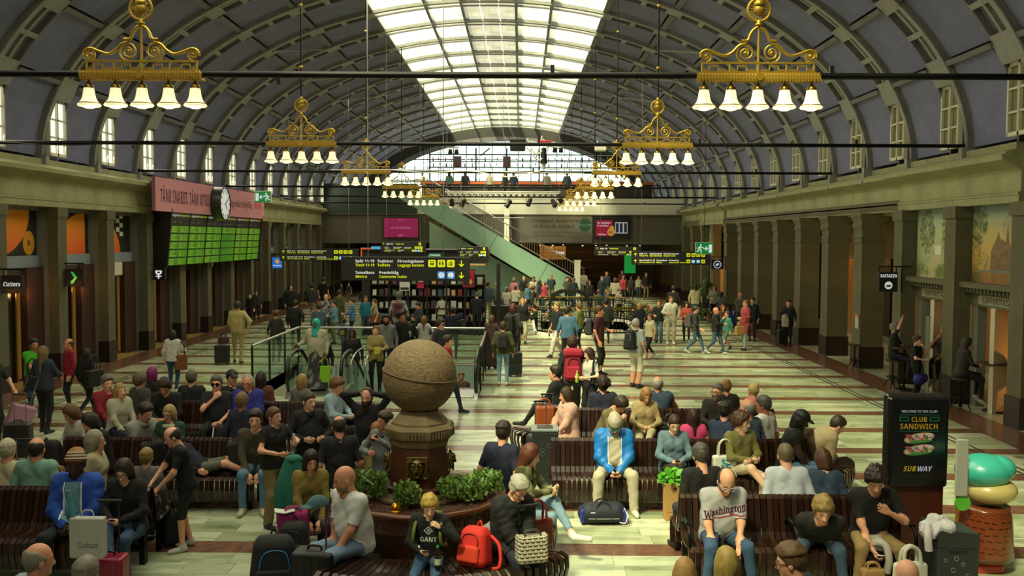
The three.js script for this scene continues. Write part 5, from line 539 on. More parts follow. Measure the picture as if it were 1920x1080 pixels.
// ================= bookshop kiosk =================
{
  const Z = 36.2, x0 = -5.75, x1 = -1.35, g = thing('bookshop_kiosk', 'dark bookshop kiosk with magazine shelves and a lit fascia behind the escalators', 'kiosk', [0, 0, -Z]), dk = std(0x15120f, 0.5), br = std(0x2a1d14, 0.5);
  mesh('back_panel', bx(x0, x1, 0, 2.3, -0.5, -0.42), dk, g); for (const y of [0.06, 0.5, 0.98, 1.46, 1.9]) mesh('shelf_board', bx(x0 + 0.05, x1 - 0.05, y, y + 0.04, -0.42, 0), dk, g); for (let i = 0; i <= 6; i++) { const x = x0 + (x1 - x0) * i / 6; mesh('upright', bx(x - 0.03, x + 0.03, 0, 2.15, -0.42, 0.02), dk, g); }
  mesh('side_wall', bx(x0 - 0.3, x0, 0, 2.9, -3, 0), br, g); mesh('fascia', bx(x0 - 0.3, x1 + 0.1, 2.75, 3.2, -3, -0.1), std(0x231d18, 0.6), g); mesh('light_strip', bx(x0 - 0.2, x1, 2.66, 2.72, -0.3, -0.15), glow(0xe8b860, 0.8), g); mesh('roof', bx(x0 - 0.3, x1 + 0.1, 3.2, 3.26, -3.2, 0), dk, g); mesh('corner_post', bx(x1 + 0.45, x1 + 0.6, 0, 2.75, -0.25, -0.1), dk, g);
  const lt = canvasTex(256, 96, (c, w, h) => { c.fillStyle = '#000'; c.fillRect(0, 0, w, h); c.fillStyle = '#fff'; c.font = 'bold 84px sans-serif'; c.fillText('CKS', 110, 78, 140); }); mesh('lettering', T(new THREE.PlaneGeometry(0.85, 0.26), -3.45, 3.02, -0.08), new THREE.MeshStandardMaterial({ color: 0, emissive: 0xffffff, emissiveIntensity: 0.9, alphaMap: lt, alphaTest: 0.5 }), g);
  mesh('counter', bx(x1 + 0.2, x1 + 1.6, 0, 1.0, -2.2, -1.6), br, g); const l = new THREE.RectAreaLight(0xffd9a0, 2.2, 4, 0.2); l.position.set(-3.5, 2.64, -Z + 0.15); l.lookAt(-3.5, 0, -Z + 0.3); l.name = 'kiosk_light'; scene.add(l);
  const bookM = [0xb8b4a8, 0x8a2030, 0x2a4a6a, 0xc0a060, 0x3a3a3a, 0x5a7a5a, 0xd0ccc0, 0x6a3a5a, 0x9a9a98].map((c) => std(c, 0.6)), bkG = [bx(-0.08, 0.08, 0, 0.24, -0.02, 0.02), bx(-0.1, 0.1, 0, 0.28, -0.015, 0.015), bx(-0.07, 0.07, 0, 0.22, -0.03, 0.03)];
  for (const [r, y] of [[0, 0.54], [1, 1.02], [2, 1.5], [3, 1.94]]) for (let i = 0; i < 17; i++) { const x = x0 + 0.18 + i * 0.252, m = tag(mesh(numbered('book'), bkG[(i + r) % 3], bookM[(i * 5 + r * 3 + ((i * r) % 4)) % 9], scene, x, y, -Z - 0.08 - (i % 2) * 0.05), ['book facing out on the lowest filled shelf of the kiosk', 'book facing out on the second shelf of the kiosk', 'book facing out on the third shelf of the kiosk', 'book facing out along the top of the kiosk shelving'][r], 'book', ['books on the lowest kiosk shelf', 'books on the second kiosk shelf', 'books on the third kiosk shelf', 'books along the kiosk top'][r]); m.rotation.x = -0.12; }
  hangSign(805, 474, 829, 483, 36.2, 256, 96, (c, w, h) => { c.fillStyle = '#14603c'; c.fillRect(0, 0, w, h); c.fillStyle = '#d8e8d8'; c.font = 'bold 52px sans-serif'; c.fillText('TOURIST', 10, 66, 236); }, 'small green tourist sign on the bookshop kiosk', false);
  for (const [px0, py0, px1, py1, c1, c2, lab] of [[748, 528, 769, 546, '#d8d8d4', '#2a2a38', 'white framed notice on top of the kiosk shelves'], [781, 529, 795, 541, '#b01848', '#c02050', 'crimson notice on top of the kiosk shelves'], [867, 505, 890, 540, '#a01830', '#2a2440', 'tall red poster at the kiosk corner']]) { const a = atZ(px0, py0, Z - 0.1), b = atZ(px1, py1, Z - 0.1), W = b.x - a.x, H = a.y - b.y, n = thing('notice', lab, 'poster', [(a.x + b.x) / 2, (a.y + b.y) / 2, -Z + 0.035]); mesh('board', box(W, H, 0.03), MAT.black, n); mesh('print', T(new THREE.PlaneGeometry(W * 0.92, H * 0.92), 0, 0, 0.017), printMat(canvasTex(64, 64, (c) => { c.fillStyle = c1; c.fillRect(0, 0, 64, 64); c.fillStyle = c2; c.fillRect(6, 40, 52, 18); c.fillStyle = '#e8a03a'; if (H > 0.5) { c.beginPath(); c.arc(44, 44, 10, 0, 7); c.fill(); } })), n); }
  for (const [px, py, c, w, h, lab] of [[687, 474, 0xff5a20, 0.42, 0.38, 'small glowing orange screen left of the kiosk sign'], [705, 469, 0x4ab8e8, 0.36, 0.28, 'small glowing blue screen left of the kiosk sign']]) { const p = atZ(px, py, 37), s = thing('info_screen', lab, 'screen', [p.x, p.y, p.z]); mesh('case', rbox(w + 0.05, h + 0.05, 0.08, 0.02), MAT.black, s); mesh('display', T(new THREE.PlaneGeometry(w, h), 0, 0, 0.042), glow(c, 0.9), s); mesh('pole', bar([0, -h / 2, -0.02], [0, -p.y, -0.02], 0.03), MAT.darkSteel, s); }
}
// ================= escalators down to the trains =================
const railPath = (pts, r, mat, parent, name = 'handrail') => mesh(name, tube(pts, r, 60, 8), mat, parent);
{
  const X0 = -6.5, X1 = -0.95, Z0 = 22, Z1 = 27.7, slope = Math.tan(27 * D);
  for (const [xc, lab] of [[-4.72, 'left escalator with glass sides and black handrails coming up from below'], [-1.62, 'right escalator with glass sides beside the stone globe']]) {
    const g = thing('escalator', lab, 'escalator', [xc, 0, -Z0]); const w = 0.62, yAt = (d) => (d < 1.1 ? 0 : -(d - 1.1) * slope);
    mesh('comb_plate', rbox(1.1, 0.03, 1.1, 0.01, 0, 0.0, -0.45), MAT.steel, g); for (let i = 0; i < 11; i++) mesh('step', bx(-0.5, 0.5, yAt(1.1 + i * 0.4) - 0.22, yAt(1.1 + i * 0.4) - 0.02, -1.5 - i * 0.4, -1.0 - i * 0.4), MAT.darkSteel, g);
    for (const s of [-1, 1]) {
      const p = [], top = [[-0.05, 0.12], [0.18, 0.1], [0.34, 0.3], [0.36, 0.6], [0.2, 0.88], [-0.05, 0.96], [-1.0, 0.95]]; for (const [z, y] of top) p.push([s * w, y, z]); for (let d = 1.6; d < 5.8; d += 0.8) p.push([s * w, 0.93 + yAt(d), -d]); railPath(p, 0.042, std(0x101010, 0.3), g);
      const sh = [[0.1, 0.16], [0.26, 0.34], [0.27, 0.6], [0.14, 0.82], [-1.0, 0.89], [-5.6, 0.87 + yAt(5.6)], [-5.6, 0.1 + yAt(5.6)], [-1.1, 0.1]]; mesh('glass_panel', T(ext(sh.map(([z, y]) => [-z, y]), 0.014), s * w - 0.007, 0, 0, 0, PI / 2), MAT.greenGlass, g);
      mesh('skirt', T(ext([[-0.45, 0], [-0.3, 0.14], [1.1, 0.16], [5.6, 0.16 + yAt(5.6)], [5.6, -0.4 + yAt(5.6)], [1.1, -0.3], [-0.3, 0]], 0.08), s * w - 0.04, 0, 0, 0, PI / 2), MAT.steel, g);
    }
  }
  const fence = thing('glass_balustrade', 'glass balustrade with a steel top rail round the escalator opening', 'railing', [0, 0, 0]); const post = (x, z) => mesh('post', box(0.05, 1.05, 0.05, x, 0.525, -z), MAT.darkSteel, fence);
  for (let i = 0; i < 4; i++) { const a = X0 + (X1 - X0) * i / 4, b = X0 + (X1 - X0) * (i + 1) / 4; mesh('glass_panel', bx(a + 0.03, b - 0.03, 0.06, 1.0, -Z1 - 0.02, -Z1 - 0.005), MAT.greenGlass, fence); post(a, Z1); } post(X1, Z1); mesh('top_rail', bar([X0, 1.06, -Z1], [X1, 1.06, -Z1], 0.035, 10), MAT.steel, fence);
  for (const [x, za] of [[X0, 22.9], [X1, 22.9]]) { for (let i = 0; i < 3; i++) { const a = za + (Z1 - za) * i / 3, b = za + (Z1 - za) * (i + 1) / 3; mesh('glass_panel', bx(x - 0.008, x + 0.008, 0.06, 1.0, -b + 0.03, -a - 0.03), MAT.greenGlass, fence); post(x, a); } mesh('top_rail', bar([x, 1.06, -Z1], [x, 1.06, -za], 0.035, 10), MAT.steel, fence); }
  const pale = std(0xa9cbb8, 0.3), pit = structGroup('wall_pit'); for (let i = 0; i < 5; i++) { const a = X0 + (X1 - X0) * i / 5, b = X0 + (X1 - X0) * (i + 1) / 5; mesh('panel', bx(a + 0.01, b - 0.01, -3.2, -0.03, -Z1 + 0.01, -Z1 + 0.03), pale, pit); for (const y of [-0.25, -0.7]) for (const x of [a + 0.15, b - 0.15]) mesh('fixing', T(cyl(0.03, 0.03, 0.02, 0, 0, 0, 10), x, y, -Z1 + 0.035, PI / 2), MAT.darkSteel, pit); }
  const rails = thing('steel_guide_rail', 'pair of bent steel guide rails beside the left escalator', 'railing', [0, 0, 0]); for (const dx of [0, 0.34]) mesh('rail', tube([[-3.95 + dx, 0, -22.1], [-3.95 + dx, 0.75, -22.1], [-3.9 + dx, 0.95, -22.4], [-3.8 + dx, 0.95, -24.5]], 0.022, 30, 6), MAT.steel, rails);
}
// ================= oval light-well with gilded wrought-iron railing and flowers =================
{
  const cx = 2.75, cz = -39.4, rx = 2.1, rz = 3.4, g = thing('wrought_iron_railing', 'black wrought-iron railing with brass handrail round the light well', 'railing', [cx, 0, cz]); const P = (a, k = 1) => [Math.sign(Math.cos(a)) * Math.min(1, Math.abs(Math.cos(a)) * 1.25) * rx * k, Math.sign(Math.sin(a)) * Math.min(1, Math.abs(Math.sin(a)) * 1.25) * rz * k]; const N = 28;
  for (let i = 0; i < N; i++) {
    const [xa, za] = P(i / N * 2 * PI), [xb, zb] = P((i + 1) / N * 2 * PI), mx = (xa + xb) / 2, mz = (za + zb) / 2, L = Math.hypot(xb - xa, zb - za), r = Math.atan2(-(zb - za), xb - xa), at = (m) => { m.position.set(mx, 0, mz); m.rotation.y = r; return m; };
    at(mesh('brass_rail', T(cyl(0.035, 0.035, L + 0.02, 0, 0, 0, 8), 0, 1.06, 0, 0, 0, PI / 2), MAT.brass, g)); at(mesh('base_rail', box(L, 0.05, 0.05, 0, 0.14), MAT.blackMetal, g)); at(mesh('mid_rail', box(L, 0.04, 0.04, 0, 0.95), MAT.blackMetal, g)); at(mesh('kerb', box(L + 0.05, 0.1, 0.2, 0, 0.05), MAT.white, g));
    for (let k = 0; k < 4; k++) at(mesh('baluster', bar([-L / 2 + L * (k + 0.5) / 4, 0.14, 0], [-L / 2 + L * (k + 0.5) / 4, 0.95, 0], 0.013, 5), MAT.blackMetal, g)); if (i % 2 === 0) at(mesh('scroll', [T(new THREE.TorusGeometry(0.17, 0.022, 5, 16), 0, 0.6, 0.02), T(new THREE.TorusGeometry(0.1, 0.02, 5, 14), 0.1, 0.32, 0.02)], MAT.blackMetal, g));
  }
  const w = thing('iron_archway', 'black cast-iron arch standing over the railing of the light well', 'arch', [1.9, 0, cz + 3.35]); mesh('arch_plate', T(ext([[-1.1, 1.2], [-0.95, 1.62], [-0.5, 1.78], [0.5, 1.78], [0.95, 1.62], [1.1, 1.2], [0.95, 1.3], [0.7, 1.55], [0.3, 1.66], [0, 1.5], [-0.3, 1.66], [-0.7, 1.55], [-0.95, 1.3]], 0.08), 0, 0, 0), MAT.black, w); mesh('leg', bx(-1.12, -1.0, 0, 1.25, 0, 0.08), MAT.black, w); mesh('leg', bx(1.0, 1.12, 0, 1.25, 0, 0.08), MAT.black, w); w.scale.x = 0.72; mesh('wheel', [new THREE.TorusGeometry(0.24, 0.03, 6, 20).translate(-0.42, 1.22, 0.04), new THREE.TorusGeometry(0.24, 0.03, 6, 20).translate(0.42, 1.22, 0.04), box(0.06, 0.5, 0.04, -0.42, 1.22, 0.04), box(0.06, 0.5, 0.04, 0.42, 1.22, 0.04)], MAT.black, w);
  const leafM = [std(0x3a5a22, 0.7), std(0x4a6a2c, 0.7), std(0x2c4a1c, 0.7)], flM = [std(0xb83a5a, 0.7), std(0xc86a3a, 0.7), std(0x8a4a9a, 0.7), std(0xd8b040, 0.7)];
  const leafQ = ext([[0, 0], [0.03, 0.03], [0.02, 0.09], [0, 0.11], [-0.02, 0.09], [-0.03, 0.03]], 0.004); let bi = 0;
  const basket = (x, y, z, label, grp, rad = 0.3) => { const b = thing('flower_basket', label, 'flowers', [x, y, z], 0, grp); mesh('basket', lathe([[0, 0], [0.12, 0.01], [0.2, 0.1], [0.22, 0.2], [0.19, 0.2]], 10), std(0x3a2c1c, 0.8), b); const q = []; for (let i = 0; i < 60; i++) { const a = rr(0, 7), e = rr(-0.5, 1.5), r = rad * rr(0.5, 1); q.push(T(leafQ.clone(), Math.cos(a) * Math.cos(e) * r, 0.2 + Math.sin(e) * r * 0.8, Math.sin(a) * Math.cos(e) * r, rr(-1, 1), a, rr(-1, 1))); } const f = mesh('foliage', q, leafM[bi % 3], b); f.userData.kind = 'stuff'; for (let i = 0; i < 8; i++) { const a = rr(0, 7), e = rr(0, 1.4); mesh('flower', sph(0.045, Math.cos(a) * Math.cos(e) * rad, 0.22 + Math.sin(e) * rad * 0.85, Math.sin(a) * Math.cos(e) * rad, 1, 0.7, 1, 6), flM[(bi + (i % 2)) % 4], b); } bi++; };
  for (const [dx, dz] of [[-2.35, 3.0], [-1.5, 3.7], [0.6, 3.7], [1.6, 3.65], [2.3, 2.6], [2.35, 0.6]]) basket(cx + dx, 0.55, cz + dz, 'basket of mixed flowers hung on the wrought-iron railing', 'flower baskets on the iron railing');
  for (const [px, py] of [[1305, 590], [1322, 586], [1340, 592]]) { const p = atY(px, py + 16, 0); basket(p.x, 0.0, p.z, 'pot of yellow flowers standing by the right-hand columns', 'yellow flower pots by the columns', 0.38); }
  { const p = atY(1322, 596, 0), t = thing('potted_tree', 'tall leafy potted plant standing by the right-hand columns', 'plant', [p.x, 0, p.z - 0.6]); mesh('pot', lathe([[0, 0], [0.2, 0], [0.26, 0.4], [0.22, 0.4], [0.2, 0.36], [0, 0.36]], 14), std(0x3a342c, 0.7), t); mesh('stem', bar([0, 0.3, 0], [0, 1.1, 0], 0.02), std(0x5a4a2a, 0.8), t); const q = []; for (let i = 0; i < 120; i++) { const a = rr(0, 7), r = rr(0.1, 0.45), y = rr(0.7, 1.7); q.push(T(leafQ.clone().scale(2, 2, 2), Math.cos(a) * r, y, Math.sin(a) * r, rr(-1, 1), a, rr(-1, 1))); } mesh('foliage', q, leafM[1], t).userData.kind = 'stuff'; }
}
// ================= stone globe fountain and planter =================
{
  const gc = atY(787, 925, 0.75), g = thing('globe_planter', 'round bronze planter with a pedestal carrying a big carved stone globe', 'planter', [gc.x, 0, gc.z]); const R = 0.98; const bronze = std(0x5a3220, 0.3, { metalness: 0.25 }), redStone = std(0x5a3226, 0.32, { map: stoneT });
  mesh('basin', lathe([[0.3, 0], [0.45, 0.02], [0.5, 0.25], [0.62, 0.42], [0.85, 0.5], [R - 0.03, 0.58], [R - 0.03, 0.7], [R + 0.02, 0.72], [R + 0.02, 0.78], [R - 0.08, 0.78], [R - 0.1, 0.7], [0.2, 0.68]], 64), bronze, g);
  const arcG = T(new THREE.TorusGeometry(0.034, 0.011, 5, 12, PI), 0, 0, 0); const lobe = merge([arcG.clone().translate(0, 0.03, 0), box(0.018, 0.06, 0.012, -0.034, 0, 0), box(0.018, 0.06, 0.012, 0.034, 0, 0), sph(0.028, 0, 0.0, -0.008, 1, 1.6, 0.5, 8)]); for (let i = 0; i < 52; i++) { const a = i / 52 * 2 * PI, m = mesh('flute', lobe, bronze, g, Math.sin(a) * (R - 0.035), 0.625, Math.cos(a) * (R - 0.035)); m.rotation.y = a; }
  const soilM = std(0x4a3426, 0.95); mesh('soil', T(new THREE.CircleGeometry(R - 0.09, 48), 0, 0.73, 0, -PI / 2), soilM, g); const chips = []; for (let i = 0; i < 700; i++) { const a = rr(0, 7), r = Math.sqrt(rr(0.15, 0.8)) * R; chips.push(box(rr(0.015, 0.04), 0.008, rr(0.008, 0.015), Math.cos(a) * r, 0.735 + rr(0, 0.01), Math.sin(a) * r, rr(-0.4, 0.4), rr(0, 6), rr(-0.3, 0.3))); } mesh('bark_chips', chips, std(0x5c4030, 0.95), g).userData.kind = 'stuff';
  mesh('plinth_ring', lathe([[0, 0.7], [0.52, 0.7], [0.54, 0.76], [0.5, 0.8], [0, 0.8]], 40), std(0x6a5a44, 0.6, { map: stoneT }), g);
  const sq = (pts, n = 4, rot = PI / 4) => { const q = new THREE.LatheGeometry(pts.map((p) => new THREE.Vector2(p[0] * (n === 4 ? Math.SQRT2 : 1.08), p[1])), n).rotateY(rot).toNonIndexed(); q.computeVertexNormals(); return uvm(q, 1); };
  mesh('pedestal', sq([[0, 0.8], [0.37, 0.8], [0.37, 0.86], [0.32, 0.88], [0.31, 1.36], [0, 1.36]], 8, PI / 8), redStone, g);
  mesh('capital', sq([[0, 1.34], [0.32, 1.34], [0.335, 1.38], [0.33, 1.42], [0.37, 1.44], [0.39, 1.54], [0.36, 1.58], [0, 1.58]], 8, PI / 8), MAT.globeStone2 ??= std(0x857458, 0.7, { map: stoneT }), g);
  const carv = []; for (let i = 0; i < 64; i++) { const a = i / 64 * 2 * PI; carv.push(T(cyl(0.011, 0.006, 0.07, 0, 0, 0, 5), Math.sin(a) * 0.395, 1.485, Math.cos(a) * 0.395)); } mesh('carved_fringe', carv, MAT.globeStone2, g);
  mesh('neck', sq([[0, 1.56], [0.31, 1.56], [0.31, 1.6], [0.24, 1.68], [0.21, 1.7], [0.21, 1.73], [0, 1.73]], 8, PI / 8), MAT.globeStone2, g);
  const cy = atZ(787, 705, -gc.z).y; const gt = dataTex(512, (u, v) => { const w = fbm(u * 2, v * 2, 0) * 2.4, a = Math.abs(((v * 22 + w * 3 + fbm(u, v, 1) * 2) % 1) - 0.5) * 2, b = fbm(u * 2, v * 2, 3); const k = 0.7 + 0.22 * b - 0.2 * Math.pow(a, 8); return [k, k * 0.95, k * 0.85]; });
  const gm = std(0x8a7a62, 0.75, { map: gt, bumpMap: gt, bumpScale: 0.012 }); const gl = mesh('globe', new THREE.SphereGeometry(0.425, 56, 36), gm, g, 0, cy, 0); gl.rotation.set(0.12, 0.4, -0.16); mesh('globe_band', T(new THREE.TorusGeometry(0.427, 0.011, 6, 64), 0, 0.03, 0, PI / 2), std(0x5a4a36, 0.8), gl);
  // lion masks
  const mb = std(0x6a5c34, 0.35, { metalness: 0.7 }); for (let i = 0; i < 4; i++) { const a = i * PI / 2 + 0.02, m = new THREE.Group(); m.name = 'mask'; m.position.set(Math.sin(a) * 0.325, 1.12, Math.cos(a) * 0.325); m.rotation.y = a; g.add(m); mesh('plate', rbox(0.24, 0.26, 0.03, 0.008, 0, 0, 0), mb, m); mesh('face', [sph(0.085, 0, 0.01, 0.02, 1, 1.15, 0.6, 14), sph(0.03, -0.036, 0.045, 0.06, 1, 0.7, 0.6, 8), sph(0.03, 0.036, 0.045, 0.06, 1, 0.7, 0.6, 8), caps2([0, 0.05, 0.07], [0, 0.0, 0.085], 0.018), tube([[-0.085, 0.075, 0.03], [-0.04, 0.085, 0.065], [0, 0.06, 0.075], [0.04, 0.085, 0.065], [0.085, 0.075, 0.03]], 0.014, 14, 5), T(new THREE.TorusGeometry(0.034, 0.013, 6, 14), 0, -0.055, 0.06), ...[-1, 1].map((s) => T(new THREE.TorusGeometry(0.03, 0.014, 5, 12), s * 0.09, -0.085, 0.015)), ...[-1, 1].map((s) => tube([[s * 0.06, 0.11, 0.02], [s * 0.1, 0.06, 0.025], [s * 0.1, -0.02, 0.02], [s * 0.085, -0.06, 0.015]], 0.02, 10, 5))], mb, m); mesh('mouth', T(cyl(0.03, 0.03, 0.02, 0, 0, 0, 12), 0, -0.055, 0.058, PI / 2), MAT.black, m); }
  function caps2(a, b, r) { return bar(a, b, r, 8); }
  // plants in the basin
  const leafG = ext([[0, 0], [0.016, 0.02], [0.014, 0.05], [0, 0.065], [-0.014, 0.05], [-0.016, 0.02]], 0.003), lm = [std(0x54752e, 0.5), std(0x6f8f44, 0.5)];
  const shrub = (x, z, w, h, n, lab) => { const s = thing('planter_shrub', lab, 'plant', [gc.x + x, 0.74, gc.z + z]), st = []; for (let i = 0; i < 7; i++) { const a = rr(0, 7); st.push(tube([[0, 0, 0], [Math.cos(a) * w * 0.3, h * 0.5, Math.sin(a) * w * 0.25], [Math.cos(a) * w * 0.5, h * 0.8, Math.sin(a) * w * 0.4]], 0.006, 6, 4)); } mesh('stems', st, std(0x6a5a30, 0.8), s); for (let k = 0; k < 2; k++) { const q = []; for (let i = 0; i < n; i++) { const a = rr(0, 7), r = Math.sqrt(rnd()) * w * 0.55, y = h * (0.15 + 0.85 * rnd() * (1 - 0.5 * r / w)); q.push(T(leafG.clone().scale(1.1, 1.1, 1.1), Math.cos(a) * r, y, Math.sin(a) * r * 0.7, rr(-1.2, 0.6), a, rr(-0.8, 0.8))); } mesh('foliage', q, lm[k], s).userData.kind = 'stuff'; } };
  shrub(-0.58, 0.25, 0.42, 0.34, 200, 'bushy green planter shrub to the left of the pedestal'); shrub(-0.08, 0.62, 0.26, 0.3, 110, 'small green planter shrub in front of the mask'); shrub(0.5, 0.3, 0.5, 0.28, 220, 'wide green planter shrub right of the pedestal'); shrub(0.75, 0.0, 0.4, 0.28, 160, 'green planter shrub at the right rim of the basin');
  const or = thing('golden_ornament', 'crumpled golden ornament lying in the planter bed', 'ornament', [gc.x - 0.18, 0.76, gc.z + 0.72]); const og = new THREE.IcosahedronGeometry(0.055, 3); { const p = og.attributes.position; for (let i = 0; i < p.count; i++) { const x = p.getX(i), y = p.getY(i), z = p.getZ(i), k = 1 + 0.1 * Math.sin(x * 90) * Math.sin(y * 80 + 1) * Math.sin(z * 85); p.setXYZ(i, x * k, y * k, z * k); } og.computeVertexNormals(); } mesh('body', og.translate(0, 0.03, 0), std(0xd9a520, 0.2, { metalness: 0.9 }), or); mesh('foil_skirt', T(new THREE.TorusGeometry(0.05, 0.014, 5, 16), 0, -0.01, 0, PI / 2), std(0xd9a520, 0.25, { metalness: 0.9 }), or);
  const bd = thing('bird_figure', 'small black bird figure standing in the planter bed', 'ornament', [gc.x - 0.62, 0.735, gc.z + 0.55]); mesh('body', [sph(0.04, 0, 0.045, 0, 1.6, 0.8, 0.8, 10), sph(0.022, 0.06, 0.075, 0, 1, 1, 1, 8), bar([-0.04, 0.05, 0], [-0.12, 0.03, 0], 0.012)], MAT.black, bd); mesh('beak', T(new THREE.ConeGeometry(0.008, 0.03, 6), 0.088, 0.075, 0, 0, 0, -PI / 2), MAT.goldDull, bd);
}
// ================= benches: every slat follows the seat profile =================
const slatPath = [[-0.2, 0.5], [-0.24, 0.72], [-0.235, 0.82], [-0.2, 0.865], [-0.15, 0.84], [-0.12, 0.72], [-0.06, 0.5], [0.02, 0.425], [0.2, 0.42], [0.36, 0.445], [0.42, 0.42], [0.43, 0.3], [0.39, 0.14]];
const ribbon = (path, th, w) => { const o = []; for (let i = 0; i < path.length; i++) { const a = path[Math.max(0, i - 1)], b = path[Math.min(path.length - 1, i + 1)], dx = b[0] - a[0], dy = b[1] - a[1], l = Math.hypot(dx, dy); o.push([path[i][0] - dy / l * th, path[i][1] + dx / l * th]); } return new THREE.ExtrudeGeometry(shapeOf([...path, ...o.reverse()]), { depth: w, bevelEnabled: false }).translate(0, 0, -w / 2).rotateY(-PI / 2); };
const slatG = ribbon(slatPath, 0.018, 0.056), ringSlat = [[-0.24, 0.36], [-0.22, 0.41], [0, 0.42], [0.2, 0.42], [0.38, 0.44], [0.45, 0.41], [0.46, 0.3], [0.42, 0.14]], ringG = ribbon(ringSlat, 0.018, 0.06);
const woodM = [0x2e1a12, 0x26140d, 0x341e15, 0x20110b].map((c) => std(c, 0.27));
function bench(label, path, sidesOn = [1, -1], arms = []) { // path(t) -> [x, z, facing]; slats follow it, back to back
  const g = thing('bench', label, 'bench'); let n = 0;
  for (const s of sidesOn) for (let d = 0.03; d < path.len - 0.02; d += 0.068) { const [x, z, a] = path.at(d), m = mesh('slat', slatG, woodM[(n++ * 7) % 4], g, x, 0, z); m.rotation.y = a + (s > 0 ? 0 : PI); m.translateZ(0.2); }
  for (let d = 0.15; d < path.len; d += Math.max(0.6, (path.len - 0.3) / Math.round(path.len / 0.9))) { const [x, z, a] = path.at(d), parts = [box(0.06, 0.4, 0.1, 0, 0.2, 0), box(0.06, 0.36, 0.05, 0, 0.62, 0)]; for (const s of sidesOn) parts.push(box(0.06, 0.05, 0.56, 0, 0.37, s * 0.3), box(0.06, 0.36, 0.06, 0, 0.18, s * 0.46)); const m = mesh('support', parts, MAT.blackMetal, g, x, 0, z); m.rotation.y = a; }
  for (const [d, s] of arms) { const [x, z, a] = path.at(d), m = mesh('armrest', [tube([[0, 0.38, 0.1], [0, 0.6, 0.12], [0, 0.66, 0.2], [0, 0.66, 0.45], [0, 0.6, 0.55], [0, 0.42, 0.56]], 0.022, 20, 6), box(0.05, 0.02, 0.3, 0, 0.675, 0.32)], MAT.blackMetal, g, x, 0, z); m.rotation.y = a + (s > 0 ? 0 : PI); }
  return g;
}
const straight = (x0, z0, x1, z1) => { const L = Math.hypot(x1 - x0, z1 - z0), a = Math.atan2(-(z1 - z0), x1 - x0); return { len: L, at: (d) => [x0 + (x1 - x0) * d / L, z0 + (z1 - z0) * d / L, a] }; };
const bent = (x0, z0, L, R, ang, left) => { // straight to the right, then turning away by ang round radius R
  const A = R * ang; return { len: L + A, at: (d) => { const q = left ? L + A - d : d; let p; if (q < L) p = [x0 + q, z0, 0]; else { const t = (q - L) / R; p = [x0 + L + R * Math.sin(t), z0 - R + R * Math.cos(t), t]; } return left ? [2 * x0 + 0 - p[0], p[1], -p[2]] : p; } };
};
bench('dark slatted double bench under the man in the grey baseball shirt', straight(1.78, -10.42, 4.2, -10.42), [1, -1], [[0.02, 1], [1.15, 1], [2.4, 1]]);
bench('dark slatted double bench with a curved end under the man in the bright blue jacket', bent(0.45, -13.35, 3.0, 0.9, 1.5), [1, -1], [[0.75, 1]]);
bench('dark slatted double bench with a curved end under the woman in the cream jacket', bent(4.25, -15.75, 3.1, 0.7, 1.4, true), [1, -1]);
bench('dark slatted double bench under the man in the striped beanie', straight(-7.2, -10.55, -4.1, -10.55), [1, -1], [[3.08, 1]]);
bench('dark slatted double bench behind the standing man in black shorts', straight(-6.4, -13.2, -3.5, -13.2), [1, -1]);
bench('dark slatted double bench under the man in the royal blue jacket', straight(-6.3, -16.2, -2.4, -16.2), [1, -1]);
{ const p = atY(787, 925, 0.75), g = thing('ring_bench', 'curved slatted bench ringing the globe planter', 'bench', [p.x, 0, p.z]); for (let i = 0; i < 30; i++) { const a = -0.42 + i * 0.0475, m = mesh('slat', ringG, woodM[(i * 7) % 4], g, Math.sin(a) * 1.55, 0, Math.cos(a) * 1.55); m.rotation.y = a; } for (let i = 0; i < 66; i++) { const a = 1.15 + i * 0.0615, m = mesh('slat', ringG, woodM[(i * 7) % 4], g, Math.sin(a) * 1.12, 0, Math.cos(a) * 1.12); m.rotation.y = a; } for (let i = 0; i < 9; i++) { const f = i < 3, a = f ? (i - 0.5) * 0.62 : 1.3 + (i - 3) * 0.73, r = f ? 1.55 : 1.12, m = mesh('support', [box(0.06, 0.36, 0.08, 0, 0.18, r), box(0.06, 0.05, 0.5, 0, 0.37, r + 0.2)], MAT.blackMetal, g); m.rotation.y = a; } }
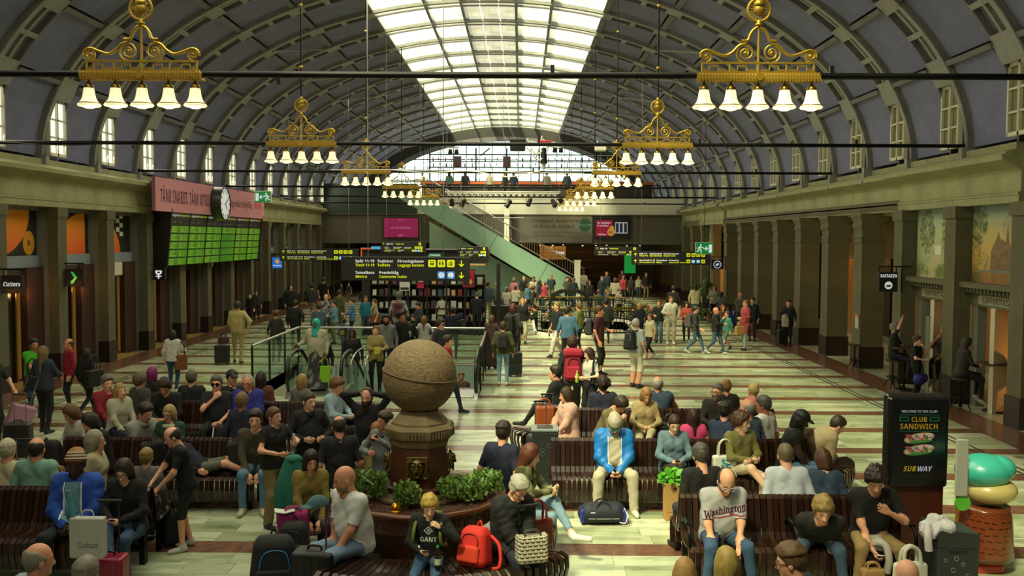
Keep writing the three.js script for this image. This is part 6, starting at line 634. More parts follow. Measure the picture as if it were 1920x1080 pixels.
// ================= advertising totem and painted sculpture =================
{
  const p = atY(1717, 1040, 0), Zt = -p.z, g = thing('advert_totem', 'black advertising totem on a red-brown wooden base showing a club sandwich', 'totem', [0, 0, 0]); const a = atZ(1666, 744, Zt), b = atZ(1776, 914, Zt), W = b.x - a.x, H = a.y - b.y, cx = (a.x + b.x) / 2, cy = (a.y + b.y) / 2;
  mesh('base', uvm(bx(cx - W * 0.42, cx + W * 0.46, 0, a.y - 0.06, p.z - 0.22, p.z - 0.04), 1), std(0x4a1e12, 0.4, { map: dataTex(256, (u, v) => { const k = 0.75 + 0.25 * fbm(u * 4, v * 0.25, 2); return [k, k * 0.95, k * 0.92]; }) }), g); mesh('screen_case', rbox(W, H, 0.1, 0.045, cx, cy, p.z - 0.03, 3), std(0x0c0d0c, 0.3), g); mesh('rear_case', rbox(W, H + 0.02, 0.1, 0.045, cx + 0.025, cy + 0.005, p.z - 0.2, 3), std(0x1a1b1a, 0.3), g);
  const t = canvasTex(512, 760, (c, w, h) => { c.fillStyle = '#0d0f0e'; c.fillRect(0, 0, w, h); c.textAlign = 'center'; c.fillStyle = '#c8cac8'; c.font = 'bold 30px sans-serif'; c.fillText('WELCOME TO THE CLUB!', w / 2, 92, 390); c.fillStyle = '#1c6a44'; c.fillRect(60, 110, 392, 6); c.fillRect(60, 262, 392, 6); c.strokeStyle = '#1c6a44'; c.lineWidth = 10; c.strokeRect(66, 136, 84, 34); c.strokeRect(362, 136, 84, 34); c.fillStyle = '#c49a1c'; c.font = 'bold 62px sans-serif'; c.fillText('CLUB', w / 2, 178, 190); c.font = 'bold 70px sans-serif'; c.fillText('SANDWICH', w / 2, 246, 392);
    for (const [y, k] of [[330, 1], [440, 1]]) { c.fillStyle = '#b8904e'; c.beginPath(); c.ellipse(260, y, 150, 48, -0.16, 0, 7); c.fill(); c.fillStyle = '#d8cba8'; c.beginPath(); c.ellipse(280, y - 16, 118, 26, -0.16, 0, 7); c.fill(); for (let i = 0; i < 34; i++) { c.fillStyle = ['#b8342c', '#3a7a2c', '#e0d0b0', '#8a2a3a', '#58963a', '#c8786a'][i % 6]; c.beginPath(); c.ellipse(140 + (i * 37) % 240, y - 10 + ((i * 23) % 50) - 14, 20, 9, i, 0, 7); c.fill(); } c.fillStyle = '#4a8a34'; c.beginPath(); c.ellipse(270, y + 34, 118, 13, -0.12, 0, 7); c.fill(); }
    c.font = 'italic bold 66px sans-serif'; c.textAlign = 'left'; c.fillStyle = '#d8b21c'; c.fillText('SUB', 110, 640, 130); c.fillStyle = '#e8eaf0'; c.fillText('WAY', 242, 640, 150); c.fillStyle = '#4a4c4a'; c.font = '14px sans-serif'; c.fillText('Offer valid at participating restaurants only.', 110, 690); });
  mesh('display', T(new THREE.PlaneGeometry(W * 0.86, H * 0.9), cx, cy - 0.01, p.z + 0.0215), screenMat(t, 0.55, 0.25), g);
  const q = atY(1845, 1066, 0), s = thing('painted_sculpture', 'glossy painted fibreglass sculpture, turquoise over cream over brown, behind the grey bin', 'sculpture', [q.x, 0, q.z]), k = -q.z / F; const px = (dx) => dx * k, y = (py) => atZ(1845, py, -q.z).y; const gloss = { clearcoat: 0.8, clearcoatRoughness: 0.15 };
  mesh('base', [rbox(px(66), y(1045) - y(1070), 0.36, 0.06, px(-6), (y(1045) + y(1070)) / 2, 0, 3), cyl(0.07, 0.08, Math.max(0.05, y(1070)), px(-16), y(1070) / 2, 0.0), cyl(0.07, 0.08, Math.max(0.05, y(1070)), px(14), y(1070) / 2, 0.0)], phy(0xc8382c, 0.3, gloss), s);
  const dash = canvasTex(512, 512, (c, w, h) => { c.fillStyle = '#7c3c1e'; c.fillRect(0, 0, w, h); c.strokeStyle = '#241008'; c.lineWidth = 5; for (let r = 0; r < 18; r++) for (let i = 0; i < 22; i++) { const X = i * 24 + (r % 2) * 12 + rnd() * 6, Y = r * 29 + rnd() * 8; c.beginPath(); c.moveTo(X, Y); c.lineTo(X + 15, Y + rnd() * 6); c.stroke(); } }); dash.wrapS = dash.wrapT = THREE.RepeatWrapping;
  mesh('body', lathe([[0, 0.0], [0.28, 0.01], [0.3, 0.06], [0.29, 0.2], [0.285, 0.35], [0.27, 0.5], [0.245, 0.56], [0.25, 0.6], [0, 0.6]].map(([r, h]) => [r * 1.0, h * (y(946) - y(1045)) / 0.6 + y(1045)]), 32), phy(0xffffff, 0.3, { map: dash, ...gloss }), s);
  mesh('middle', sph(0.29, px(6), y(918), 0.0, 1, 0.55, 0.95, 28), phy(0xcdbb78, 0.35, gloss), s); mesh('top', [sph(0.3, px(-6), y(884), -0.02, 1.0, 0.66, 0.95, 28), sph(0.2, px(18), y(878), 0, 1.0, 0.75, 1, 20)], phy(0x3fb8a8, 0.35, gloss), s);
  const bp = atZ(1797, 868, -q.z - 0.12), sb = thing('sign_panel', 'plain grey rounded panel on a lime disc standing beside the painted sculpture', 'panel', [bp.x, 0, q.z + 0.2]); const h0 = y(922), h1 = y(817); mesh('panel', rbox(0.14, h1 - h0, 0.03, 0.014, 0, (h0 + h1) / 2, 0), std(0xa9aaa2, 0.5), sb); mesh('disc', T(cyl(0.085, 0.085, 0.03, 0, 0, 0, 24), 0.03, y(935), -0.02, PI / 2), std(0x5cb838, 0.4), sb); mesh('pole', bar([-0.02, 0, -0.03], [-0.02, h0, -0.03], 0.02), std(0x8a5a24, 0.5), sb);
}
// ================= luggage and small props =================
const pmat = new Map(), pm = (c, r = 0.6, o) => { const k = c + '/' + r + JSON.stringify(o ?? {}); if (!pmat.has(k)) pmat.set(k, std(c, r, o)); return pmat.get(k); };
function suitcase(label, x, z, turn, w, h, d, color, handle = 0.35, o = {}) {
  const g = thing(o.name ?? 'suitcase', label, 'suitcase', [x, o.y ?? 0, z], turn); mesh('shell', rbox(w, h, d, Math.min(d, w) * 0.16, 0, h / 2 + 0.06, 0, 3), pm(color, o.rough ?? 0.5), g);
  for (let i = -2; i <= 2; i++) mesh('rib', rbox(0.012, h * 0.8, 0.008, 0.003, i * w * 0.17, h / 2 + 0.06, d / 2 + 0.002, 1), pm(color, o.rough ?? 0.5), g); if (o.soft) { mesh('front_pocket', rbox(w * 0.82, h * 0.45, 0.05, 0.02, 0, h * 0.34, d / 2 + 0.01, 2), pm(color, 0.8), g); }
  for (const s of [-1, 1]) for (const q of [-1, 1]) mesh('wheel', T(cyl(0.028, 0.028, 0.025, 0, 0, 0, 12), s * w * 0.38, 0.03, q * d * 0.34, 0, 0, PI / 2), MAT.black, g); mesh('side_grip', tube([[-0.07, h + 0.06, 0], [-0.06, h + 0.09, 0], [0.06, h + 0.09, 0], [0.07, h + 0.06, 0]], 0.012, 12, 5), MAT.black, g);
  if (handle) { for (const s of [-1, 1]) mesh('handle_rod', bar([s * 0.09, h, -d * 0.3], [s * 0.09, h + 0.06 + handle, -d * 0.3], 0.009), o.rod ?? MAT.steel, g); mesh('handle_grip', rbox(0.24, 0.03, 0.035, 0.012, 0, h + 0.07 + handle, -d * 0.3), MAT.black, g); } return g;
}
function backpackGeo(w, h, d) { const g = rbox(w, h, d, Math.min(w, d) * 0.32, 0, 0, 0, 4), p = g.attributes.position; for (let i = 0; i < p.count; i++) { const y = p.getY(i) / h + 0.5, k = 1 - 0.3 * Math.max(0, y - 0.55) * 2, b = 1 + 0.15 * Math.sin(y * 3.1); p.setX(i, p.getX(i) * k); p.setZ(i, p.getZ(i) * k * b); } g.computeVertexNormals(); return g; }
function backpack(label, pos, q, color, o = {}) {
  const w = o.w ?? 0.31, h = o.h ?? 0.46, d = o.d ?? 0.19, g = thing('backpack', label, 'backpack', pos.toArray ? pos.toArray() : pos); if (q?.isQuaternion) g.quaternion.copy(q); else if (q) g.rotation.set(...q);
  mesh('sack', backpackGeo(w, h, d), pm(color, 0.8), g); mesh('front_pocket', rbox(w * 0.72, h * 0.42, d * 0.34, 0.03, 0, -h * 0.17, -d * 0.5, 3), pm(o.c2 ?? color, 0.8), g); mesh('zip', tube([[-w * 0.32, -h * 0.05, -d * 0.62], [-w * 0.2, h * 0.28, -d * 0.5], [w * 0.2, h * 0.28, -d * 0.5], [w * 0.32, -h * 0.05, -d * 0.62]], 0.006, 20, 4), pm(o.zip ?? 0x111111, 0.5), g); mesh('top_loop', tube([[-0.03, h * 0.5, d * 0.2], [0, h * 0.5 + 0.05, d * 0.2], [0.03, h * 0.5, d * 0.2]], 0.01, 10, 5), pm(color, 0.8), g);
  if (o.straps) for (const s of [-1, 1]) mesh('shoulder_strap', tube([[s * 0.09, h * 0.42, d * 0.4], [s * 0.12, h * 0.47, d * 0.5 + 0.09], [s * 0.13, h * 0.3, d * 0.5 + 0.25], [s * 0.14, -h * 0.05, d * 0.5 + 0.26], [s * 0.16, -h * 0.3, d * 0.5 + 0.12], [s * 0.12, -h * 0.38, d * 0.4]], 0.018, 26, 5), pm(o.sc ?? color, 0.8), g); if (o.lid) mesh('lid', rbox(w * 1.05, 0.16, d * 1.1, 0.06, 0, h * 0.5, 0, 3), pm(o.c2 ?? color, 0.8), g); if (o.roll) mesh('mat_roll', T(cyl(0.07, 0.07, w * 1.1, 0, 0, 0, 12), 0, -h * 0.55, 0, 0, 0, PI / 2), pm(0x22262a, 0.8), g); return g;
}
const wear = (p, label, color, o = {}) => backpack(label, p.tor(0, o.y ?? 0.27, -0.12 - (o.d ?? 0.19) / 2 - (o.off ?? 0.03)), p.Q, color, { straps: true, ...o });
function handbag(label, pos, turn, w, h, d, color, loop = 0.2, o = {}) { const g = thing(o.name ?? 'handbag', label, o.cat ?? 'bag', pos.toArray ? pos.toArray() : pos, turn); const q = rbox(w, h, d, Math.min(d, h) * 0.24, 0, h / 2, 0, 3), p = q.attributes.position; for (let i = 0; i < p.count; i++) { const k = 1 - 0.28 * Math.max(0, p.getY(i) / h - 0.3); p.setZ(i, p.getZ(i) * k); if (o.slump) p.setY(i, p.getY(i) * (1 - 0.18 * Math.cos(p.getX(i) / w * 5))); } q.computeVertexNormals(); mesh('pouch', q, o.mat ?? pm(color, o.rough ?? 0.55), g); for (const s of [-1, 1]) mesh('handle', tube([[-w * 0.28, h * 0.86, s * d * 0.3], [-w * 0.22, h + loop * 0.75, s * d * 0.15], [0, h + loop, s * d * 0.1], [w * 0.22, h + loop * 0.75, s * d * 0.15], [w * 0.28, h * 0.86, s * d * 0.3]], o.hr ?? 0.011, 22, 5), pm(o.hc ?? color, 0.55), g); return g; }
function phone(p, label, o = {}) { const h = o.both ? p.hand('L').add(p.hand('R')).multiplyScalar(0.5) : p.hand(o.k ?? 'R'), g = thing('phone', label, 'phone', h.toArray()); const dir = p.headP.clone().add(V(0, 0.1, 0)).sub(h).normalize(); g.quaternion.setFromUnitVectors(V(0, 0, 1), dir); mesh('case', rbox(0.074, 0.15, 0.009, 0.004, 0, 0, 0, 2), pm(o.c ?? 0x101214, 0.3), g); mesh('display', T(new THREE.PlaneGeometry(0.066, 0.138), 0, 0, 0.0052), glow(o.lit ?? 0x28323c, 0.5), g); return g; }
function bottle(label, pos, c, o = {}) { const g = thing('bottle', label, 'bottle', pos.toArray ? pos.toArray() : pos); mesh('body', lathe([[0, 0], [0.032, 0.004], [0.033, 0.13], [0.026, 0.165], [0.012, 0.19], [0.012, 0.205]], 16), phy(c, 0.1, o.clear ? { transmission: 0.9, thickness: 0 } : {}), g); mesh('cap', cyl(0.015, 0.015, 0.022, 0, 0.214, 0, 12), pm(o.cap ?? 0xdddddd, 0.4), g); if (o.label) mesh('wrapper', T(new THREE.CylinderGeometry(0.034, 0.034, 0.06, 16, 1, true), 0, 0.07, 0), pm(o.label, 0.6, { side: THREE.DoubleSide }), g); return g; }
const decal = (p, w, h, y, tex, name, dx = 0) => { if (!p.top) return; p.top.updateMatrixWorld(true); const c = p.tor(dx, y, 0.17), e = new THREE.Euler().setFromQuaternion(p.Q), geo = p.top.geometry.clone(), tm = new THREE.Mesh(geo); tm.matrixWorld.copy(p.top.matrixWorld); const d = new DecalGeometry(tm, c, e, V(w * p.sc, h * p.sc, 0.22)); if (!d.attributes.position.count) return; d.applyMatrix4(p.top.matrixWorld.clone().invert()); mesh(name, d, new THREE.MeshStandardMaterial({ map: tex, alphaMap: tex.alpha, alphaTest: 0.4, roughness: 0.8, polygonOffset: true, polygonOffsetFactor: -2 }), p.top); };
const textTex = (w, h, draw) => { const t = canvasTex(w, h, draw); t.alpha = canvasTex(w, h, (c) => { c.fillStyle = '#000'; c.fillRect(0, 0, w, h); const old = t.image.getContext('2d').getImageData(0, 0, w, h), im = c.getImageData(0, 0, w, h); for (let i = 0; i < old.data.length; i += 4) { const a = old.data[i + 3]; im.data[i] = im.data[i + 1] = im.data[i + 2] = a; im.data[i + 3] = 255; } c.putImageData(im, 0, 0); }); t.alpha.colorSpace = THREE.NoColorSpace; return t; };
const front = (p, c1, c2, w = 0.2) => decal(p, w, 0.46, 0.26, textTex(64, 128, (c) => { c.clearRect(0, 0, 64, 128); c.fillStyle = c1; c.beginPath(); c.moveTo(10, 0); c.lineTo(54, 0); c.lineTo(60, 128); c.lineTo(4, 128); c.fill(); c.fillStyle = c2; c.fillRect(2, 0, 5, 128); c.fillRect(57, 0, 5, 128); }), 'shirt_front');
// ================= the people =================
const H = PI, sx = (px, Z) => atZ(px, 500, Z).x;
const st = (l, px, py, turn, o = {}) => { const p = atY(px, py, 0); if (o.hp) { o.h = Math.max(0.9, Math.min(1.95, atZ(px, o.hp, -p.z).y)); } return person({ l, at: [p.x, p.z], turn, ...o }); };
const si = (l, px, Z, turn, o = {}) => person({ l, at: [sx(px, Z), -Z], turn, sit: 1, ...o });
const jeans = 0x3a5470, ljeans = 0x7f9fb8, blk = 0x131313, kh = 0x8f7d55, navy = 0x182036;
// ---- right-hand benches
{
  let p = si('seated man in a grey baseball shirt with red trimmed sleeves looking at two phones', 1356, 10.1, 0.05, { h: 1.82, fat: 0.5, lean: 0.34, head: [0.02, 0.5], hair: ['fringe', 0x2c2622], beard: ['stubble', 0x6a625a], specs: 0xc8c8c8, top: [0xa2a4a8, 0.85], bot: [0x2f4a68, 2], shoe: 0x333333, R: { v: [0.13, -0.44, 0.36], palm: [-0.4, 0.6, -0.6] }, L: { v: [0.1, -0.4, 0.38], palm: [-0.4, 0.7, -0.4] }, legs: 'wide' });
  decal(p, 0.46, 0.2, 0.34, textTex(512, 200, (c, w, h) => { c.clearRect(0, 0, w, h); c.font = 'italic bold 92px serif'; c.fillStyle = '#1a2038'; c.strokeStyle = '#8a1a30'; c.lineWidth = 6; c.translate(10, 150); c.rotate(-0.16); c.strokeText('Washington', 0, 0, 480); c.fillText('Washington', 0, 0, 480); c.fillStyle = '#8a1a30'; c.fillRect(40, 22, 420, 12); }), 'lettering');
  phone(p, 'phone in the right hand of the man in the baseball shirt'); phone(p, 'second phone in the left hand of the man in the baseball shirt', { k: 'L', lit: 0x8a98a0 });
  p = si('fair-haired man in a black t-shirt bending forward from the bench with hanging arm', 1545, 10.05, -0.25, { h: 1.8, lean: 1.0, head: [0.2, 0.05], hair: ['messy', 0x8f7640], top: [blk, 0.8], bot: [0x33485e, 2], R: { v: [0.1, -0.5, 0.22], hint: [1, 0.4, 0.2], palm: [-1, 0, 0], pose: 'relax' }, L: { v: [0.05, -0.52, 0.3], hint: [1, 0.4, 0.2], pose: 'relax' }, legs: 'wide' });
  p = si('dark-haired man in a black t-shirt and tan trousers hiding his face with one hand', 1640, 10.1, -0.05, { h: 1.82, lean: 0.3, head: [-0.15, 0.45], hair: ['curly', 0x2a1d14], top: [0x101112, 0.8], bot: [0x8a7347, 2], R: { v: [0.06, -0.42, 0.34], palm: [-0.4, 0.6, -0.4] }, L: { v: [0.1, -0.06, 0.22], hint: [0.9, -1, 0.2], palm: [-1, 0.2, -0.5], pose: 'flat' }, legs: 'wide' }); phone(p, 'pale phone held by the man hiding his face', { c: 0xd8d8d4, lit: 0xc0c4c0 });
  const cl = thing('crumpled_jacket', 'pale grey jacket crumpled on the lap of the man in tan trousers', 'jacket', p.tor(0.0, -0.02, 0.2).toArray()); { const q = new THREE.IcosahedronGeometry(0.16, 4), a = q.attributes.position; for (let i = 0; i < a.count; i++) { const x = a.getX(i), y = a.getY(i), z = a.getZ(i), k = 1 + 0.14 * Math.sin(x * 40 + 2 * Math.sin(z * 30)) + 0.1 * Math.sin(y * 50 + x * 22); a.setXYZ(i, x * k * 1.1, y * k * 0.45 + 0.05, z * k * 0.9); } q.computeVertexNormals(); mesh('cloth', q, pm(0xa8a59a, 0.9), cl); mesh('sleeve', tube([[-0.1, 0.06, 0.05], [0.05, 0.08, 0.16], [0.08, -0.06, 0.22], [0.06, -0.2, 0.22]], 0.04, 16, 7), pm(0xa8a59a, 0.9), cl); }
  handbag('brown paper bag with a green print between the feet of the man in tan trousers', [sx(1650, 9.55), 0, -9.55], 0.1, 0.24, 0.36, 0.14, 0x9a7848, 0.06, { name: 'paper_bag', rough: 0.9 });
  si('grey-haired man in a black t-shirt with his back turned next to the potted plant', 1325, 10.78, H + 0.2, { h: 1.78, fat: 0.3, hair: ['short', 0x4c4842], top: [blk, 0.9], bot: [0x2a2a30, 2], lean: 0.1, head: [0, 0.25] });
  si('man in a pale blue shirt seated with his back turned, short greying hair', 1488, 10.76, H, { h: 1.8, fat: 0.3, hair: ['recede', 0x6a5a42], top: [0xb4bcc4, 2], bot: [0x2a3448, 2], lean: 0.25, head: [0, 0.2] });
  si('woman in a dark denim jacket with auburn hair seated with her back turned', 1556, 10.76, H - 0.25, { fem: 1, hair: ['bob', 0x4e2c16], top: [0x273a4e, 2], pat: 'denim', bot: [0x22303e, 2], lean: 0.4, head: [0.4, 0.3] });
  p = si('bearded man in a bright blue jacket, cap and mirrored glasses looking at his phone', 1153, 13.02, 0, { h: 1.8, fat: 0.4, lean: 0.22, head: [0, 0.55], hat: ['capback', 0xa89c80], hair: ['short', 0xb8b0a0], beard: ['lbeard', 0x8c857a], specs: 0x2a8a78, dark: 1, top: [0x1273c4, 2], topName: 'jacket', bulk: 0.022, gloss: 0.55, hood: 0x1273c4, bot: [0xb0a892, 2], baggy: 0.012, shoe: 0xc8c2b4, R: { v: [0.05, -0.37, 0.3], palm: [-0.4, 0.8, -0.4] }, L: { v: [0.05, -0.37, 0.3], palm: [-0.4, 0.8, -0.4] }, legs: 'wide', splay: 0.3 }); phone(p, 'phone held in both hands by the man in the blue jacket', { both: 1 }); front(p, '#b8b29c', '#d8dcdc');
  p = si('woman in a denim jacket with dark tied hair looking at her phone, legs crossed', 1266, 13.05, 0, { fem: 1, h: 1.7, lean: 0.1, head: [0.05, 0.35], hair: ['lowbun', 0x3a2618], top: [0x64808e, 2], topName: 'jacket', pat: 'denim', bot: [0x2c2a22, 1.75], shoe: 0xd8d4c8, skin: 'p', R: 'phone', L: 'phone', legs: 'crossR' }); phone(p, 'phone held in both hands by the woman in the denim jacket', { both: 1 });
  p = si('curly-haired man in an olive sweater and cream shorts looking sideways with bare legs', 1390, 13.02, 0.35, { h: 1.74, lean: 0.1, head: [0.75, 0.05], hair: ['curly', 0x4a3018], top: [0x6f6a3a, 2], bot: [0xb9ae92, 0.95], skin: 'p', shoe: 0x8a7a60, R: { v: [0.0, -0.26, 0.26], palm: [-0.6, 0.3, -0.6] }, L: { v: [0.02, -0.27, 0.27], palm: [-0.6, 0.3, -0.6] }, legs: 'crossR' });
  handbag('white cotton tote with a teal floral print beside the olive sweater', [sx(1366, 12.8), 0.44, -12.85], 0.2, 0.34, 0.32, 0.12, 0xc4c4b4, 0.22, { name: 'tote_bag', rough: 0.9, mat: printMat(canvasTex(128, 128, (c) => { c.fillStyle = '#cfd0c2'; c.fillRect(0, 0, 128, 128); for (let i = 0; i < 40; i++) { c.fillStyle = ['#2a7a8a', '#4a9aa0', '#1a5a70'][i % 3]; c.beginPath(); c.arc(40 + rnd() * 50, 20 + rnd() * 50, 5, 0, 7); c.fill(); } c.fillStyle = '#223'; c.fillRect(34, 86, 60, 7); c.fillRect(40, 100, 48, 6); }), 0.9) });
  p = si('person in a black cap and black padded vest working on a laptop', 1478, 13.3, 1.2, { h: 1.78, skin: 'e', lean: 0.3, head: [-0.1, 0.3], hat: ['cap', 0x0c0d0f], hair: ['bob', 0x0c0b0b], top: [0x15171b, 0.35], topName: 'vest', quilt: 1, bulk: 0.015, bot: [0x4f6f90, 2], R: 'lap', L: 'lap' });
  { const l = thing('laptop', 'black laptop open on the knees of the person in the black cap', 'laptop', p.tor(0, 0.05, 0.36).toArray(), 1.2); mesh('keyboard_deck', rbox(0.34, 0.018, 0.24, 0.006, 0, 0, 0), pm(0x1a1b1c, 0.4), l); mesh('lid', rbox(0.34, 0.23, 0.01, 0.004, 0, 0.12, 0.15, 2), pm(0x121314, 0.4), l); mesh('sticker', box(0.07, 0.035, 0.002, 0.09, 0.05, 0.156), pm(0xc8c8c0, 0.6), l); }
  si('person hunched in a beige padded jacket and ripped jeans behind the laptop', 1512, 14.0, 1.5, { lean: 0.95, head: [0.1, 0.2], hair: ['short', 0x2a2018], top: [0xa09270, 2], topName: 'jacket', quilt: 1, bulk: 0.03, bot: [0x4a5a66, 2], botPat: 'denim', hood: 0x9a8c6a, R: 'knees', L: 'knees' });
  si('girl in a pink top with shoulder-length brown hair seated with her back turned', 1305, 13.68, H + 0.1, { fem: 1, h: 1.6, hair: ['long', 0x2f1d14], top: [0xc23a6c, 0.4], bot: [0x222a38, 2], skin: 'p' });
  p = si('man in a navy hooded top reaching forward with a bottle, his back turned', 1357, 13.72, H - 0.5, { hair: ['crop', 0x1c1612], top: [0x1d2b46, 2], hood: 0x1a2740, bot: [0x20242c, 2], lean: 0.35, R: 'carry', L: 'lap' });
  si('balding older man in a blue-grey polo seated with his back turned', 1408, 13.72, H + 0.6, { h: 1.84, fat: 0.3, skin: 'b', hair: ['fringe', 0x8a857c], top: [0x42566a, 0.9], bot: [0x2a2c34, 2], head: [0.5, 0] });
  si('grey-haired man in a white t-shirt seated with his back turned', 1440, 14.15, H + 0.8, { h: 1.8, skin: 'c', hair: ['short', 0x4a4844], top: [0xc8c8c4, 0.8], bot: [0x333840, 2], head: [0.3, 0.1] });
  si('young man in an olive sweatshirt resting his forehead on his hand', 1133, 15.2, 0.75, { lean: 0.55, head: [0, 0.6], hair: ['messy', 0x2e2015], top: [0x6d6444, 2], bot: [0x22252c, 2], R: 'knees', L: { v: [0.04, 0.02, 0.22], hint: [0.6, -1, 0.3], palm: [-0.3, 0.3, -0.9], pose: 'fist' } });
  p = si('blonde woman in a cream jacket and pale trousers, legs crossed, looking at her hands', 1212, 15.4, 0, { fem: 1, lean: 0.12, head: [0.15, 0.45], hair: ['bob', 0x9a7440], top: [0x9c8a62, 2], topName: 'jacket', bot: [0x9a9274, 2], shoe: 0x6a5a44, R: 'phone', L: 'phone', legs: 'crossL' });
  handbag('dark handbag with orange flowers beside the woman in the cream jacket', [sx(1262, 15.3), 0.44, -15.35], 0.1, 0.36, 0.28, 0.16, 0x1f2028, 0.14, { mat: printMat(canvasTex(128, 128, (c) => { c.fillStyle = '#1b1d26'; c.fillRect(0, 0, 128, 128); for (let i = 0; i < 36; i++) { c.fillStyle = ['#a8562a', '#7a3a28', '#4a5a78'][i % 3]; c.beginPath(); c.arc(rnd() * 128, rnd() * 128, 8, 0, 7); c.fill(); } }), 0.8) });
  p = si('bald bearded man in glasses and a black jacket holding a phone', 1350, 15.4, -0.25, { h: 1.82, lean: 0.05, head: [-0.5, 0.05], hair: ['buzz', 0x5a5048], beard: ['beard', 0x6a6058], specs: 0x1a1a1a, top: [0x17130f, 2], topName: 'jacket', bot: [0x20201f, 2], R: 'phone', L: 'lap' }); phone(p, 'phone held by the bald man in glasses');
  si('person in a navy hooded sweatshirt and headphones seated with back turned', 1133, 16.08, H, { h: 1.8, hair: ['messy', 0x2a1c12], hat: ['phones', 0x101012], top: [0x1a2034, 2], hood: 0x181d30, bot: [0x22242a, 2] });
  si('white-haired man in a quilted slate vest seated with his back turned', 1236, 16.08, H - 0.2, { h: 1.82, skin: 'b', hair: ['fringe', 0xa8a498], top: [0x2c3c4e, 0.2], topName: 'vest', quilt: 1, bulk: 0.02, bot: [0x333, 2], R: { v: [0.12, 0.0, 0.1], hint: [1, -1, 0] } });
  si('woman in a black t-shirt with fair hair in a bun seated with her back turned', 1366, 16.1, H, { fem: 1, h: 1.74, hair: ['bun', 0x8c6a34], top: [0x121212, 0.9], bot: [0x222, 2] });
  si('woman with pinned-up blonde hair and a pale coral top at the bench end', 1418, 15.9, H + 0.5, { fem: 1, hair: ['bun', 0xb09858], top: [0xc87a70, 1], bot: [0x333, 2], h: 1.66 });
  si('girl in a long pale pink coat with straight brown hair sitting on the bench end', 1072, 15.2, -1.15, { fem: 1, lean: 0.12, hair: ['vlong', 0x3c2516], top: [0xc09a8c, 2], topName: 'coat', coat: 1.2, bulk: 0.012, hood: 0xc8a498, bot: [0x22242c, 2], shoe: 0xd8d8d4, R: 'lap', L: 'lap', head: [-0.2, 0.1] });
  p = si('man in a black jacket with a shoulder strap seated by the red-brown bag', 1052, 16.9, -1.9, { h: 1.84, hair: ['short', 0x1c140f], top: [0x14161a, 2], topName: 'jacket', bulk: 0.01, bot: [0x23272a, 2], R: 'lap', L: 'lap', lean: 0.15, legs: 'crossL', seat: 0.5 });
  { const b = thing('stool_case', 'dark hard case used as a seat by the man in the black jacket', 'case', [sx(1052, 16.9), 0, -16.9]); mesh('box', rbox(0.42, 0.46, 0.32, 0.03, 0, 0.25, 0), pm(0x1d1f22, 0.5), b); mesh('latch', box(0.06, 0.04, 0.02, 0, 0.36, 0.165), MAT.steel, b); }
}
suitcase('large black suitcase beside the bench of the man in the blue jacket', sx(1019, 14.6), -14.6, 0.3, 0.46, 0.6, 0.28, 0x14171a, 0.5, { soft: 1 });
suitcase('slim grey trolley with a raised steel handle near the orange leather bag', sx(1030, 15.6), -15.6, 0.2, 0.3, 0.5, 0.2, 0x23262a, 0.55);
handbag('orange-brown leather bag strapped on top of a trolley', [sx(1023, 15.5), 0.62, -15.45], 0.2, 0.32, 0.34, 0.18, 0x8c4420, 0.12, { rough: 0.45 });
{ const Z = 13.55, x = sx(1046, Z); const g = thing('waste_bin', 'dark square waste bin with a printed pattern next to the long bench', 'bin', [x - 0.15, 0, -Z - 0.75]); mesh('body', rbox(0.4, 0.8, 0.4, 0.02, 0, 0.4, 0), pm(0x22282a, 0.5), g); mesh('lid', rbox(0.42, 0.04, 0.42, 0.015, 0, 0.82, 0), pm(0x70787a, 0.4), g); mesh('slot', box(0.24, 0.012, 0.24, 0, 0.842, 0), MAT.black, g); for (let i = 0; i < 6; i++) mesh('ring_mark', T(new THREE.TorusGeometry(0.03, 0.003, 4, 14), -0.14 + (i % 3) * 0.1, 0.35 + ((i * 7) % 5) * 0.06, 0.202), pm(0x5a6264, 0.5), g); }
{ const g = thing('duffel_bag', 'navy duffel bag with grey piping on the floor before the blue jacket', 'bag', [sx(1135, 12.15), 0, -12.2], 0.04); const q = T(new THREE.CapsuleGeometry(0.15, 0.34, 6, 18), 0, 0, 0, 0, 0, PI / 2), p = q.attributes.position; for (let i = 0; i < p.count; i++) { const y = p.getY(i); p.setY(i, y < 0 ? y * 0.85 : y * 1.0 * (1 - 0.12 * Math.cos(p.getX(i) * 9))); p.setX(i, p.getX(i) * 1.02 * (1 - 0.25 * Math.max(0, y) / 0.15 * 0.5)); } q.computeVertexNormals(); mesh('body', q.translate(0, 0.135, 0), pm(0x121828, 0.7), g); mesh('piping', tube([[-0.2, 0.1, 0.146], [0, 0.1, 0.152], [0.2, 0.1, 0.146]], 0.006, 12, 5), pm(0x8a8e92, 0.5), g); for (const s of [-1, 1]) { mesh('end_panel', rbox(0.06, 0.18, 0.24, 0.03, s * 0.27, 0.12, 0, 3), pm(0x1c2c8a, 0.6), g); mesh('web_handle', tube([[-0.1, 0.08, s * 0.15], [-0.08, 0.26, s * 0.1], [0, 0.31, s * 0.05], [0.08, 0.26, s * 0.1], [0.1, 0.08, s * 0.15]], 0.012, 22, 5), pm(0x0c0f18, 0.7), g); } mesh('tag', rbox(0.06, 0.03, 0.008, 0.003, -0.14, 0.17, 0.14), pm(0xb8bcc0, 0.5), g); mesh('strap_clip', tube([[0.2, 0.06, 0.16], [0.27, 0.05, 0.17], [0.3, 0.14, 0.15], [0.27, 0.22, 0.08]], 0.008, 14, 5), pm(0xc8ccd0, 0.4), g); }
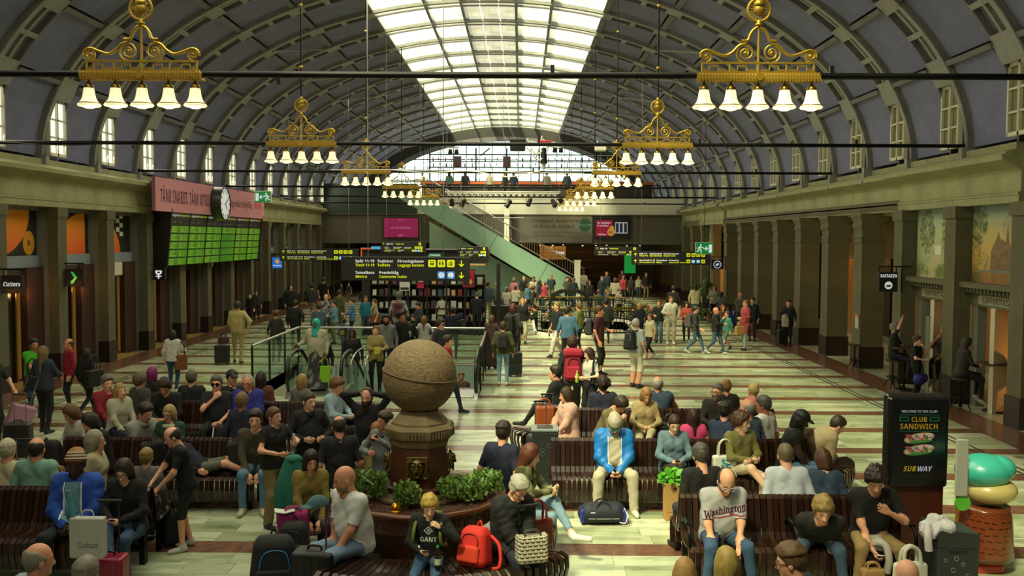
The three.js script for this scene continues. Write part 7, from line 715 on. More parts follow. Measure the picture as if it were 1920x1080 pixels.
{ const x = sx(1270, 12.35), g = thing('paper_bag', 'tall brown paper bag on the floor holding a leafy plant', 'bag', [x, 0, -12.4], 0.15); mesh('bag', [box(0.24, 0.5, 0.006, 0, 0.25, 0.07), box(0.24, 0.5, 0.006, 0, 0.25, -0.07), box(0.006, 0.5, 0.14, 0.12, 0.25, 0), box(0.006, 0.5, 0.14, -0.12, 0.25, 0), box(0.24, 0.01, 0.14, 0, 0.01, 0)], pm(0xa8824e, 0.9), g); mesh('fold', box(0.24, 0.006, 0.004, 0, 0.12, 0.074), pm(0x8a6a3c, 0.9), g); const t = thing('potted_geranium', 'bright green leafy plant standing in the brown paper bag', 'plant', [x, 0.3, -12.4]), q = [], lf = new THREE.CircleGeometry(0.035, 7); for (let i = 0; i < 150; i++) { const a = rr(0, 7), r = Math.sqrt(rnd()) * 0.19, y = 0.18 + 0.22 * rnd() * (1 - r * 1.6); q.push(T(lf.clone(), Math.cos(a) * r, y, Math.sin(a) * r * 0.8, rr(-1.5, 0), rr(-1, 1), 0)); } mesh('foliage', q, pm(0x4f9a22, 0.55, { side: THREE.DoubleSide }), t).userData.kind = 'stuff'; const sg = []; for (let i = 0; i < 8; i++) { const a = i * 0.8; sg.push(bar([0, 0.02, 0], [Math.cos(a) * 0.12, 0.3, Math.sin(a) * 0.1], 0.005, 4)); } mesh('stems', sg, pm(0x5a7a2a, 0.7), t); mesh('pot', lathe([[0, 0], [0.06, 0], [0.08, 0.14], [0.07, 0.14], [0, 0.13]], 14), pm(0x3a2a20, 0.8), t); }
backpack('black rucksack on the seat between the denim jacket and the tote', [sx(1315, 13), 0.62, -13.1], [0.1, 0.6, 0], 0x15171a, { h: 0.4 });
backpack('navy rucksack on the bench beside the cream jacket', [sx(1168, 15.4), 0.66, -15.5], [0.1, H + 0.4, 0], 0x1a2038, { h: 0.42 });
{ const p = atY(1740, 1076, 0); for (const [dx, lab] of [[0.34, 'grey recycling bin with a molecule print and a white cloth on top']]) { const g = thing('recycling_bin', lab, 'bin', [atZ(1795, 500, 9.6).x, 0, -9.6]); mesh('body', rbox(0.42, 0.62, 0.42, 0.02, 0, 0.31, 0), pm(0x2c3232, 0.45), g); mesh('sloped_top', T(ext([[-0.21, 0], [0.21, 0], [0.21, 0.14], [-0.21, 0.2]], 0.42), 0, 0.62, -0.21), pm(0x2c3232, 0.45), g); for (const [a, b, r] of [[-0.05, 0.4, 0.022], [0.05, 0.46, 0.018], [0.1, 0.34, 0.025], [-0.1, 0.28, 0.02], [0, 0.22, 0.024], [0.12, 0.18, 0.015], [-0.13, 0.5, 0.016], [-0.02, 0.52, 0.022]]) mesh('ring_mark', T(new THREE.TorusGeometry(r, 0.003, 4, 14), a, b, 0.213), pm(0x8a948c, 0.5), g); mesh('lettering', T(new THREE.PlaneGeometry(0.2, 0.035), 0, 0.585, 0.212), pm(0x14181a, 0.6), g); } const c = thing('white_cloth', 'white jacket draped over the grey recycling bin', 'cloth', [atZ(1765, 500, 9.6).x, 0.82, -9.55]), q = new THREE.IcosahedronGeometry(0.17, 4), a = q.attributes.position; for (let i = 0; i < a.count; i++) { const x = a.getX(i), y = a.getY(i), z = a.getZ(i), k = 1 + 0.13 * Math.sin(x * 38 + 2 * Math.sin(z * 33)) + 0.1 * Math.sin(z * 46 + x * 20); a.setXYZ(i, x * k * 1.0, y * k * (y < 0 ? 0.6 : 0.5) - (x < -0.05 ? 0.06 : 0), z * k); } q.computeVertexNormals(); mesh('cloth', q, pm(0xb8b6bc, 0.9), c); mesh('sleeve', tube([[-0.12, 0.02, 0.08], [-0.15, -0.08, 0.16], [-0.14, -0.22, 0.17]], 0.04, 14, 7), pm(0xb8b6bc, 0.9), c); handbag('white carrier bag with looped handles on the floor by the recycling bin', [atZ(1722, 500, 9.0).x, 0.35, -9.0], 0.2, 0.32, 0.26, 0.14, 0xbfc0ae, 0.16, { name: 'carrier_bag', rough: 0.8, hr: 0.018 }); }
// ---- heads along the bottom edge: a bench nearer the camera
bench('dark slatted bench nearest the gallery, right of the aisle', straight(1.0, -6.7, 3.2, -6.7), [-1]); bench('dark slatted bench nearest the gallery, left of the aisle', straight(-4.6, -6.7, -2.6, -6.7), [-1]);
si('blonde woman on the nearest bench seen from behind', 1372, 7.25, H, { fem: 1, hair: ['long', 0xa08848], top: [0x6a6a60, 2], h: 1.74 }); si('woman with strawberry-blonde hair on the nearest bench seen from behind', 1292, 7.1, H - 0.2, { fem: 1, hair: ['bob', 0xa07c48], top: [0x505050, 2], h: 1.66 });
si('man with cropped ginger hair and dark glasses on the nearest bench', 1506, 7.25, H + 0.7, { hair: ['crop', 0x5c4428], specs: 0x111111, dark: 1, top: [0x3a3f46, 0.9], h: 1.76, head: [0.5, 0.2] }); si('man with a shaved head on the nearest bench seen from behind', 1718, 7.0, H, { top: [0x44484c, 0.9], h: 1.72 });
si('elderly man with thin white hair and glasses on the left nearest bench', 52, 7.15, H - 0.5, { hair: ['fringe', 0x8c8672], skin: 'b', top: [0x8c98a4, 2], h: 1.76, head: [-0.3, 0.1] }); si('grey-haired person on the left nearest bench seen from behind', 148, 6.95, H, { hair: ['short', 0x7a7468], top: [0x4a4a4c, 2], h: 1.68 });
// ---- round the globe planter
{
  let p = person({ l: 'fair-haired boy in a black printed sweatshirt and jeans looking at a phone', at: [sx(808, 9.35), -9.32], turn: -0.1, sit: 1, child: 1, h: 1.42, seat: 0.46, lean: 0.12, head: [0.25, 0.42], hair: ['messy', 0xb89a48], top: [0x101214, 2], bot: [0x3f6488, 2], skin: 'p', R: 'phone', L: { v: [0.16, -0.02, 0.18], hint: [1, -1, 0.2], palm: [-1, 0, -0.2], pose: 'hold' } }); phone(p, 'phone held by the boy in the black sweatshirt');
  decal(p, 0.3, 0.24, 0.3, textTex(256, 200, (c, w, h) => { c.clearRect(0, 0, w, h); c.strokeStyle = '#d0d4d4'; c.lineWidth = 8; c.beginPath(); c.moveTo(128, 12); c.lineTo(172, 50); c.lineTo(128, 88); c.lineTo(84, 50); c.closePath(); c.stroke(); c.fillStyle = '#d0d4d4'; c.font = 'bold 44px sans-serif'; c.textAlign = 'center'; c.fillText('G', 128, 66); c.font = 'bold 66px sans-serif'; c.fillText('GANT', 128, 160, 220); }), 'lettering'); wear(p, 'olive green rucksack worn by the boy', 0x5a6a2c, { h: 0.34, w: 0.26, d: 0.14, sc: 0x5c7024 });
  bottle('small soda bottle with a green cap in front of the boy', [sx(821, 9.05), 0.5, -9.05], 0x2a1a14, { cap: 0x1f9a4a, label: 0xb8c8a0 });
  { const b = backpack('bright red rucksack on the bench between the boy and the woman in black', [sx(893, 9.35), 0.62, -9.35], [-0.25, H - 0.5, 0.1], 0xc8281c, { w: 0.34, h: 0.4, d: 0.24, c2: 0xd03a22, zip: 0x701810 }); mesh('loose_strap', tube([[-0.14, 0.12, 0.05], [-0.26, 0.04, 0.02], [-0.3, -0.16, -0.02], [-0.24, -0.18, -0.04]], 0.018, 18, 5), pm(0xc8281c, 0.8), b); }
  p = person({ l: 'grey-haired woman in a black quilted coat looking down into her lap', at: [sx(955, 9.75), -9.7], turn: 0.55, sit: 1, fem: 1, h: 1.72, lean: 0.22, head: [0.15, 0.5], hair: ['crop', 0xa8a498], specs: 0x30241c, top: [0x121418, 2], topName: 'coat', quilt: 1, bulk: 0.03, coat: 0.7, hood: 0x121418, bot: [0x1c2030, 2], R: { v: [0.04, -0.4, 0.34], palm: [-0.4, 0.5, -0.4] }, L: { v: [0.04, -0.4, 0.34], palm: [-0.4, 0.5, -0.4] } });
  handbag('glossy red-brown leather handbag beside the woman in the black coat', [sx(1010, 9.75), 0.46, -9.85], 0.5, 0.34, 0.3, 0.16, 0x6a2412, 0.2, { rough: 0.3, hr: 0.014 }); suitcase('small trolley with a black raised handle before the woman in the black coat', sx(995, 9.4), -9.45, 0.4, 0.3, 0.42, 0.2, 0x22242a, 0.5, { rod: MAT.black });
  handbag('black and cream patterned bag on the knees of the woman in the black coat', [sx(1000, 9.25), 0.5, -9.25], 0.3, 0.32, 0.26, 0.16, 0x2a2a24, 0.06, { slump: 1, mat: printMat(canvasTex(128, 128, (c) => { c.fillStyle = '#b0aa94'; c.fillRect(0, 0, 128, 128); c.strokeStyle = '#1a1814'; c.lineWidth = 5; for (let i = 0; i < 6; i++) for (let j = 0; j < 8; j++) { c.beginPath(); c.arc(i * 24 + (j % 2) * 12, j * 18, 9, 0.3, 2.9); c.stroke(); c.fillStyle = '#1a1814'; c.fillRect(i * 24 + (j % 2) * 12 - 3, j * 18 + 4, 6, 7); } }), 0.8) });
  p = person({ l: 'woman in a camouflage jacket with long auburn hair holding up a phone', at: [sx(978, 11.0), -11.0], turn: 1.25, sit: 1, fem: 1, lean: 0.15, head: [0.1, 0.25], hair: ['vlong', 0x5a2c12], top: [0x8a8458, 2], topName: 'jacket', pat: 'camo', bot: [ljeans, 1.85], shoe: 0xd8d8d0, R: { v: [0.02, -0.16, 0.34], palm: [-0.4, 0.3, -0.8] }, L: { v: [0.04, -0.18, 0.34], palm: [-0.4, 0.4, -0.8] }, legs: 'crossL', skin: 'p' }); phone(p, 'phone held up by the woman in camouflage', { both: 1, c: 0x22262a });
  person({ l: 'man in a navy t-shirt with cropped hair seated with his back turned by the planter', at: [sx(938, 11.9), -11.95], turn: H - 0.5, sit: 1, h: 1.8, hair: ['crop', 0x2a1f18], top: [0x141a34, 0.85], bot: [0x2a3038, 2], head: [0.35, 0.1], lean: 0.15 });
  person({ l: 'bald man in a white t-shirt and pale jeans seated left of the planter', at: [sx(668, 9.72), -9.72], turn: -0.75, sit: 1, h: 1.84, fat: 0.5, lean: 0.22, head: [-0.45, 0.15], skin: 'b', beard: ['stubble', 0x7a6c5e], top: [0xcfcfcd, 0.8], bot: [0x7a98b4, 2], R: { v: [0.06, -0.46, 0.26], hint: [1, -0.3, -0.5], palm: [-1, 0, 0] }, L: 'lap' });
  person({ l: 'smiling woman with long dark hair and a mustard top seated by the backpacks', at: [sx(578, 10.75), -10.75], turn: 0.35, sit: 1, fem: 1, h: 1.7, lean: 0.15, head: [0.1, 0.2], hair: ['vlong', 0x1e120c], top: [0x7a6a2c, 2], bot: [0x2a2a30, 2], R: 'lap', L: 'lap' });
  { const b = thing('open_book', 'open book lying on the magenta bag', 'book', [sx(530, 10.3), 0.68, -10.3], 0.3); for (const s of [-1, 1]) mesh('page_block', T(rbox(0.11, 0.014, 0.16, 0.005, s * 0.055, 0, 0), 0, 0, 0, 0, 0, s * 0.18), pm(0xc8c8c0, 0.8), b); handbag('magenta cloth bag under the open book', [sx(546, 10.35), 0.38, -10.35], 0.3, 0.34, 0.28, 0.2, 0x8a1c58, 0.06, { slump: 1, rough: 0.85 }); }
  { const h = thing('baseball_cap', 'faded teal cap hanging on a red suitcase handle', 'cap', [sx(590, 9.4), 1.0, -9.42], -0.9); mesh('crown', hairGeo('cap', 0).clone().translate(0, -0.14, 0), pm(0x3c6068, 0.85), h); suitcase('black soft suitcase with a red raised handle before the bald man', sx(585, 9.3), -9.35, -0.1, 0.44, 0.52, 0.28, 0x17181a, 0.42, { soft: 1, rod: pm(0x7a1438, 0.4) }); }
  { const b = backpack('big black travel rucksack with blue lettering on the floor', [sx(508, 9.45), 0.34, -9.45], [-0.1, H + 0.3, 0], 0x14171c, { w: 0.5, h: 0.68, d: 0.32, zip: 0x1f7ab8 }); mesh('blue_logo', rbox(0.07, 0.1, 0.01, 0.01, -0.12, -0.2, -0.19), pm(0x1f7ab8, 0.6), b); backpack('dark rucksack leaning on the black suitcase', [sx(545, 10.15), 0.35, -10.2], [-0.1, H, 0], 0x1c1f22, { w: 0.36, h: 0.5, d: 0.24 }); }
  person({ l: 'balding man in a black polo seated with his back turned left of the pedestal', at: [sx(636, 12.3), -12.3], turn: H + 0.3, sit: 1, h: 1.8, skin: 'b', hair: ['fringe', 0x3a2c22], top: [0x111214, 0.9], bot: [0x22242a, 2], lean: 0.15, head: [0, 0.15] });
  person({ l: 'person with a copper-blonde ponytail seated behind the planter shrub', at: [sx(705, 12.4), -12.4], turn: H, sit: 1, fem: 1, h: 1.64, hair: ['lowbun', 0x8a5a24], top: [0x9a8a5a, 2], bot: [0x333, 2] });
  { const j = thing('hung_jacket', 'teal jacket draped over a dark trolley case beside the khaki trousers', 'jacket', [sx(548, 11.4), 0, -11.4], 0.2); const pts = []; for (let i = 0; i <= 8; i++) pts.push([0.1 + 0.11 * Math.sin(i / 8 * 2.2), 1.02 - i * 0.085]); const q = lathe(pts, 22), a = q.attributes.position; for (let i = 0; i < a.count; i++) { const t = Math.atan2(a.getX(i), a.getZ(i)), k = 1 + 0.16 * Math.sin(t * 5 + a.getY(i) * 6); a.setXYZ(i, a.getX(i) * k, a.getY(i), a.getZ(i) * k * 0.6); } q.computeVertexNormals(); mesh('cloth', [q, sph(0.11, 0, 1.0, 0, 1, 0.6, 0.7, 12)], pm(0x1f6a5a, 0.85, { side: THREE.DoubleSide }), j); suitcase('dark trolley case under the teal jacket', sx(556, 11.4), -11.42, 0.2, 0.3, 0.42, 0.1, 0x18191b, 0.45); }
}
// ---- standing group left of the globe
{
  let p = st('woman in a black top and khaki trousers holding a water bottle, hair tied back', 515, 988, 0.95, { fem: 1, hp: 758, hair: ['lowbun', 0x5a3c20], skin: 'a', top: [0x121110, 0.6], bot: [0x857651, 2], baggy: 0.02, R: 'carry', L: { v: [0.14, -0.16, 0.3], palm: [-1, 0, 0] }, head: [0.2, 0] }); bottle('clear water bottle in the hand of the woman in khaki trousers', p.hand('L').add(V(0, -0.1, 0)), 0xdfe8ea, { clear: 1 });
  st('stocky man in a black hooded sweatshirt smiling beside the woman in khaki trousers', 580, 960, 0.5, { hp: 730, fat: 0.6, hair: ['buzz', 0x3a2c20], top: [0x0f1012, 2], hood: 0x0e0f11, bot: [0x1a2030, 2], R: 'carry', L: 'carry', head: [0.35, 0.05], skin: 'p' });
  st('bearded man in black with both hands on his head', 690, 940, -0.1, { hp: 722, hair: ['recede', 0x3a2618], beard: ['lbeard', 0x3a2416], top: [0x14161a, 2], bot: [0x2c4a68, 2], R: { v: [0.1, 0.24, 0.02], hint: [1, 0.2, 0.1], palm: [-0.5, -0.8, 0] }, L: { v: [0.1, 0.24, 0.02], hint: [1, 0.2, 0.1], palm: [-0.5, -0.8, 0] }, head: [-0.1, 0.15] });
  p = st('man with short brown hair in a grey hooded jacket holding a black object', 722, 1000, -0.5, { hp: 768, hair: ['crop', 0x4a3a2a], skin: 'b', top: [0x6c7476, 2], topName: 'jacket', hood: 0x4a5254, bot: [0x2a3038, 2], R: { v: [0.12, -0.22, 0.2], palm: [-1, 0, 0], pose: 'fist' }, L: { v: [0.12, 0.0, 0.26], palm: [-1, 0, 0] }, head: [-0.4, 0] }); phone(p, 'black camera held up by the man in the grey jacket', { k: 'L' });
  p = st('balding man in a black t-shirt and black shorts bending toward the bags', 352, 1028, -1.0, { hp: 790, lean: 0.25, hair: ['fringe', 0x2c2018], top: [0x0e0f10, 0.8], bot: [0x141517, 1.12], shoe: 0xb8b8b0, shoeTop: 1.93, R: { v: [0.1, -0.32, 0.4], palm: [-0.4, -0.6, 0] }, L: { v: [0.12, -0.36, 0.36], palm: [-0.4, -0.8, 0] }, head: [-0.1, 0.3], legs: 'easy' });
  si('curly-haired person in a pale blue shirt sitting and looking at a phone', 622, 15.9, 1.2, { h: 1.78, hair: ['curly', 0x6a4420], top: [0x8fa8b4, 2], bot: [0x14161a, 2], R: 'phone', L: 'phone', head: [0, 0.3], lean: 0.1, legs: 'crossL' });
  si('blonde woman half hidden behind the man in the black hooded sweatshirt', 563, 16.5, H - 0.6, { fem: 1, h: 1.72, hair: ['bob', 0x9c7c48], top: [0x5a5c50, 2], head: [0.5, 0] });
}
// ---- left-hand benches
{
  let p = si('man in a striped beanie and blue jacket with hands clasped on the bench', 140, 10.2, 0.05, { h: 1.86, skin: 'e', lean: 0.08, head: [0.1, 0.15], hat: ['beanie', 0x8c5a2c], top: [0x16429a, 2], topName: 'jacket', bulk: 0.02, collar: 0.6, bot: [0x1a2028, 2], R: { v: [0.03, -0.36, 0.28], palm: [-0.6, 0.2, -0.6] }, L: { v: [0.05, -0.37, 0.27], palm: [-0.6, 0.2, -0.6] }, legs: 'wide' });
  for (let i = 0; i < 3; i++) { const m = mesh('beanie_stripe', T(new THREE.TorusGeometry(0.1 - i * 0.012, 0.008, 5, 30), 0, 0.15 + i * 0.028, -0.012 - i * 0.006, PI / 2 - 0.45).scale(0.95, 1, 1.12), pm(0xb8b4a8, 0.9), p.g.children.find((c) => c.name === 'hat') ?? p.g); }
  front(p, '#5f8a98', '#d8dcdc');
  suitcase('crimson hard-shell suitcase with a black raised handle before the bench', sx(184, 9.2), -9.3, 0.05, 0.36, 0.46, 0.24, 0x7a0c30, 0.52, { rough: 0.35, rod: MAT.darkSteel });
  { const g = thing('carrier_bag', 'white shopping bag with black lettering hung on the crimson suitcase', 'bag', [sx(176, 9.35), 0.56, -9.12]); mesh('bag', rbox(0.34, 0.4, 0.1, 0.02, 0, 0.2, 0, 2), pm(0xa8a8a2, 0.6), g); const t = textTex(256, 96, (c, w, h) => { c.clearRect(0, 0, w, h); c.fillStyle = '#15181a'; c.font = '78px sans-serif'; c.fillText('Cubus', 14, 70, 230); }); mesh('lettering', T(new THREE.PlaneGeometry(0.24, 0.09), 0.02, 0.13, 0.052), new THREE.MeshStandardMaterial({ map: t, alphaMap: t.alpha, alphaTest: 0.4, roughness: 0.7 }), g); mesh('handle', tube([[-0.06, 0.4, 0], [-0.04, 0.46, 0], [0.04, 0.46, 0], [0.06, 0.4, 0]], 0.007, 12, 5), pm(0xc0c0ba, 0.6), g); mesh('card_tube', bar([-0.13, 0.3, 0.0], [-0.19, 0.66, 0.0], 0.025, 10), pm(0x3f8098, 0.7), g); }
  p = si('woman in glasses and a black sweater with long brown hair looking at a tablet', 236, 10.25, -0.05, { fem: 1, h: 1.74, lean: 0.14, head: [0.05, 0.42], hair: ['vlong', 0x2c1a10], specs: 0x201a18, skin: 'p', top: [0x0d0d0f, 2], bot: [0x2f4a66, 2], R: 'phone', L: 'phone', legs: 'crossR' }); phone(p, 'dark tablet held by the woman in the black sweater', { both: 1 });
  si('balding man in a mint green shirt seated with his back turned', 60, 10.95, H, { h: 1.78, hair: ['fringe', 0x2a1f18], skin: 'b', top: [0x6d9484, 2], bot: [0x222, 2] }); si('white-haired person in a cream top at the left end of the bench, back turned', 4, 11.0, H, { h: 1.7, hair: ['short', 0xb0a890], top: [0xb0a888, 2], bot: [0x333, 2] });
  si('grey-haired woman in a beige shirt in profile, smiling', 168, 11.15, 1.7, { fem: 1, h: 1.78, hair: ['bob', 0x8a8672], specs: 0x4a4038, top: [0x9a9274, 2], bot: [0x33343a, 2], seat: 0.5 }); si('fair-haired child seated with back turned beside the woman in the black sweater', 268, 11.2, H, { child: 1, h: 1.42, hair: ['short', 0x8a6c3a], top: [0x5a5a5a, 2], bot: [0x333, 2] });
  backpack('dark blue rucksack on the floor behind the standing man in shorts', [sx(322, 11.2), 0.22, -11.2], [0, 0.4, 0], 0x141a24, { h: 0.42 }); suitcase('black upright suitcase by the left bench back', sx(30, 12.4), -12.4, 0, 0.42, 0.62, 0.28, 0x101214, 0.3, { soft: 1 });
  handbag('mustard yellow bag on the seat behind the striped beanie', [sx(98, 11.2), 0.45, -11.2], 0, 0.3, 0.4, 0.16, 0x8a6a1c, 0.1);
  // second row
  si('woman lying along the bench, only her bare legs and trainers showing', 372, 12.9, 1.5, { fem: 1, legs: 'fwd', footL: [0.1, 0.48, 0.78], footR: [0.02, 0.5, 0.8], lean: -0.9, hair: ['long', 0x3a2818], top: [0x222, 2], bot: [0x5a5a50, 0.9], shoe: 0x1a1420, h: 1.6 });
  backpack('dark grey rucksack propped on the bench beside the person in jeans', [sx(440, 12.9), 0.68, -13.0], [0.1, 0.2, 0.2], 0x2a2c2c, { h: 0.46 }); si('person in an olive shirt and blue jeans seated behind the woman in khaki trousers', 478, 12.95, 0.15, { h: 1.8, hair: ['short', 0x2a2018], top: [0x3f3a26, 2], bot: [0x4f7490, 2], shoe: 0xb0a890, R: 'lap', L: 'lap', lean: 0.2 });
  si('dark-haired person in black seated on the second bench, looking down', 190, 13.0, -0.7, { h: 1.74, hair: ['bob', 0x17100c], top: [0x0e0e10, 2], bot: [0x222, 2], R: 'phone', L: 'phone', head: [0, 0.45], lean: 0.25 });
  si('woman in a white top with brown hair tapping a tablet', 152, 13.6, -0.5, { fem: 1, h: 1.78, hair: ['bob', 0x5a3c20], top: [0xa8a698, 2], bot: [0x333, 2], R: 'phone', L: 'phone', head: [-0.2, 0.45], lean: 0.25 });
  p = si('young man in a light grey hooded sweatshirt with earphones looking aside', 250, 13.6, 0.95, { h: 1.8, hair: ['short', 0x2c1c14], top: [0x8a8a82, 2], hood: 0x84847c, bot: [0x2a2c30, 2], R: 'lap', L: 'lap', lean: 0.35, head: [0.2, 0.2] });
  p = si('blonde woman in glasses with a cream scarf and dark green jacket holding a tablet', 316, 13.5, 0.0, { fem: 1, h: 1.7, hair: ['bob', 0x9a8450], specs: 0x222, top: [0x15332a, 2], topName: 'jacket', bot: [0x222, 2], R: 'phone', L: 'phone', head: [-0.2, 0.2] }); mesh('scarf', T(new THREE.TorusGeometry(0.08, 0.04, 8, 20), 0, 0, 0, PI / 2).translate(0, 1.02, 0.03), pm(0xb0aa94, 0.95), p.g); phone(p, 'black tablet held by the woman with the cream scarf', { both: 1 });
  backpack('bulky black rucksack on the bench by the woman with the cream scarf', [sx(283, 13), 0.66, -13.0], [0.1, 0.3, 0.15], 0x101112, { h: 0.44, w: 0.38 }); backpack('bulky dark rucksack at the end of the second bench', [sx(88, 13.2), 0.62, -13.2], [0.1, -0.3, 0.1], 0x131416, { h: 0.42, w: 0.4 });
  si('person with curly grey-brown hair and a navy top with a pink strap, back turned', 450, 14.6, H, { fem: 1, h: 1.72, hair: ['curly', 0x6a5434], top: [0x1a1f34, 2], bot: [0x333, 2], seat: 0.4 });
  // third row
  si('man with grey hair in a red and blue jacket in profile', 192, 16.0, 0.9, { h: 1.8, hair: ['short', 0x5c5850], top: [0x7a1420, 2], topName: 'jacket', bot: [0x222, 2], R: 'lap', L: 'lap', lean: 0.15 }); si('blonde woman in a cream cardigan in profile', 216, 15.4, 0.9, { fem: 1, h: 1.74, hair: ['long', 0x9a8048], top: [0x9c9a86, 2], bot: [0x333, 2], R: 'lap', L: 'lap', lean: 0.15 });
  si('woman with a grey curled bob seated with her back turned', 258, 16.4, H - 0.4, { fem: 1, h: 1.74, hair: ['curly', 0x5a4c38], top: [0x3a3a36, 2], bot: [0x333, 2] }); si('person with bright magenta hair seated with back turned', 282, 17.2, H, { fem: 1, h: 1.76, hair: ['bob', 0x7a1460], top: [0x17171a, 2], bot: [0x222, 2] });
  si('man with a brown fringe in a black jacket looking down', 313, 15.9, 0, { h: 1.82, hair: ['messy', 0x2a1a12], top: [0x0e0e10, 2], topName: 'jacket', bot: [0x1c1c20, 2], R: 'phone', L: 'phone', head: [0, 0.5], lean: 0.2, skin: 'b' }); si('grey-haired person in a black coat seated with back turned', 356, 16.6, H, { h: 1.78, hair: ['short', 0x5a5648], top: [0x131314, 2], bot: [0x222, 2] });
  p = si('greying man in a dark t-shirt with hand to mouth and a white cane', 404, 15.85, 0.1, { h: 1.84, fat: 0.5, hair: ['short', 0x5a564e], specs: 0x141414, dark: 1, top: [0x14161a, 0.9], bot: [0x1c1e22, 2], R: { v: [0.0, 0.0, 0.18], hint: [1, -1, 0.2], palm: [-0.3, 0.2, -0.9], pose: 'fist' }, L: { v: [0.1, -0.36, 0.3], pose: 'fist' } }); { const h = p.hand('L'); tag(mesh(numbered('white_cane'), bar([h.x, 0.0, h.z + 0.25], [h.x, h.y + 0.04, h.z], 0.012), pm(0xc8c8c8, 0.5)), 'white cane with red grip held by the man with the printed t-shirt', 'cane'); }
  si('man in a black cap and dark jacket seated behind the man with the cane', 432, 16.55, 0.6, { h: 1.82, hat: ['cap', 0x121416], hair: ['short', 0x1c1612], top: [0x16181c, 2], bot: [0x222, 2] });
  si('white-haired man in glasses and a royal blue jacket', 462, 15.9, 0.35, { h: 1.86, fat: 0.3, hair: ['recede', 0xa8a49a], specs: 0x2a2a2a, skin: 'b', top: [0x1c2478, 2], topName: 'jacket', bulk: 0.02, bot: [0x2a2a30, 2], head: [-0.4, 0.1], R: 'lap', L: 'lap' }); si('long dark-haired person in a rust top seated with back turned', 487, 16.6, H, { fem: 1, h: 1.78, hair: ['long', 0x2a1a12], top: [0x5a2a1c, 2], bot: [0x222, 2] });
}
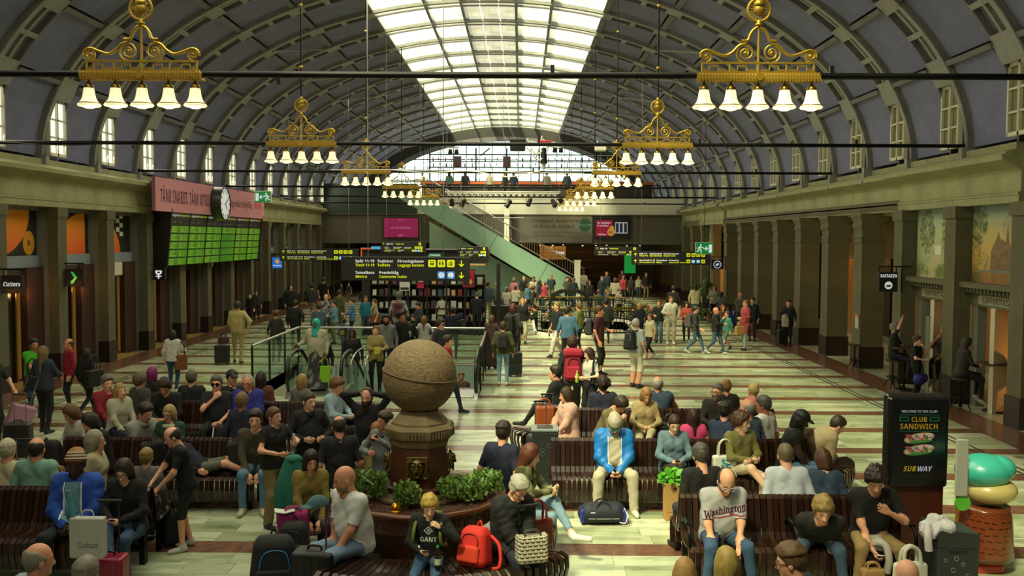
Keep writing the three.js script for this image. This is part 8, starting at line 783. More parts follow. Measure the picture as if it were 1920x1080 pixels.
// ---- people walking on the left
{
  let p = st('man in a lime green t-shirt talking by the left wall', 66, 785, 0.9, { hp: 632, fat: 0.3, hair: ['short', 0x1c140f], skin: 'c', top: [0x3f9a1c, 0.8], bot: [0x2a4058, 2], R: 'lap', L: 'pocket' });
  p = st('woman in a denim jacket with long wavy fair hair and a black shoulder bag', 84, 812, H - 0.2, { fem: 1, hp: 645, hair: ['vlong', 0x7a6038], top: [0x223040, 2], topName: 'jacket', pat: 'denim', bot: [0x121316, 2], R: 'carry', L: 'down', legs: 'easy' }); handbag('black leather shoulder bag on the woman with wavy fair hair', p.tor(0.2, -0.1, -0.06).toArray(), 0.3, 0.3, 0.3, 0.12, 0x121315, 0.32);
  st('balding man in a red jacket with a dark waistcoat by the left wall', 132, 770, -0.9, { hp: 632, hair: ['fringe', 0x4a3a2a], skin: 'b', top: [0x8a1028, 2], topName: 'jacket', bot: [0x1c1e24, 2] });
  p = st('person in a long black coat with a big black shoulder bag', 164, 778, H - 0.4, { hp: 648, hair: ['bob', 0x14100d], top: [0x0c0c0e, 2], topName: 'coat', coat: 0.9, bulk: 0.02, bot: [0x101012, 2], legs: 'stride' }); handbag('big slouchy black bag on the person in the long black coat', p.tor(-0.26, -0.15, 0).toArray(), 1.2, 0.42, 0.36, 0.18, 0x0e0e10, 0.3);
  p = st('person at the edge of the view pulling a pink suitcase', -14, 836, 1.3, { h: 1.75, top: [0x17181a, 0.9], bot: [0x1c1c20, 2], hair: ['short', 0x221a14], L: { v: [0.2, -0.4, 0.3], pose: 'fist' } }); { const q = atY(24, 825, 0), g = suitcase('pale pink hard-shell suitcase tilted on its wheels', q.x, q.z, 0.6, 0.42, 0.6, 0.26, 0xa87890, 0.5); g.rotation.z = -0.32; const r = atY(36, 862, 0); suitcase('black suitcase standing beside the pink one', r.x, r.z, 0.1, 0.4, 0.56, 0.26, 0x101113, 0.45, { soft: 1 }); }
  p = st('dark-haired woman in a white blouse and jeans with a brown bag', 325, 735, H - 0.1, { fem: 1, hp: 616, hair: ['bob', 0x14100d], top: [0xbdbdb2, 2], bulk: 0.012, bot: [0x23405a, 2], R: 'carry', L: 'down', shoe: 0xb8b4a4 }); handbag('brown bag with a black top hanging from the woman in the white blouse', p.tor(-0.24, -0.3, 0).toArray(), 0.2, 0.28, 0.36, 0.14, 0x6a3c1c, 0.3, { hc: 0x111111 }); 
  p = st('man in a cream suit walking away with a suitcase', 446, 681, H, { hp: 563, hair: ['short', 0x2a2018], skin: 'b', top: [0xa89c64, 2], topName: 'suit_jacket', coat: 0.25, bulk: 0.012, bot: [0xa0945c, 2], R: { v: [0.3, -0.46, -0.05], pose: 'fist' }, L: 'swingf', legs: 'easy' }); { const q = atY(417, 684, 0); const s = suitcase('black cabin suitcase wheeled by the man in the cream suit', q.x, q.z, H, 0.4, 0.52, 0.26, 0x15171a, 0.35, { soft: 1 }); handbag('dark red bag strapped on the black cabin suitcase', [q.x + 0.04, 0.62, q.z], H, 0.3, 0.2, 0.18, 0x3a1014, 0.08); }
  p = st('woman in a brown jacket and dark jeans walking away', 518, 679, H, { fem: 1, hp: 580, hair: ['short', 0x4a3220], top: [0x2c281e, 2], topName: 'jacket', bot: [0x1f3a4a, 2] }); handbag('small black handbag on the woman in the brown jacket', p.tor(-0.2, 0.0, -0.05).toArray(), 0.2, 0.24, 0.2, 0.1, 0x111214, 0.3);
  p = st('man in a black hooded jacket walking away with a trolley case', 554, 657, H, { hp: 561, hair: ['short', 0x17120e], top: [0x0e0f11, 2], topName: 'jacket', hood: 0x0d0e10, bulk: 0.02, bot: [0x111215, 2], L: 'down', R: 'pull' });
  st('person in a dark coat carrying a bag near the left pillars', 545, 606, 0.6, { hp: 530, top: [0x0d0d0f, 2], coat: 0.8, bulk: 0.03, bot: [0x121215, 2], hair: ['bob', 0x121010], legs: 'stride' }); st('man in a grey hooded top and khaki shorts walking away', 585, 601, H, { hp: 529, hair: ['short', 0x1c1510], top: [0x2c3034, 2], hood: 0x2a2e32, bot: [0x7a7050, 1.0], legs: 'stride', skin: 'b' }); st('man in a black t-shirt standing near the left pillars', 607, 590, H - 0.3, { hp: 519, hair: ['short', 0x16110d], top: [0x0e0e10, 0.9], bot: [0x16171a, 2] });
  st('woman with a dark ponytail beside the departure boards', 481, 602, 0.2, { fem: 1, hp: 543, hair: ['bob', 0x1a120d], top: [0x2c2a24, 2], bot: [0x17181c, 2] }); st('man in dark clothes with a case near the left wall', 470, 610, -0.3, { hp: 548, hair: ['short', 0x2a2420], skin: 'p', top: [0x1a1a1a, 2], bot: [0x15161a, 2] });
  st('woman in a white top and jeans walking down the far hall', 692, 562, 0, { fem: 1, hp: 526, hair: ['bob', 0x4a3626], top: [0xb0aea0, 0.9], bot: [0x24405c, 2], legs: 'easy' });
  st('man in a dark jacket under the big sign', 684, 600, 0.5, { hp: 536, hair: ['short', 0x17120e], top: [0x15171a, 2], bot: [0x1a1c22, 2] });
}
// ---- group waiting left of the kiosk
{
  let p = st('person in a denim jacket and dark skirt waiting with their back turned', 598, 657, H + 0.4, { hp: 568, hair: ['short', 0x2a2018], top: [0x3a5262, 2], topName: 'jacket', pat: 'denim', bot: [0x14161c, 2], fat: 0.3 });
  st('person in a black and white patterned top facing the queue', 612, 640, 0.2, { hp: 549, hair: ['recede', 0x4a4236], top: [0x9a9a94, 1], pat: 'floral', bot: [0x14161c, 2] }); st('person in a pale blue denim shirt reading a leaflet', 627, 645, -0.9, { fem: 1, hp: 562, hair: ['lowbun', 0x15110e], top: [0x5f8798, 2], bot: [0x5a5a3c, 2], R: 'phone', L: 'phone' });
  st('man in an olive t-shirt with his back turned', 637, 630, H - 0.6, { hp: 541, hair: ['buzz', 0x2a2018], skin: 'c', top: [0x4a4a2c, 1.1], bot: [0x5a5f48, 2], fat: 0.3 }); p = st('child with a yellow-trimmed blue rucksack beside the glass balustrade', 646, 668, H, { child: 1, h: 1.2, hair: ['short', 0x1c1612], top: [0x5a7088, 2], bot: [0x4a5a6a, 2] }); wear(p, 'yellow and navy rucksack on the child by the balustrade', 0x1a2030, { c2: 0x9a8420, h: 0.34, w: 0.26 });
  st('man in a blue shirt and black shorts looking at a phone', 661, 643, -1.3, { hp: 557, hair: ['short', 0x4a3420], top: [0x4f6f98, 2], bot: [0x121214, 0.95], shoe: 0xc0bcae, R: 'phone', L: 'phone', skin: 'p' }); st('older woman in a teal jacket and grey top facing forward', 686, 630, 0.2, { fem: 1, hp: 553, hair: ['short', 0x6a6256], skin: 'b', top: [0x13687a, 2], topName: 'jacket', bot: [0x2a4058, 2], fat: 0.4 });
  p = st('woman with a white sleeved top, dark dress and big brown bag', 702, 636, -1.0, { fem: 1, hp: 559, hair: ['short', 0x5c3a24], top: [0xa8a898, 2], bot: [0x121216, 0.9] }); handbag('big tan leather bag on the arm of the woman in the dark dress', p.tor(0.2, -0.22, 0.05).toArray(), 0.6, 0.36, 0.34, 0.14, 0x6a3c20, 0.28);
  { const q = atY(672, 628, 0); handbag('pale shopping bag standing between the waiting group', [q.x, 0, q.z], 0, 0.3, 0.5, 0.16, 0xa0a890, 0.12); const r = atY(612, 652, 0); handbag('tan tote bag standing among the waiting group', [r.x, 0, r.z + 0.2], 0, 0.36, 0.5, 0.16, 0x9a8450, 0.2); const s = atY(610, 660, 0); suitcase('small purple suitcase among the waiting group', s.x, s.z, 0.2, 0.3, 0.4, 0.2, 0x6a3a9a, 0.3); }
  p = st('person in a striped black and white outfit looking at the bookshelves', 748, 655, H, { hp: 545, hair: ['curly', 0x5a5448], top: [0x9c9c9a, 2], pat: 'stripe', bot: [0x9c9c9a, 2], botPat: 'stripe' }); wear(p, 'maroon rucksack on the person in stripes', 0x5a1428, {}); p = st('person in black carrying a black and white rucksack by the balustrade', 766, 690, H, { hp: 588, hair: ['short', 0x1c1612], top: [0x131415, 2], bot: [0x17181c, 2] }); wear(p, 'black rucksack with white panels and a green emblem', 0x111312, { c2: 0xa8aaa2, h: 0.42 });
  st('man in a blue-grey sweater looking down at a phone', 786, 650, -0.9, { hp: 565, hair: ['short', 0x1c1612], top: [0x26323e, 2], bot: [0x1c2026, 2], R: 'phone', L: 'phone', head: [0, 0.3] }); st('dark-haired man in a charcoal jacket queuing at the kiosk', 792, 622, 0.8, { hp: 542, hair: ['short', 0x17120e], skin: 'c', top: [0x1c1e20, 2], bot: [0x15161a, 2] });
  p = st('woman with long fair hair and a dark waistcoat over white sleeves leaning on the rail', 795, 688, H, { fem: 1, hp: 590, hair: ['vlong', 0x8c6c34], top: [0xb4b6b2, 2], bot: [0x16181c, 2], R: 'hip', L: 'hip' }); p = st('woman in a white t-shirt and black skirt at the bookshelves', 829, 627, H, { fem: 1, hp: 551, hair: ['short', 0x5c3c22], top: [0xb8b6a4, 0.9], bot: [0x121214, 0.7], skin: 'p' });
  st('older man in a grey jumper with a hand on his hip by the bookshelves', 838, 604, 0.4, { hp: 530, hair: ['recede', 0x6a6258], skin: 'b', top: [0x4a4c48, 2], bot: [0x1c1d20, 2], L: 'hip' });
  p = st('man in a navy jacket and sage trousers standing at the glass balustrade', 849, 676, H, { hp: 574, hair: ['short', 0x1a1410], top: [0x141a2a, 2], topName: 'jacket', bot: [0x4f6450, 2], shoe: 0xb0b0a6, bulk: 0.012 }); handbag('big black shoulder bag on the man in the navy jacket', p.tor(-0.27, -0.05, 0.02).toArray(), 1.1, 0.36, 0.42, 0.2, 0x0f1013, 0.2); 
  p = st('person with an olive rucksack queuing at the kiosk', 878, 622, H - 0.3, { hp: 540, hair: ['short', 0x2a2018], top: [0x5a5634, 2], bot: [0x17181c, 2] }); wear(p, 'black rucksack on the person in olive', 0x17181b, {}); p = st('bald man in a dark suit with a black shoulder bag, back turned', 894, 630, H, { hp: 545, skin: 'p', hair: ['buzz', 0x6a5a4a], top: [0x12141c, 2], topName: 'suit_jacket', bot: [0x111216, 2] });
  st('man in a white cap, blue-grey hooded top and khaki trousers', 914, 605, H, { hp: 526, hat: ['cap', 0xb8b6ac], hair: ['short', 0x3a2c20], top: [0x3c5060, 2], hood: 0x35485a, bot: [0x8a7a50, 2], bulk: 0.012 }); p = st('older woman in a grey-green jacket with a dark bag', 936, 616, H - 0.4, { fem: 1, hp: 547, hair: ['bob', 0x7a6a48], top: [0x5a6058, 2], topName: 'jacket', bot: [0x17191d, 2] });
}
// ---- on and around the escalators
{
  const z = (d) => -(22 + d), yE = (d) => (d < 1.1 ? 0 : -(d - 1.1) * Math.tan(27 * D)); let p;
  p = person({ l: 'woman in a turquoise headscarf, cream coat and floral dress leaving the escalator', at: [sx(592, 22.9), -22.9], turn: -0.1, h: 1.74, fat: 0.4, skin: 'd', hat: ['hijab', 0x1fa090], top: [0xa8a48a, 2], topName: 'coat', bulk: 0.015, coat: 0.6, skirt: [0x8a8880, 1.02, 0.27], skirtPat: 'floral', bot: [0x141414, 2], R: { v: [0.42, -0.3, 0.12], hint: [0.4, -0.8, -0.5], pose: 'relax' }, L: 'down', lod: 1, y0: 0.02 }); handbag('lime green shopping bag held by the woman in the headscarf', p.hand('L').add(V(0, -0.62, 0)), 0.1, 0.26, 0.4, 0.1, 0x7ab81c, 0.2);
  person({ l: 'fair-haired person behind the woman in the headscarf', at: [-5.0, z(1.9)], y0: yE(1.9), turn: 0, h: 1.7, hair: ['short', 0x6a4c2c], top: [0x1c1820, 2], bot: [0x1a1a1e, 2] }); person({ l: 'woman with long black hair in a black and white top on the left escalator', at: [sx(660, 24), -24], y0: -0.25, turn: 0.1, fem: 1, h: 1.68, skin: 'd', hair: ['vlong', 0x0f0c0b], top: [0x17171a, 2], bot: [0x16161a, 2] });
  p = person({ l: 'young woman in a sand-coloured jacket holding something yellow', at: [sx(704, 22.6), -22.6], turn: 0.05, y0: 0.0, fem: 1, h: 1.64, hair: ['pony', 0x6a4824], hat: ['shadesup', 0x15120f], top: [0x8f8250, 2], topName: 'jacket', coat: 0.3, bot: [0x14161a, 2], L: 'carry', R: 'cross', lod: 1 }); { const b = thing('yellow_packet', 'yellow packet held by the young woman in the sand jacket', 'packet', p.hand('L').toArray()); mesh('packet', rbox(0.14, 0.16, 0.06, 0.02), pm(0xb8b01c, 0.6), b); mesh('crimp', box(0.14, 0.015, 0.02, 0, 0.085, 0), pm(0xb8b01c, 0.6), b); }
  person({ l: 'man in a black cap, headphones and grey hooded sweatshirt', at: [sx(724, 24.4), -24.4], y0: -0.02, turn: 0.1, h: 1.78, hat: ['phones', 0x0d0d0e], hair: ['short', 0x0e0c0b], skin: 'c', top: [0x6a6e6a, 2], hood: 0x646864, bot: [0x17181c, 2], beard: ['beard', 0x17110d], lod: 1 }); person({ l: 'man in a black jacket looking aside, dark wavy hair', at: [sx(752, 25.0), -25.0], y0: -0.02, turn: 0.9, h: 1.82, hair: ['curly', 0x0f0c0a], skin: 'c', top: [0x0f1012, 2], topName: 'jacket', bot: [0x15161a, 2], lod: 1 });
  person({ l: 'curly-haired person in sunglasses partly hidden by the stone globe', at: [sx(826, 23.5), -23.5], y0: 0, turn: 1.0, h: 1.72, hair: ['curly', 0x3a2a18], specs: 0x141414, dark: 1, top: [0x2a2c30, 2], bot: [0x1c2430, 2], lod: 1 }); st('person in dark jeans stepping out behind the stone globe', 838, 775, 1.5, { h: 1.72, legs: 'stride', top: [0xa01828, 2], bot: [0x1a2634, 2], shoe: 0x1c2230, hair: ['short', 0x2a2018] });
  p = person({ l: 'person low on the right escalator, only the fair head showing', at: [-1.62, z(4.2)], y0: yE(4.4), turn: 0, h: 1.7, hair: ['short', 0x8a5c34], top: [0x5a4a3a, 2], bot: [0x222, 2] });
}
// ---- centre and right of the hall
{
  let p = st('man in an olive jacket and pale jeans seen from behind near the balustrade end', 943, 722, H, { hp: 601, hair: ['short', 0x3a2818], top: [0x3f4222, 2], topName: 'jacket', bot: [0x62869c, 2], shoe: 0xc8c0a6, bulk: 0.012 }); wear(p, 'small black rucksack on the man in the olive jacket', 0x111213, { h: 0.38, w: 0.27, d: 0.14 });
  st('woman in a long dark flower-print dress beside the balustrade', 922, 692, H - 0.3, { fem: 1, hp: 588, hair: ['bob', 0x5a3a22], top: [0x3a2428, 2], skirt: [0x3a2428, 0.95, 0.24], bot: [0x222, 2], R: { v: [0.4, -0.35, 0.15], hint: [0.5, -0.5, -0.5] } }); p = st('woman with red-brown hair in a dark grey coat with a rucksack', 962, 690, H - 0.5, { fem: 1, hp: 566, hair: ['bob', 0x4c1c14], top: [0x24282a, 2], topName: 'coat', coat: 0.6, bot: [0x15171b, 2] }); wear(p, 'black rucksack on the woman with red-brown hair', 0x131416, {}); { const q = atY(965, 706, 0); suitcase('dark suitcase and bag behind the man in pale jeans', q.x, q.z, 0.3, 0.36, 0.6, 0.26, 0x17191d, 0.2, { soft: 1 }); }
  st('woman in white trousers and a black jacket with sunglasses pushed up', 979, 645, 0.3, { fem: 1, hp: 557, hair: ['long', 0xa08444], hat: ['shadesup', 0x141210], top: [0x15161a, 2], topName: 'jacket', bot: [0xb8b29c, 2], baggy: 0.015 });
  p = st('man with a white bag and white trousers walking left past the railing', 1044, 669, -0.9, { hp: 562, hair: ['short', 0x8a7444], top: [0x131517, 0.9], bot: [0xb0aca0, 2], baggy: 0.02, legs: 'stride' }); st('man in a denim-blue shirt standing with his back turned', 1064, 692, H, { hp: 573, hair: ['short', 0x241a12], top: [0x3f6480, 2], bot: [0x15171b, 2], head: [-0.9, 0] }); st('man in an olive t-shirt with a strap looking left', 1085, 664, H + 1.0, { hp: 566, hair: ['messy', 0x6a4c28], top: [0x6a7444, 0.9], bot: [0x17191d, 2] });
  p = st('traveller with curly hair seen from behind under a huge red rucksack', 1072, 796, H, { hp: 628, hair: ['curly', 0x3a2416], top: [0x1c1e1e, 2], bot: [0x2c3230, 2], lod: 1 }); wear(p, 'huge crimson trekking rucksack with a bulging lid', 0x8a1028, { h: 0.56, w: 0.36, d: 0.28, lid: 1, c2: 0x9a1834, y: 0.24, roll: 1 });
  p = st('young long-haired woman in a white crop top holding a green drink', 1106, 803, -0.9, { fem: 1, hp: 648, hair: ['vlong', 0x3a2416], top: [0xb8b8ae, 0.7], hem: 0.12, waist: 0.14, bot: [0x101114, 2], R: 'carry', L: 'carry', lod: 1, skin: 'p', head: [-0.3, 0.2] }); bottle('bottle of green drink held by the young woman in the crop top', p.hand('R').add(V(0, -0.1, 0)), 0x8ac02a, { cap: 0xd8d8d8 }); handbag('small black handbag hanging from the arm of the young woman in the crop top', p.tor(0.22, 0.05, 0.05).toArray(), 0.4, 0.2, 0.22, 0.1, 0x131315, 0.3);
  p = st('man in a maroon t-shirt and dark trousers with a grey rucksack looking right', 1122, 704, 1.3, { hp: 571, hair: ['short', 0x4a3018], skin: 'b', top: [0x3e101c, 0.85], bot: [0x15181e, 1.6], L: 'carry', head: [0.1, 0] }); wear(p, 'grey rucksack on the man in the maroon t-shirt', 0x2c3036, {}); st('man in a striped dark sweater leaning on the iron railing', 1136, 644, H, { hp: 560, hair: ['short', 0x17120e], top: [0x26282a, 2], bot: [0x121316, 2] });
  p = st('grey-haired man in a pale grey polo and white shorts with a black rucksack', 1191, 727, H - 0.75, { hp: 594, fat: 0.4, hair: ['buzz', 0xa8a49c], skin: 'b', top: [0x8c9496, 0.9], bot: [0xbdb9a6, 1.25], shoe: 0x2a241c, R: 'down', L: 'strap', baggy: 0.02 }); wear(p, 'black rucksack with grey piping on the man in white shorts', 0x131516, { h: 0.5, zip: 0x8a8e90 });
  st('woman in a cream t-shirt striding left in black leggings', 1218, 672, -0.9, { fem: 1, hp: 585, hair: ['short', 0x5c4830], top: [0xb0a888, 0.9], bot: [0x111215, 1.8], legs: 'stride', shoe: 0xc8c8bc, skin: 'b' }); st('fair-haired woman in a navy jacket standing by the railing flowers', 1198, 646, H, { fem: 1, hp: 566, hair: ['bob', 0x9a7a3c], top: [0x15182a, 2], bot: [0x1c1e24, 2] });
  st('man in a black blazer, white shirt and wide jeans', 1235, 643, -0.4, { hp: 561, hair: ['short', 0x6a4420], top: [0x101114, 2], topName: 'blazer', bot: [0x4a6478, 2], baggy: 0.02, R: 'carry' }); p = st('woman in a white knitted top and white trousers walking and holding a phone', 1257, 646, 0.05, { fem: 1, hp: 553, hair: ['lowbun', 0x6a4824], top: [0xc8c6b4, 2], bulk: 0.015, bot: [0xb8b09a, 2], baggy: 0.015, shoe: 0xd0d0c8, R: 'carry', L: 'hip' });
  st('woman in a red sweater and black trousers looking at her phone', 1287, 642, -0.3, { fem: 1, hp: 564, hair: ['long', 0x24140f], top: [0xa03a2c, 2], bot: [0x111215, 2], R: 'phone', L: 'phone', head: [0, 0.35], shoe: 0xb8b8b0 }); p = st('person in a green cap with a grey rucksack striding right in jeans', 1303, 663, 1.35, { hp: 569, hat: ['cap', 0x4a5a34], hair: ['short', 0x2a2018], top: [0x2c2e30, 2], bot: [0x36546e, 2], legs: 'stride', R: 'swingf', L: 'swingb', shoe: 0xb8c0c4 }); wear(p, 'grey rucksack on the person in the green cap', 0x4a4c48, {});
  st('bald man in a black jacket and jeans walking with a phone', 1341, 664, 1.1, { hp: 572, skin: 'b', top: [0x131416, 2], topName: 'jacket', bot: [0x2c4a62, 2], legs: 'stride', R: 'phone', shoe: 0xc0c0ba, bulk: 0.012 }); st('child in a teal jacket and shorts walking beside the bald man', 1362, 657, -1.0, { child: 1, h: 1.36, hair: ['short', 0x6a4c30], top: [0x3a7a6a, 2], bot: [0x4a6a5e, 1.0], legs: 'stride', R: 'face' }); st('person with ginger hair behind the child in teal', 1354, 645, 0.3, { hp: 570, hair: ['bob', 0x7a4018], top: [0x4a2c20, 2], bot: [0x222, 2] });
  p = st('woman in a long coral cardigan with a straw bag walking left', 1397, 657, -1.2, { fem: 1, hp: 560, hair: ['lowbun', 0x8a6034], top: [0xa04048, 2], topName: 'cardigan', coat: 0.8, bot: [0x8a9aa0, 2], L: 'carry', legs: 'easy' }); handbag('tan straw bag swinging from the woman in the coral cardigan', p.tor(0.1, -0.38, 0.3).toArray(), 0.4, 0.36, 0.3, 0.14, 0x9a7c44, 0.16); p = st('person in dark clothes under the right-hand columns', 1410, 640, -0.6, { hp: 556, hair: ['short', 0x16110d], top: [0x141516, 2], bot: [0x16171a, 2] });
  p = st('person in black with a white bag and a case standing by the columns', 1477, 648, -0.5, { hp: 560, hair: ['short', 0x1a1410], top: [0x101114, 2], topName: 'jacket', bot: [0x121317, 2], R: 'carry' }); handbag('white plastic bag held by the person in black by the columns', p.tor(-0.05, -0.2, 0.26).toArray(), 0, 0.22, 0.34, 0.12, 0xa8a8a0, 0.1); { const q = atY(1466, 648, 0); suitcase('black suitcase standing by the columns', q.x, q.z, 0.2, 0.36, 0.5, 0.24, 0x101114, 0.2); const r = atY(1370, 612, 0); suitcase('royal blue suitcase standing near the yellow flowers', r.x, r.z, 0.2, 0.42, 0.62, 0.26, 0x1a3a8a, 0.2); }
  st('man in a dark cap and pale blazer over a teal shirt facing forward', 1303, 607, 0, { hp: 531, hat: ['cap', 0x14182a], skin: 'e', hair: ['short', 0x0c0a09], top: [0xa39a7c, 2], topName: 'blazer', bot: [0x1c4a5a, 2] }); st('man in a black sweater seen from behind near the dark doorway', 1262, 612, H - 0.3, { hp: 534, hair: ['short', 0x241a14], skin: 'b', top: [0x0f1012, 2], bot: [0x121316, 2] }); st('woman in a white patterned cardigan behind the yellow flowers', 1338, 604, -0.2, { fem: 1, hp: 533, hair: ['bob', 0x2a1a12], top: [0x8a8880, 2], pat: 'denim', bot: [0x333, 2], R: 'carry' }); st('dark-haired woman turned away behind the yellow flowers', 1352, 608, H - 0.6, { fem: 1, hp: 545, hair: ['long', 0x15100d], top: [0x4a4a46, 2], bot: [0x222, 2] }); st('bald man in an olive jacket by the first tall column', 1387, 622, -0.7, { hp: 547, skin: 'b', top: [0x3f4232, 2], topName: 'jacket', bot: [0x2a2a26, 2] });
}
// ---- cafe tables on the right
{
  const stool = (x, z, lab, y = 0.74) => { const g = thing('bar_stool', lab, 'stool', [x, 0, z]); mesh('seat', cyl(0.19, 0.18, 0.05, 0, y - 0.025, 0, 18), pm(0x2a3428, 0.6), g); mesh('post', bar([0, 0.1, 0], [0, y - 0.05, 0], 0.022, 8), MAT.blackMetal, g); mesh('foot_ring', T(new THREE.TorusGeometry(0.15, 0.011, 5, 18), 0, 0.3, 0, PI / 2), MAT.blackMetal, g); for (let i = 0; i < 4; i++) { const a = i * PI / 2 + 0.6; mesh('leg', tube([[0, 0.3, 0], [Math.cos(a) * 0.12, 0.22, Math.sin(a) * 0.12], [Math.cos(a) * 0.22, 0.02, Math.sin(a) * 0.22]], 0.013, 8, 5), MAT.blackMetal, g); } };
  const table = (x, z, lab, y = 1.05) => { const g = thing('bar_table', lab, 'table', [x, 0, z]); mesh('table_top', rbox(0.6, 0.03, 0.6, 0.01, 0, y, 0), pm(0x3a2c20, 0.5), g); mesh('column', bar([0, 0.02, 0], [0, y, 0], 0.035, 8), MAT.blackMetal, g); mesh('foot', cyl(0.24, 0.26, 0.03, 0, 0.015, 0, 20), MAT.blackMetal, g); };
  const a = [9.3, -23.6], b = [9.95, -20.5]; stool(a[0], a[1], 'black bar stool under the man raising his hand'); table(9.5, -23.4, 'high cafe table by the pier next to the raised hand'); stool(9.55, -27.0, 'empty dark green bar stool beside the last column'); stool(b[0] - 0.4, b[1], 'black bar stool under the woman in a dark jacket'); stool(b[0] + 0.9, b[1] + 0.1, 'black bar stool under the purple rucksack'); table(b[0] + 0.35, b[1], 'high cafe table with papers before the woman in a dark jacket'); table(10.55, -22.4, 'high cafe table by the pier with the tall banner');
  person({ l: 'grey-haired man on a bar stool raising one hand', at: a, turn: 1.1, sit: 1, seat: 0.76, h: 1.74, hair: ['short', 0x7a766a], specs: 0x333, top: [0x17191d, 0.9], bot: [0x1a2030, 2], footL: [0.12, 0.36, 0.36], footR: [0.12, 0.36, 0.34], R: { v: [0.1, 0.42, 0.14], hint: [1, 0, 0.2], palm: [0, 0.2, 1], pose: 'flat' }, L: 'lap', lod: 1 });
  let p = st('man in a black t-shirt with a blue duffel bag standing at the cafe', 1716, 748, 0.9, { hp: 628, hair: ['crop', 0x4a2c18], top: [0x0c0d0f, 0.8], bot: [0x111216, 2], R: 'carry', L: 'face', lod: 1, skin: 'p' }); { const g = thing('duffel_bag', 'royal blue duffel bag with coral lettering hanging from the man in black', 'bag', p.tor(-0.1, -0.34, 0.16).toArray(), 0.9); mesh('body', T(new THREE.CapsuleGeometry(0.13, 0.26, 5, 14), 0, 0, 0, 0, 0, PI / 2), pm(0x1c1c7a, 0.7), g); mesh('strap', tube([[-0.2, 0.1, 0], [-0.12, 0.5, -0.05], [0, 0.78, -0.12], [0.1, 0.5, -0.05], [0.2, 0.1, 0]], 0.012, 24, 5), MAT.black, g); mesh('mark', rbox(0.14, 0.05, 0.01, 0.004, 0, 0.02, 0.13), pm(0xb84a44, 0.7), g); }
  person({ l: 'grey-haired man in a patterned shirt sitting at the cafe wall', at: [10.3, -23.0], turn: -1.0, sit: 1, seat: 0.76, h: 1.74, hair: ['short', 0x9a968a], skin: 'b', top: [0x5a5644, 1], pat: 'denim', bot: [0x1c1e24, 2], shoe: 0xb8b8b0, footL: [0.1, 0.36, 0.36], footR: [0.1, 0.36, 0.34], R: 'face', L: 'lap', lod: 1 }); stool(10.3, -23.0, 'black bar stool under the man in the patterned shirt');
  person({ l: 'dark-haired woman in a dark jacket on a bar stool at the cafe table', at: [b[0] - 0.4, b[1]], turn: 1.5, sit: 1, seat: 0.76, fem: 1, h: 1.72, hair: ['long', 0x2a1c14], top: [0x24241f, 2], topName: 'jacket', bot: [0x15161a, 2], shoe: 0xb0b0a8, footL: [0.1, 0.36, 0.36], footR: [0.1, 0.3, 0.4], R: 'phone', L: 'phone', lean: 0.15, head: [0, 0.25], lod: 1 }); backpack('purple rucksack on the empty bar stool', [b[0] + 0.9, 0.94, b[1] + 0.1], [0, 0.4, 0.2], 0x4a3a5a, { h: 0.36 });
  person({ l: 'man in a dark blazer and shorts standing at the cafe counter', at: [11.0, -20.9], turn: -0.2, h: 1.84, hair: ['short', 0x1c1612], skin: 'c', top: [0x24221e, 2], topName: 'blazer', bot: [0x3a3a34, 1.0], shoe: 0xb8b8b0, lod: 1 });
  { const g = thing('roll_up_banner', 'narrow grey roll-up banner standing beside the cafe pier', 'banner', [sx(1743, 22.6), 0, -22.6], 1.28); mesh('sheet', box(0.8, 1.85, 0.01, 0, 0.98, 0), pm(0x6a6a60, 0.7), g); mesh('foot_case', rbox(0.86, 0.08, 0.16, 0.02, 0, 0.04, 0), MAT.steel, g); mesh('top_clip', box(0.82, 0.03, 0.03, 0, 1.91, 0), MAT.steel, g); }
  { const g = thing('cafe_counter', 'cafe counter with an amber glow inside the right-hand opening', 'counter', [12.3, 0, -20.6]); mesh('front', bx(-0.4, 0.4, 0, 1.05, -1.6, 1.6), pm(0x6a3a18, 0.6), g); mesh('counter_top', bx(-0.45, 0.45, 1.05, 1.1, -1.65, 1.65), pm(0x2a1c12, 0.4), g); mesh('light_strip', bx(-0.42, -0.4, 0.8, 0.95, -1.5, 1.5), glow(0xff9a30, 1.2), g); const l = new THREE.PointLight(0xffa040, 5, 0, 2); l.position.set(11.7, 0.9, -20.6); l.name = 'counter_light'; scene.add(l); }
  const nt = thing('paper_notice', 'white notice with an orange header taped to the column by the cafe', 'poster', [9.78, 1.35, -27.55]); mesh('sheet', box(0.01, 0.42, 0.28, 0, 0, 0), pm(0xa8a898, 0.8), nt); mesh('header', box(0.012, 0.1, 0.28, -0.001, 0.16, 0), pm(0xb86a2c, 0.8), nt);
}
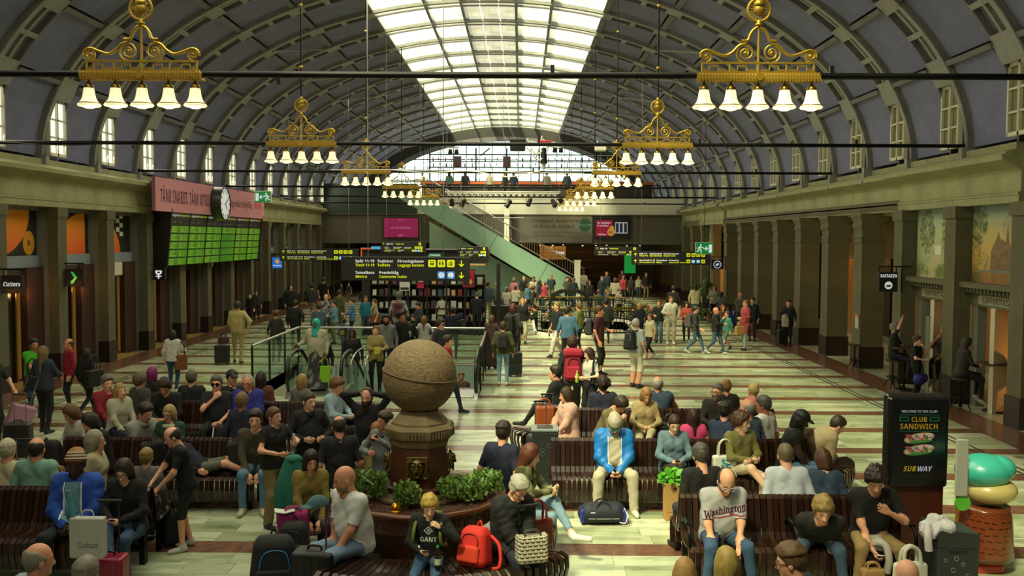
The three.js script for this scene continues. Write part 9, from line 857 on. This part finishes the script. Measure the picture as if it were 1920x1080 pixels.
// ---- the far crowd: queue by the stairs, the right-hand shops, the gallery bar
{
  const tops = [0x9a5a68, 0x15171a, 0x8a2c34, 0x8c8a80, 0x24303c, 0x5a5a4c, 0xa09a88, 0x1c2a44, 0x3f5a4a, 0x6a4a5a, 0x2a2a2a, 0x4a6a7a], names = ['dusty pink', 'black', 'red', 'light grey', 'slate blue', 'olive', 'cream', 'navy', 'sage green', 'mauve', 'charcoal', 'pale blue'], hs = ['short', 'bob', 'long', 'crop', 'lowbun', 'curly'], hn = ['short hair', 'a bob', 'long hair', 'cropped hair', 'hair tied back', 'curly hair'], hc = [0x1c1510, 0x4a3220, 0x8a6c3a, 0x6a6258];
  let i = 0; const far = (px, py, hp, turn, where, c, o = {}) => { const k = c ?? i % 12, q = (i * 5) % 6, col = (i * 3) % 4; const p = st('person in a ' + names[k] + ' top, ' + ['dark', 'brown', 'fair', 'grey'][col] + ' ' + hn[q].replace('a bob', 'bobbed hair') + ' ' + where, px, py, turn, { hp, hair: [hs[q], hc[col]], top: [tops[k], i % 3 ? 2 : 0.9], bot: [[0x15171b, 0x24384c, 0x6a6248, 0x1c1c22][i % 4], 2], fem: [1, 2, 4].includes(q) ? 1 : 0, lod: 2, skin: 'abpcd'[i % 5], ...o }); i++; return p; };
  for (const [px, py, hp, t, c] of [[948, 560, 502, 0, 1], [964, 582, 520, 2.6, 0], [982, 574, 516, 0.3, 1], [1000, 578, 518, 0.2, 6], [1012, 582, 524, 1.2, 7], [1020, 586, 526, -1, 2], [1033, 570, 514, 0, 4], [1000, 600, 535, 1.6, 10], [966, 596, 534, 2.9, 3], [950, 604, 537, 2.6, 3], [930, 590, 528, 3.0, 8], [990, 592, 530, 0.8, 11]]) far(px, py, hp, t, 'in the queue before the stairs', c);
  for (const [px, py, hp, t, c] of [[1063, 572, 518, 0.4, 5], [1075, 576, 520, -0.4, 4], [1068, 566, 516, 0.8, 7]]) far(px, py, hp, t, 'at the foot of the stairs', c);
  for (const [px, py, hp, t, c] of [[1094, 562, 507, 2.8, 6], [1105, 580, 524, 0.2, 10], [1128, 570, 517, 0.4, 4], [1137, 564, 509, 0, 7], [1153, 582, 520, 2.9, 6], [1160, 598, 541, 0.5, 3], [1122, 600, 543, 2.6, 8], [1138, 598, 544, 0.8, 11], [1168, 570, 515, 0.2, 2], [1183, 565, 517, 0, 1], [1197, 559, 517, 0.1, 6], [1211, 562, 510, 0.2, 1], [1166, 556, 505, 0, 9]]) far(px, py, hp, t, 'near the right-hand shops', c);
  for (const [px, py, hp, t, c] of [[720, 560, 527, 0.3, 4], [640, 572, 532, 2.4, 1], [654, 566, 530, 0, 10]]) far(px, py, hp, t, 'far down the left aisle', c);
  const gal = [[872, 0.3, 1], [918, -0.6, 6], [946, 0.9, 10], [962, 0.2, 7], [1024, 0.1, 3], [1062, -0.4, 4], [842, 0.5, 8]]; gal.forEach(([px, t, c]) => person({ l: 'guest in a ' + names[c] + ' top standing at the gallery bar', at: [sx(px, 59.6), -59.6], y0: 6.15, turn: H + t, lod: 2, hair: [hs[c % 6], hc[c % 4]], top: [tops[c], 2], bot: [0x1a1a1e, 2] }));
  const pt = [[1095, 10], [1140, 4]]; 
}
console.log('people triangles', Math.round(nTri));
renderer.render(scene, camera);
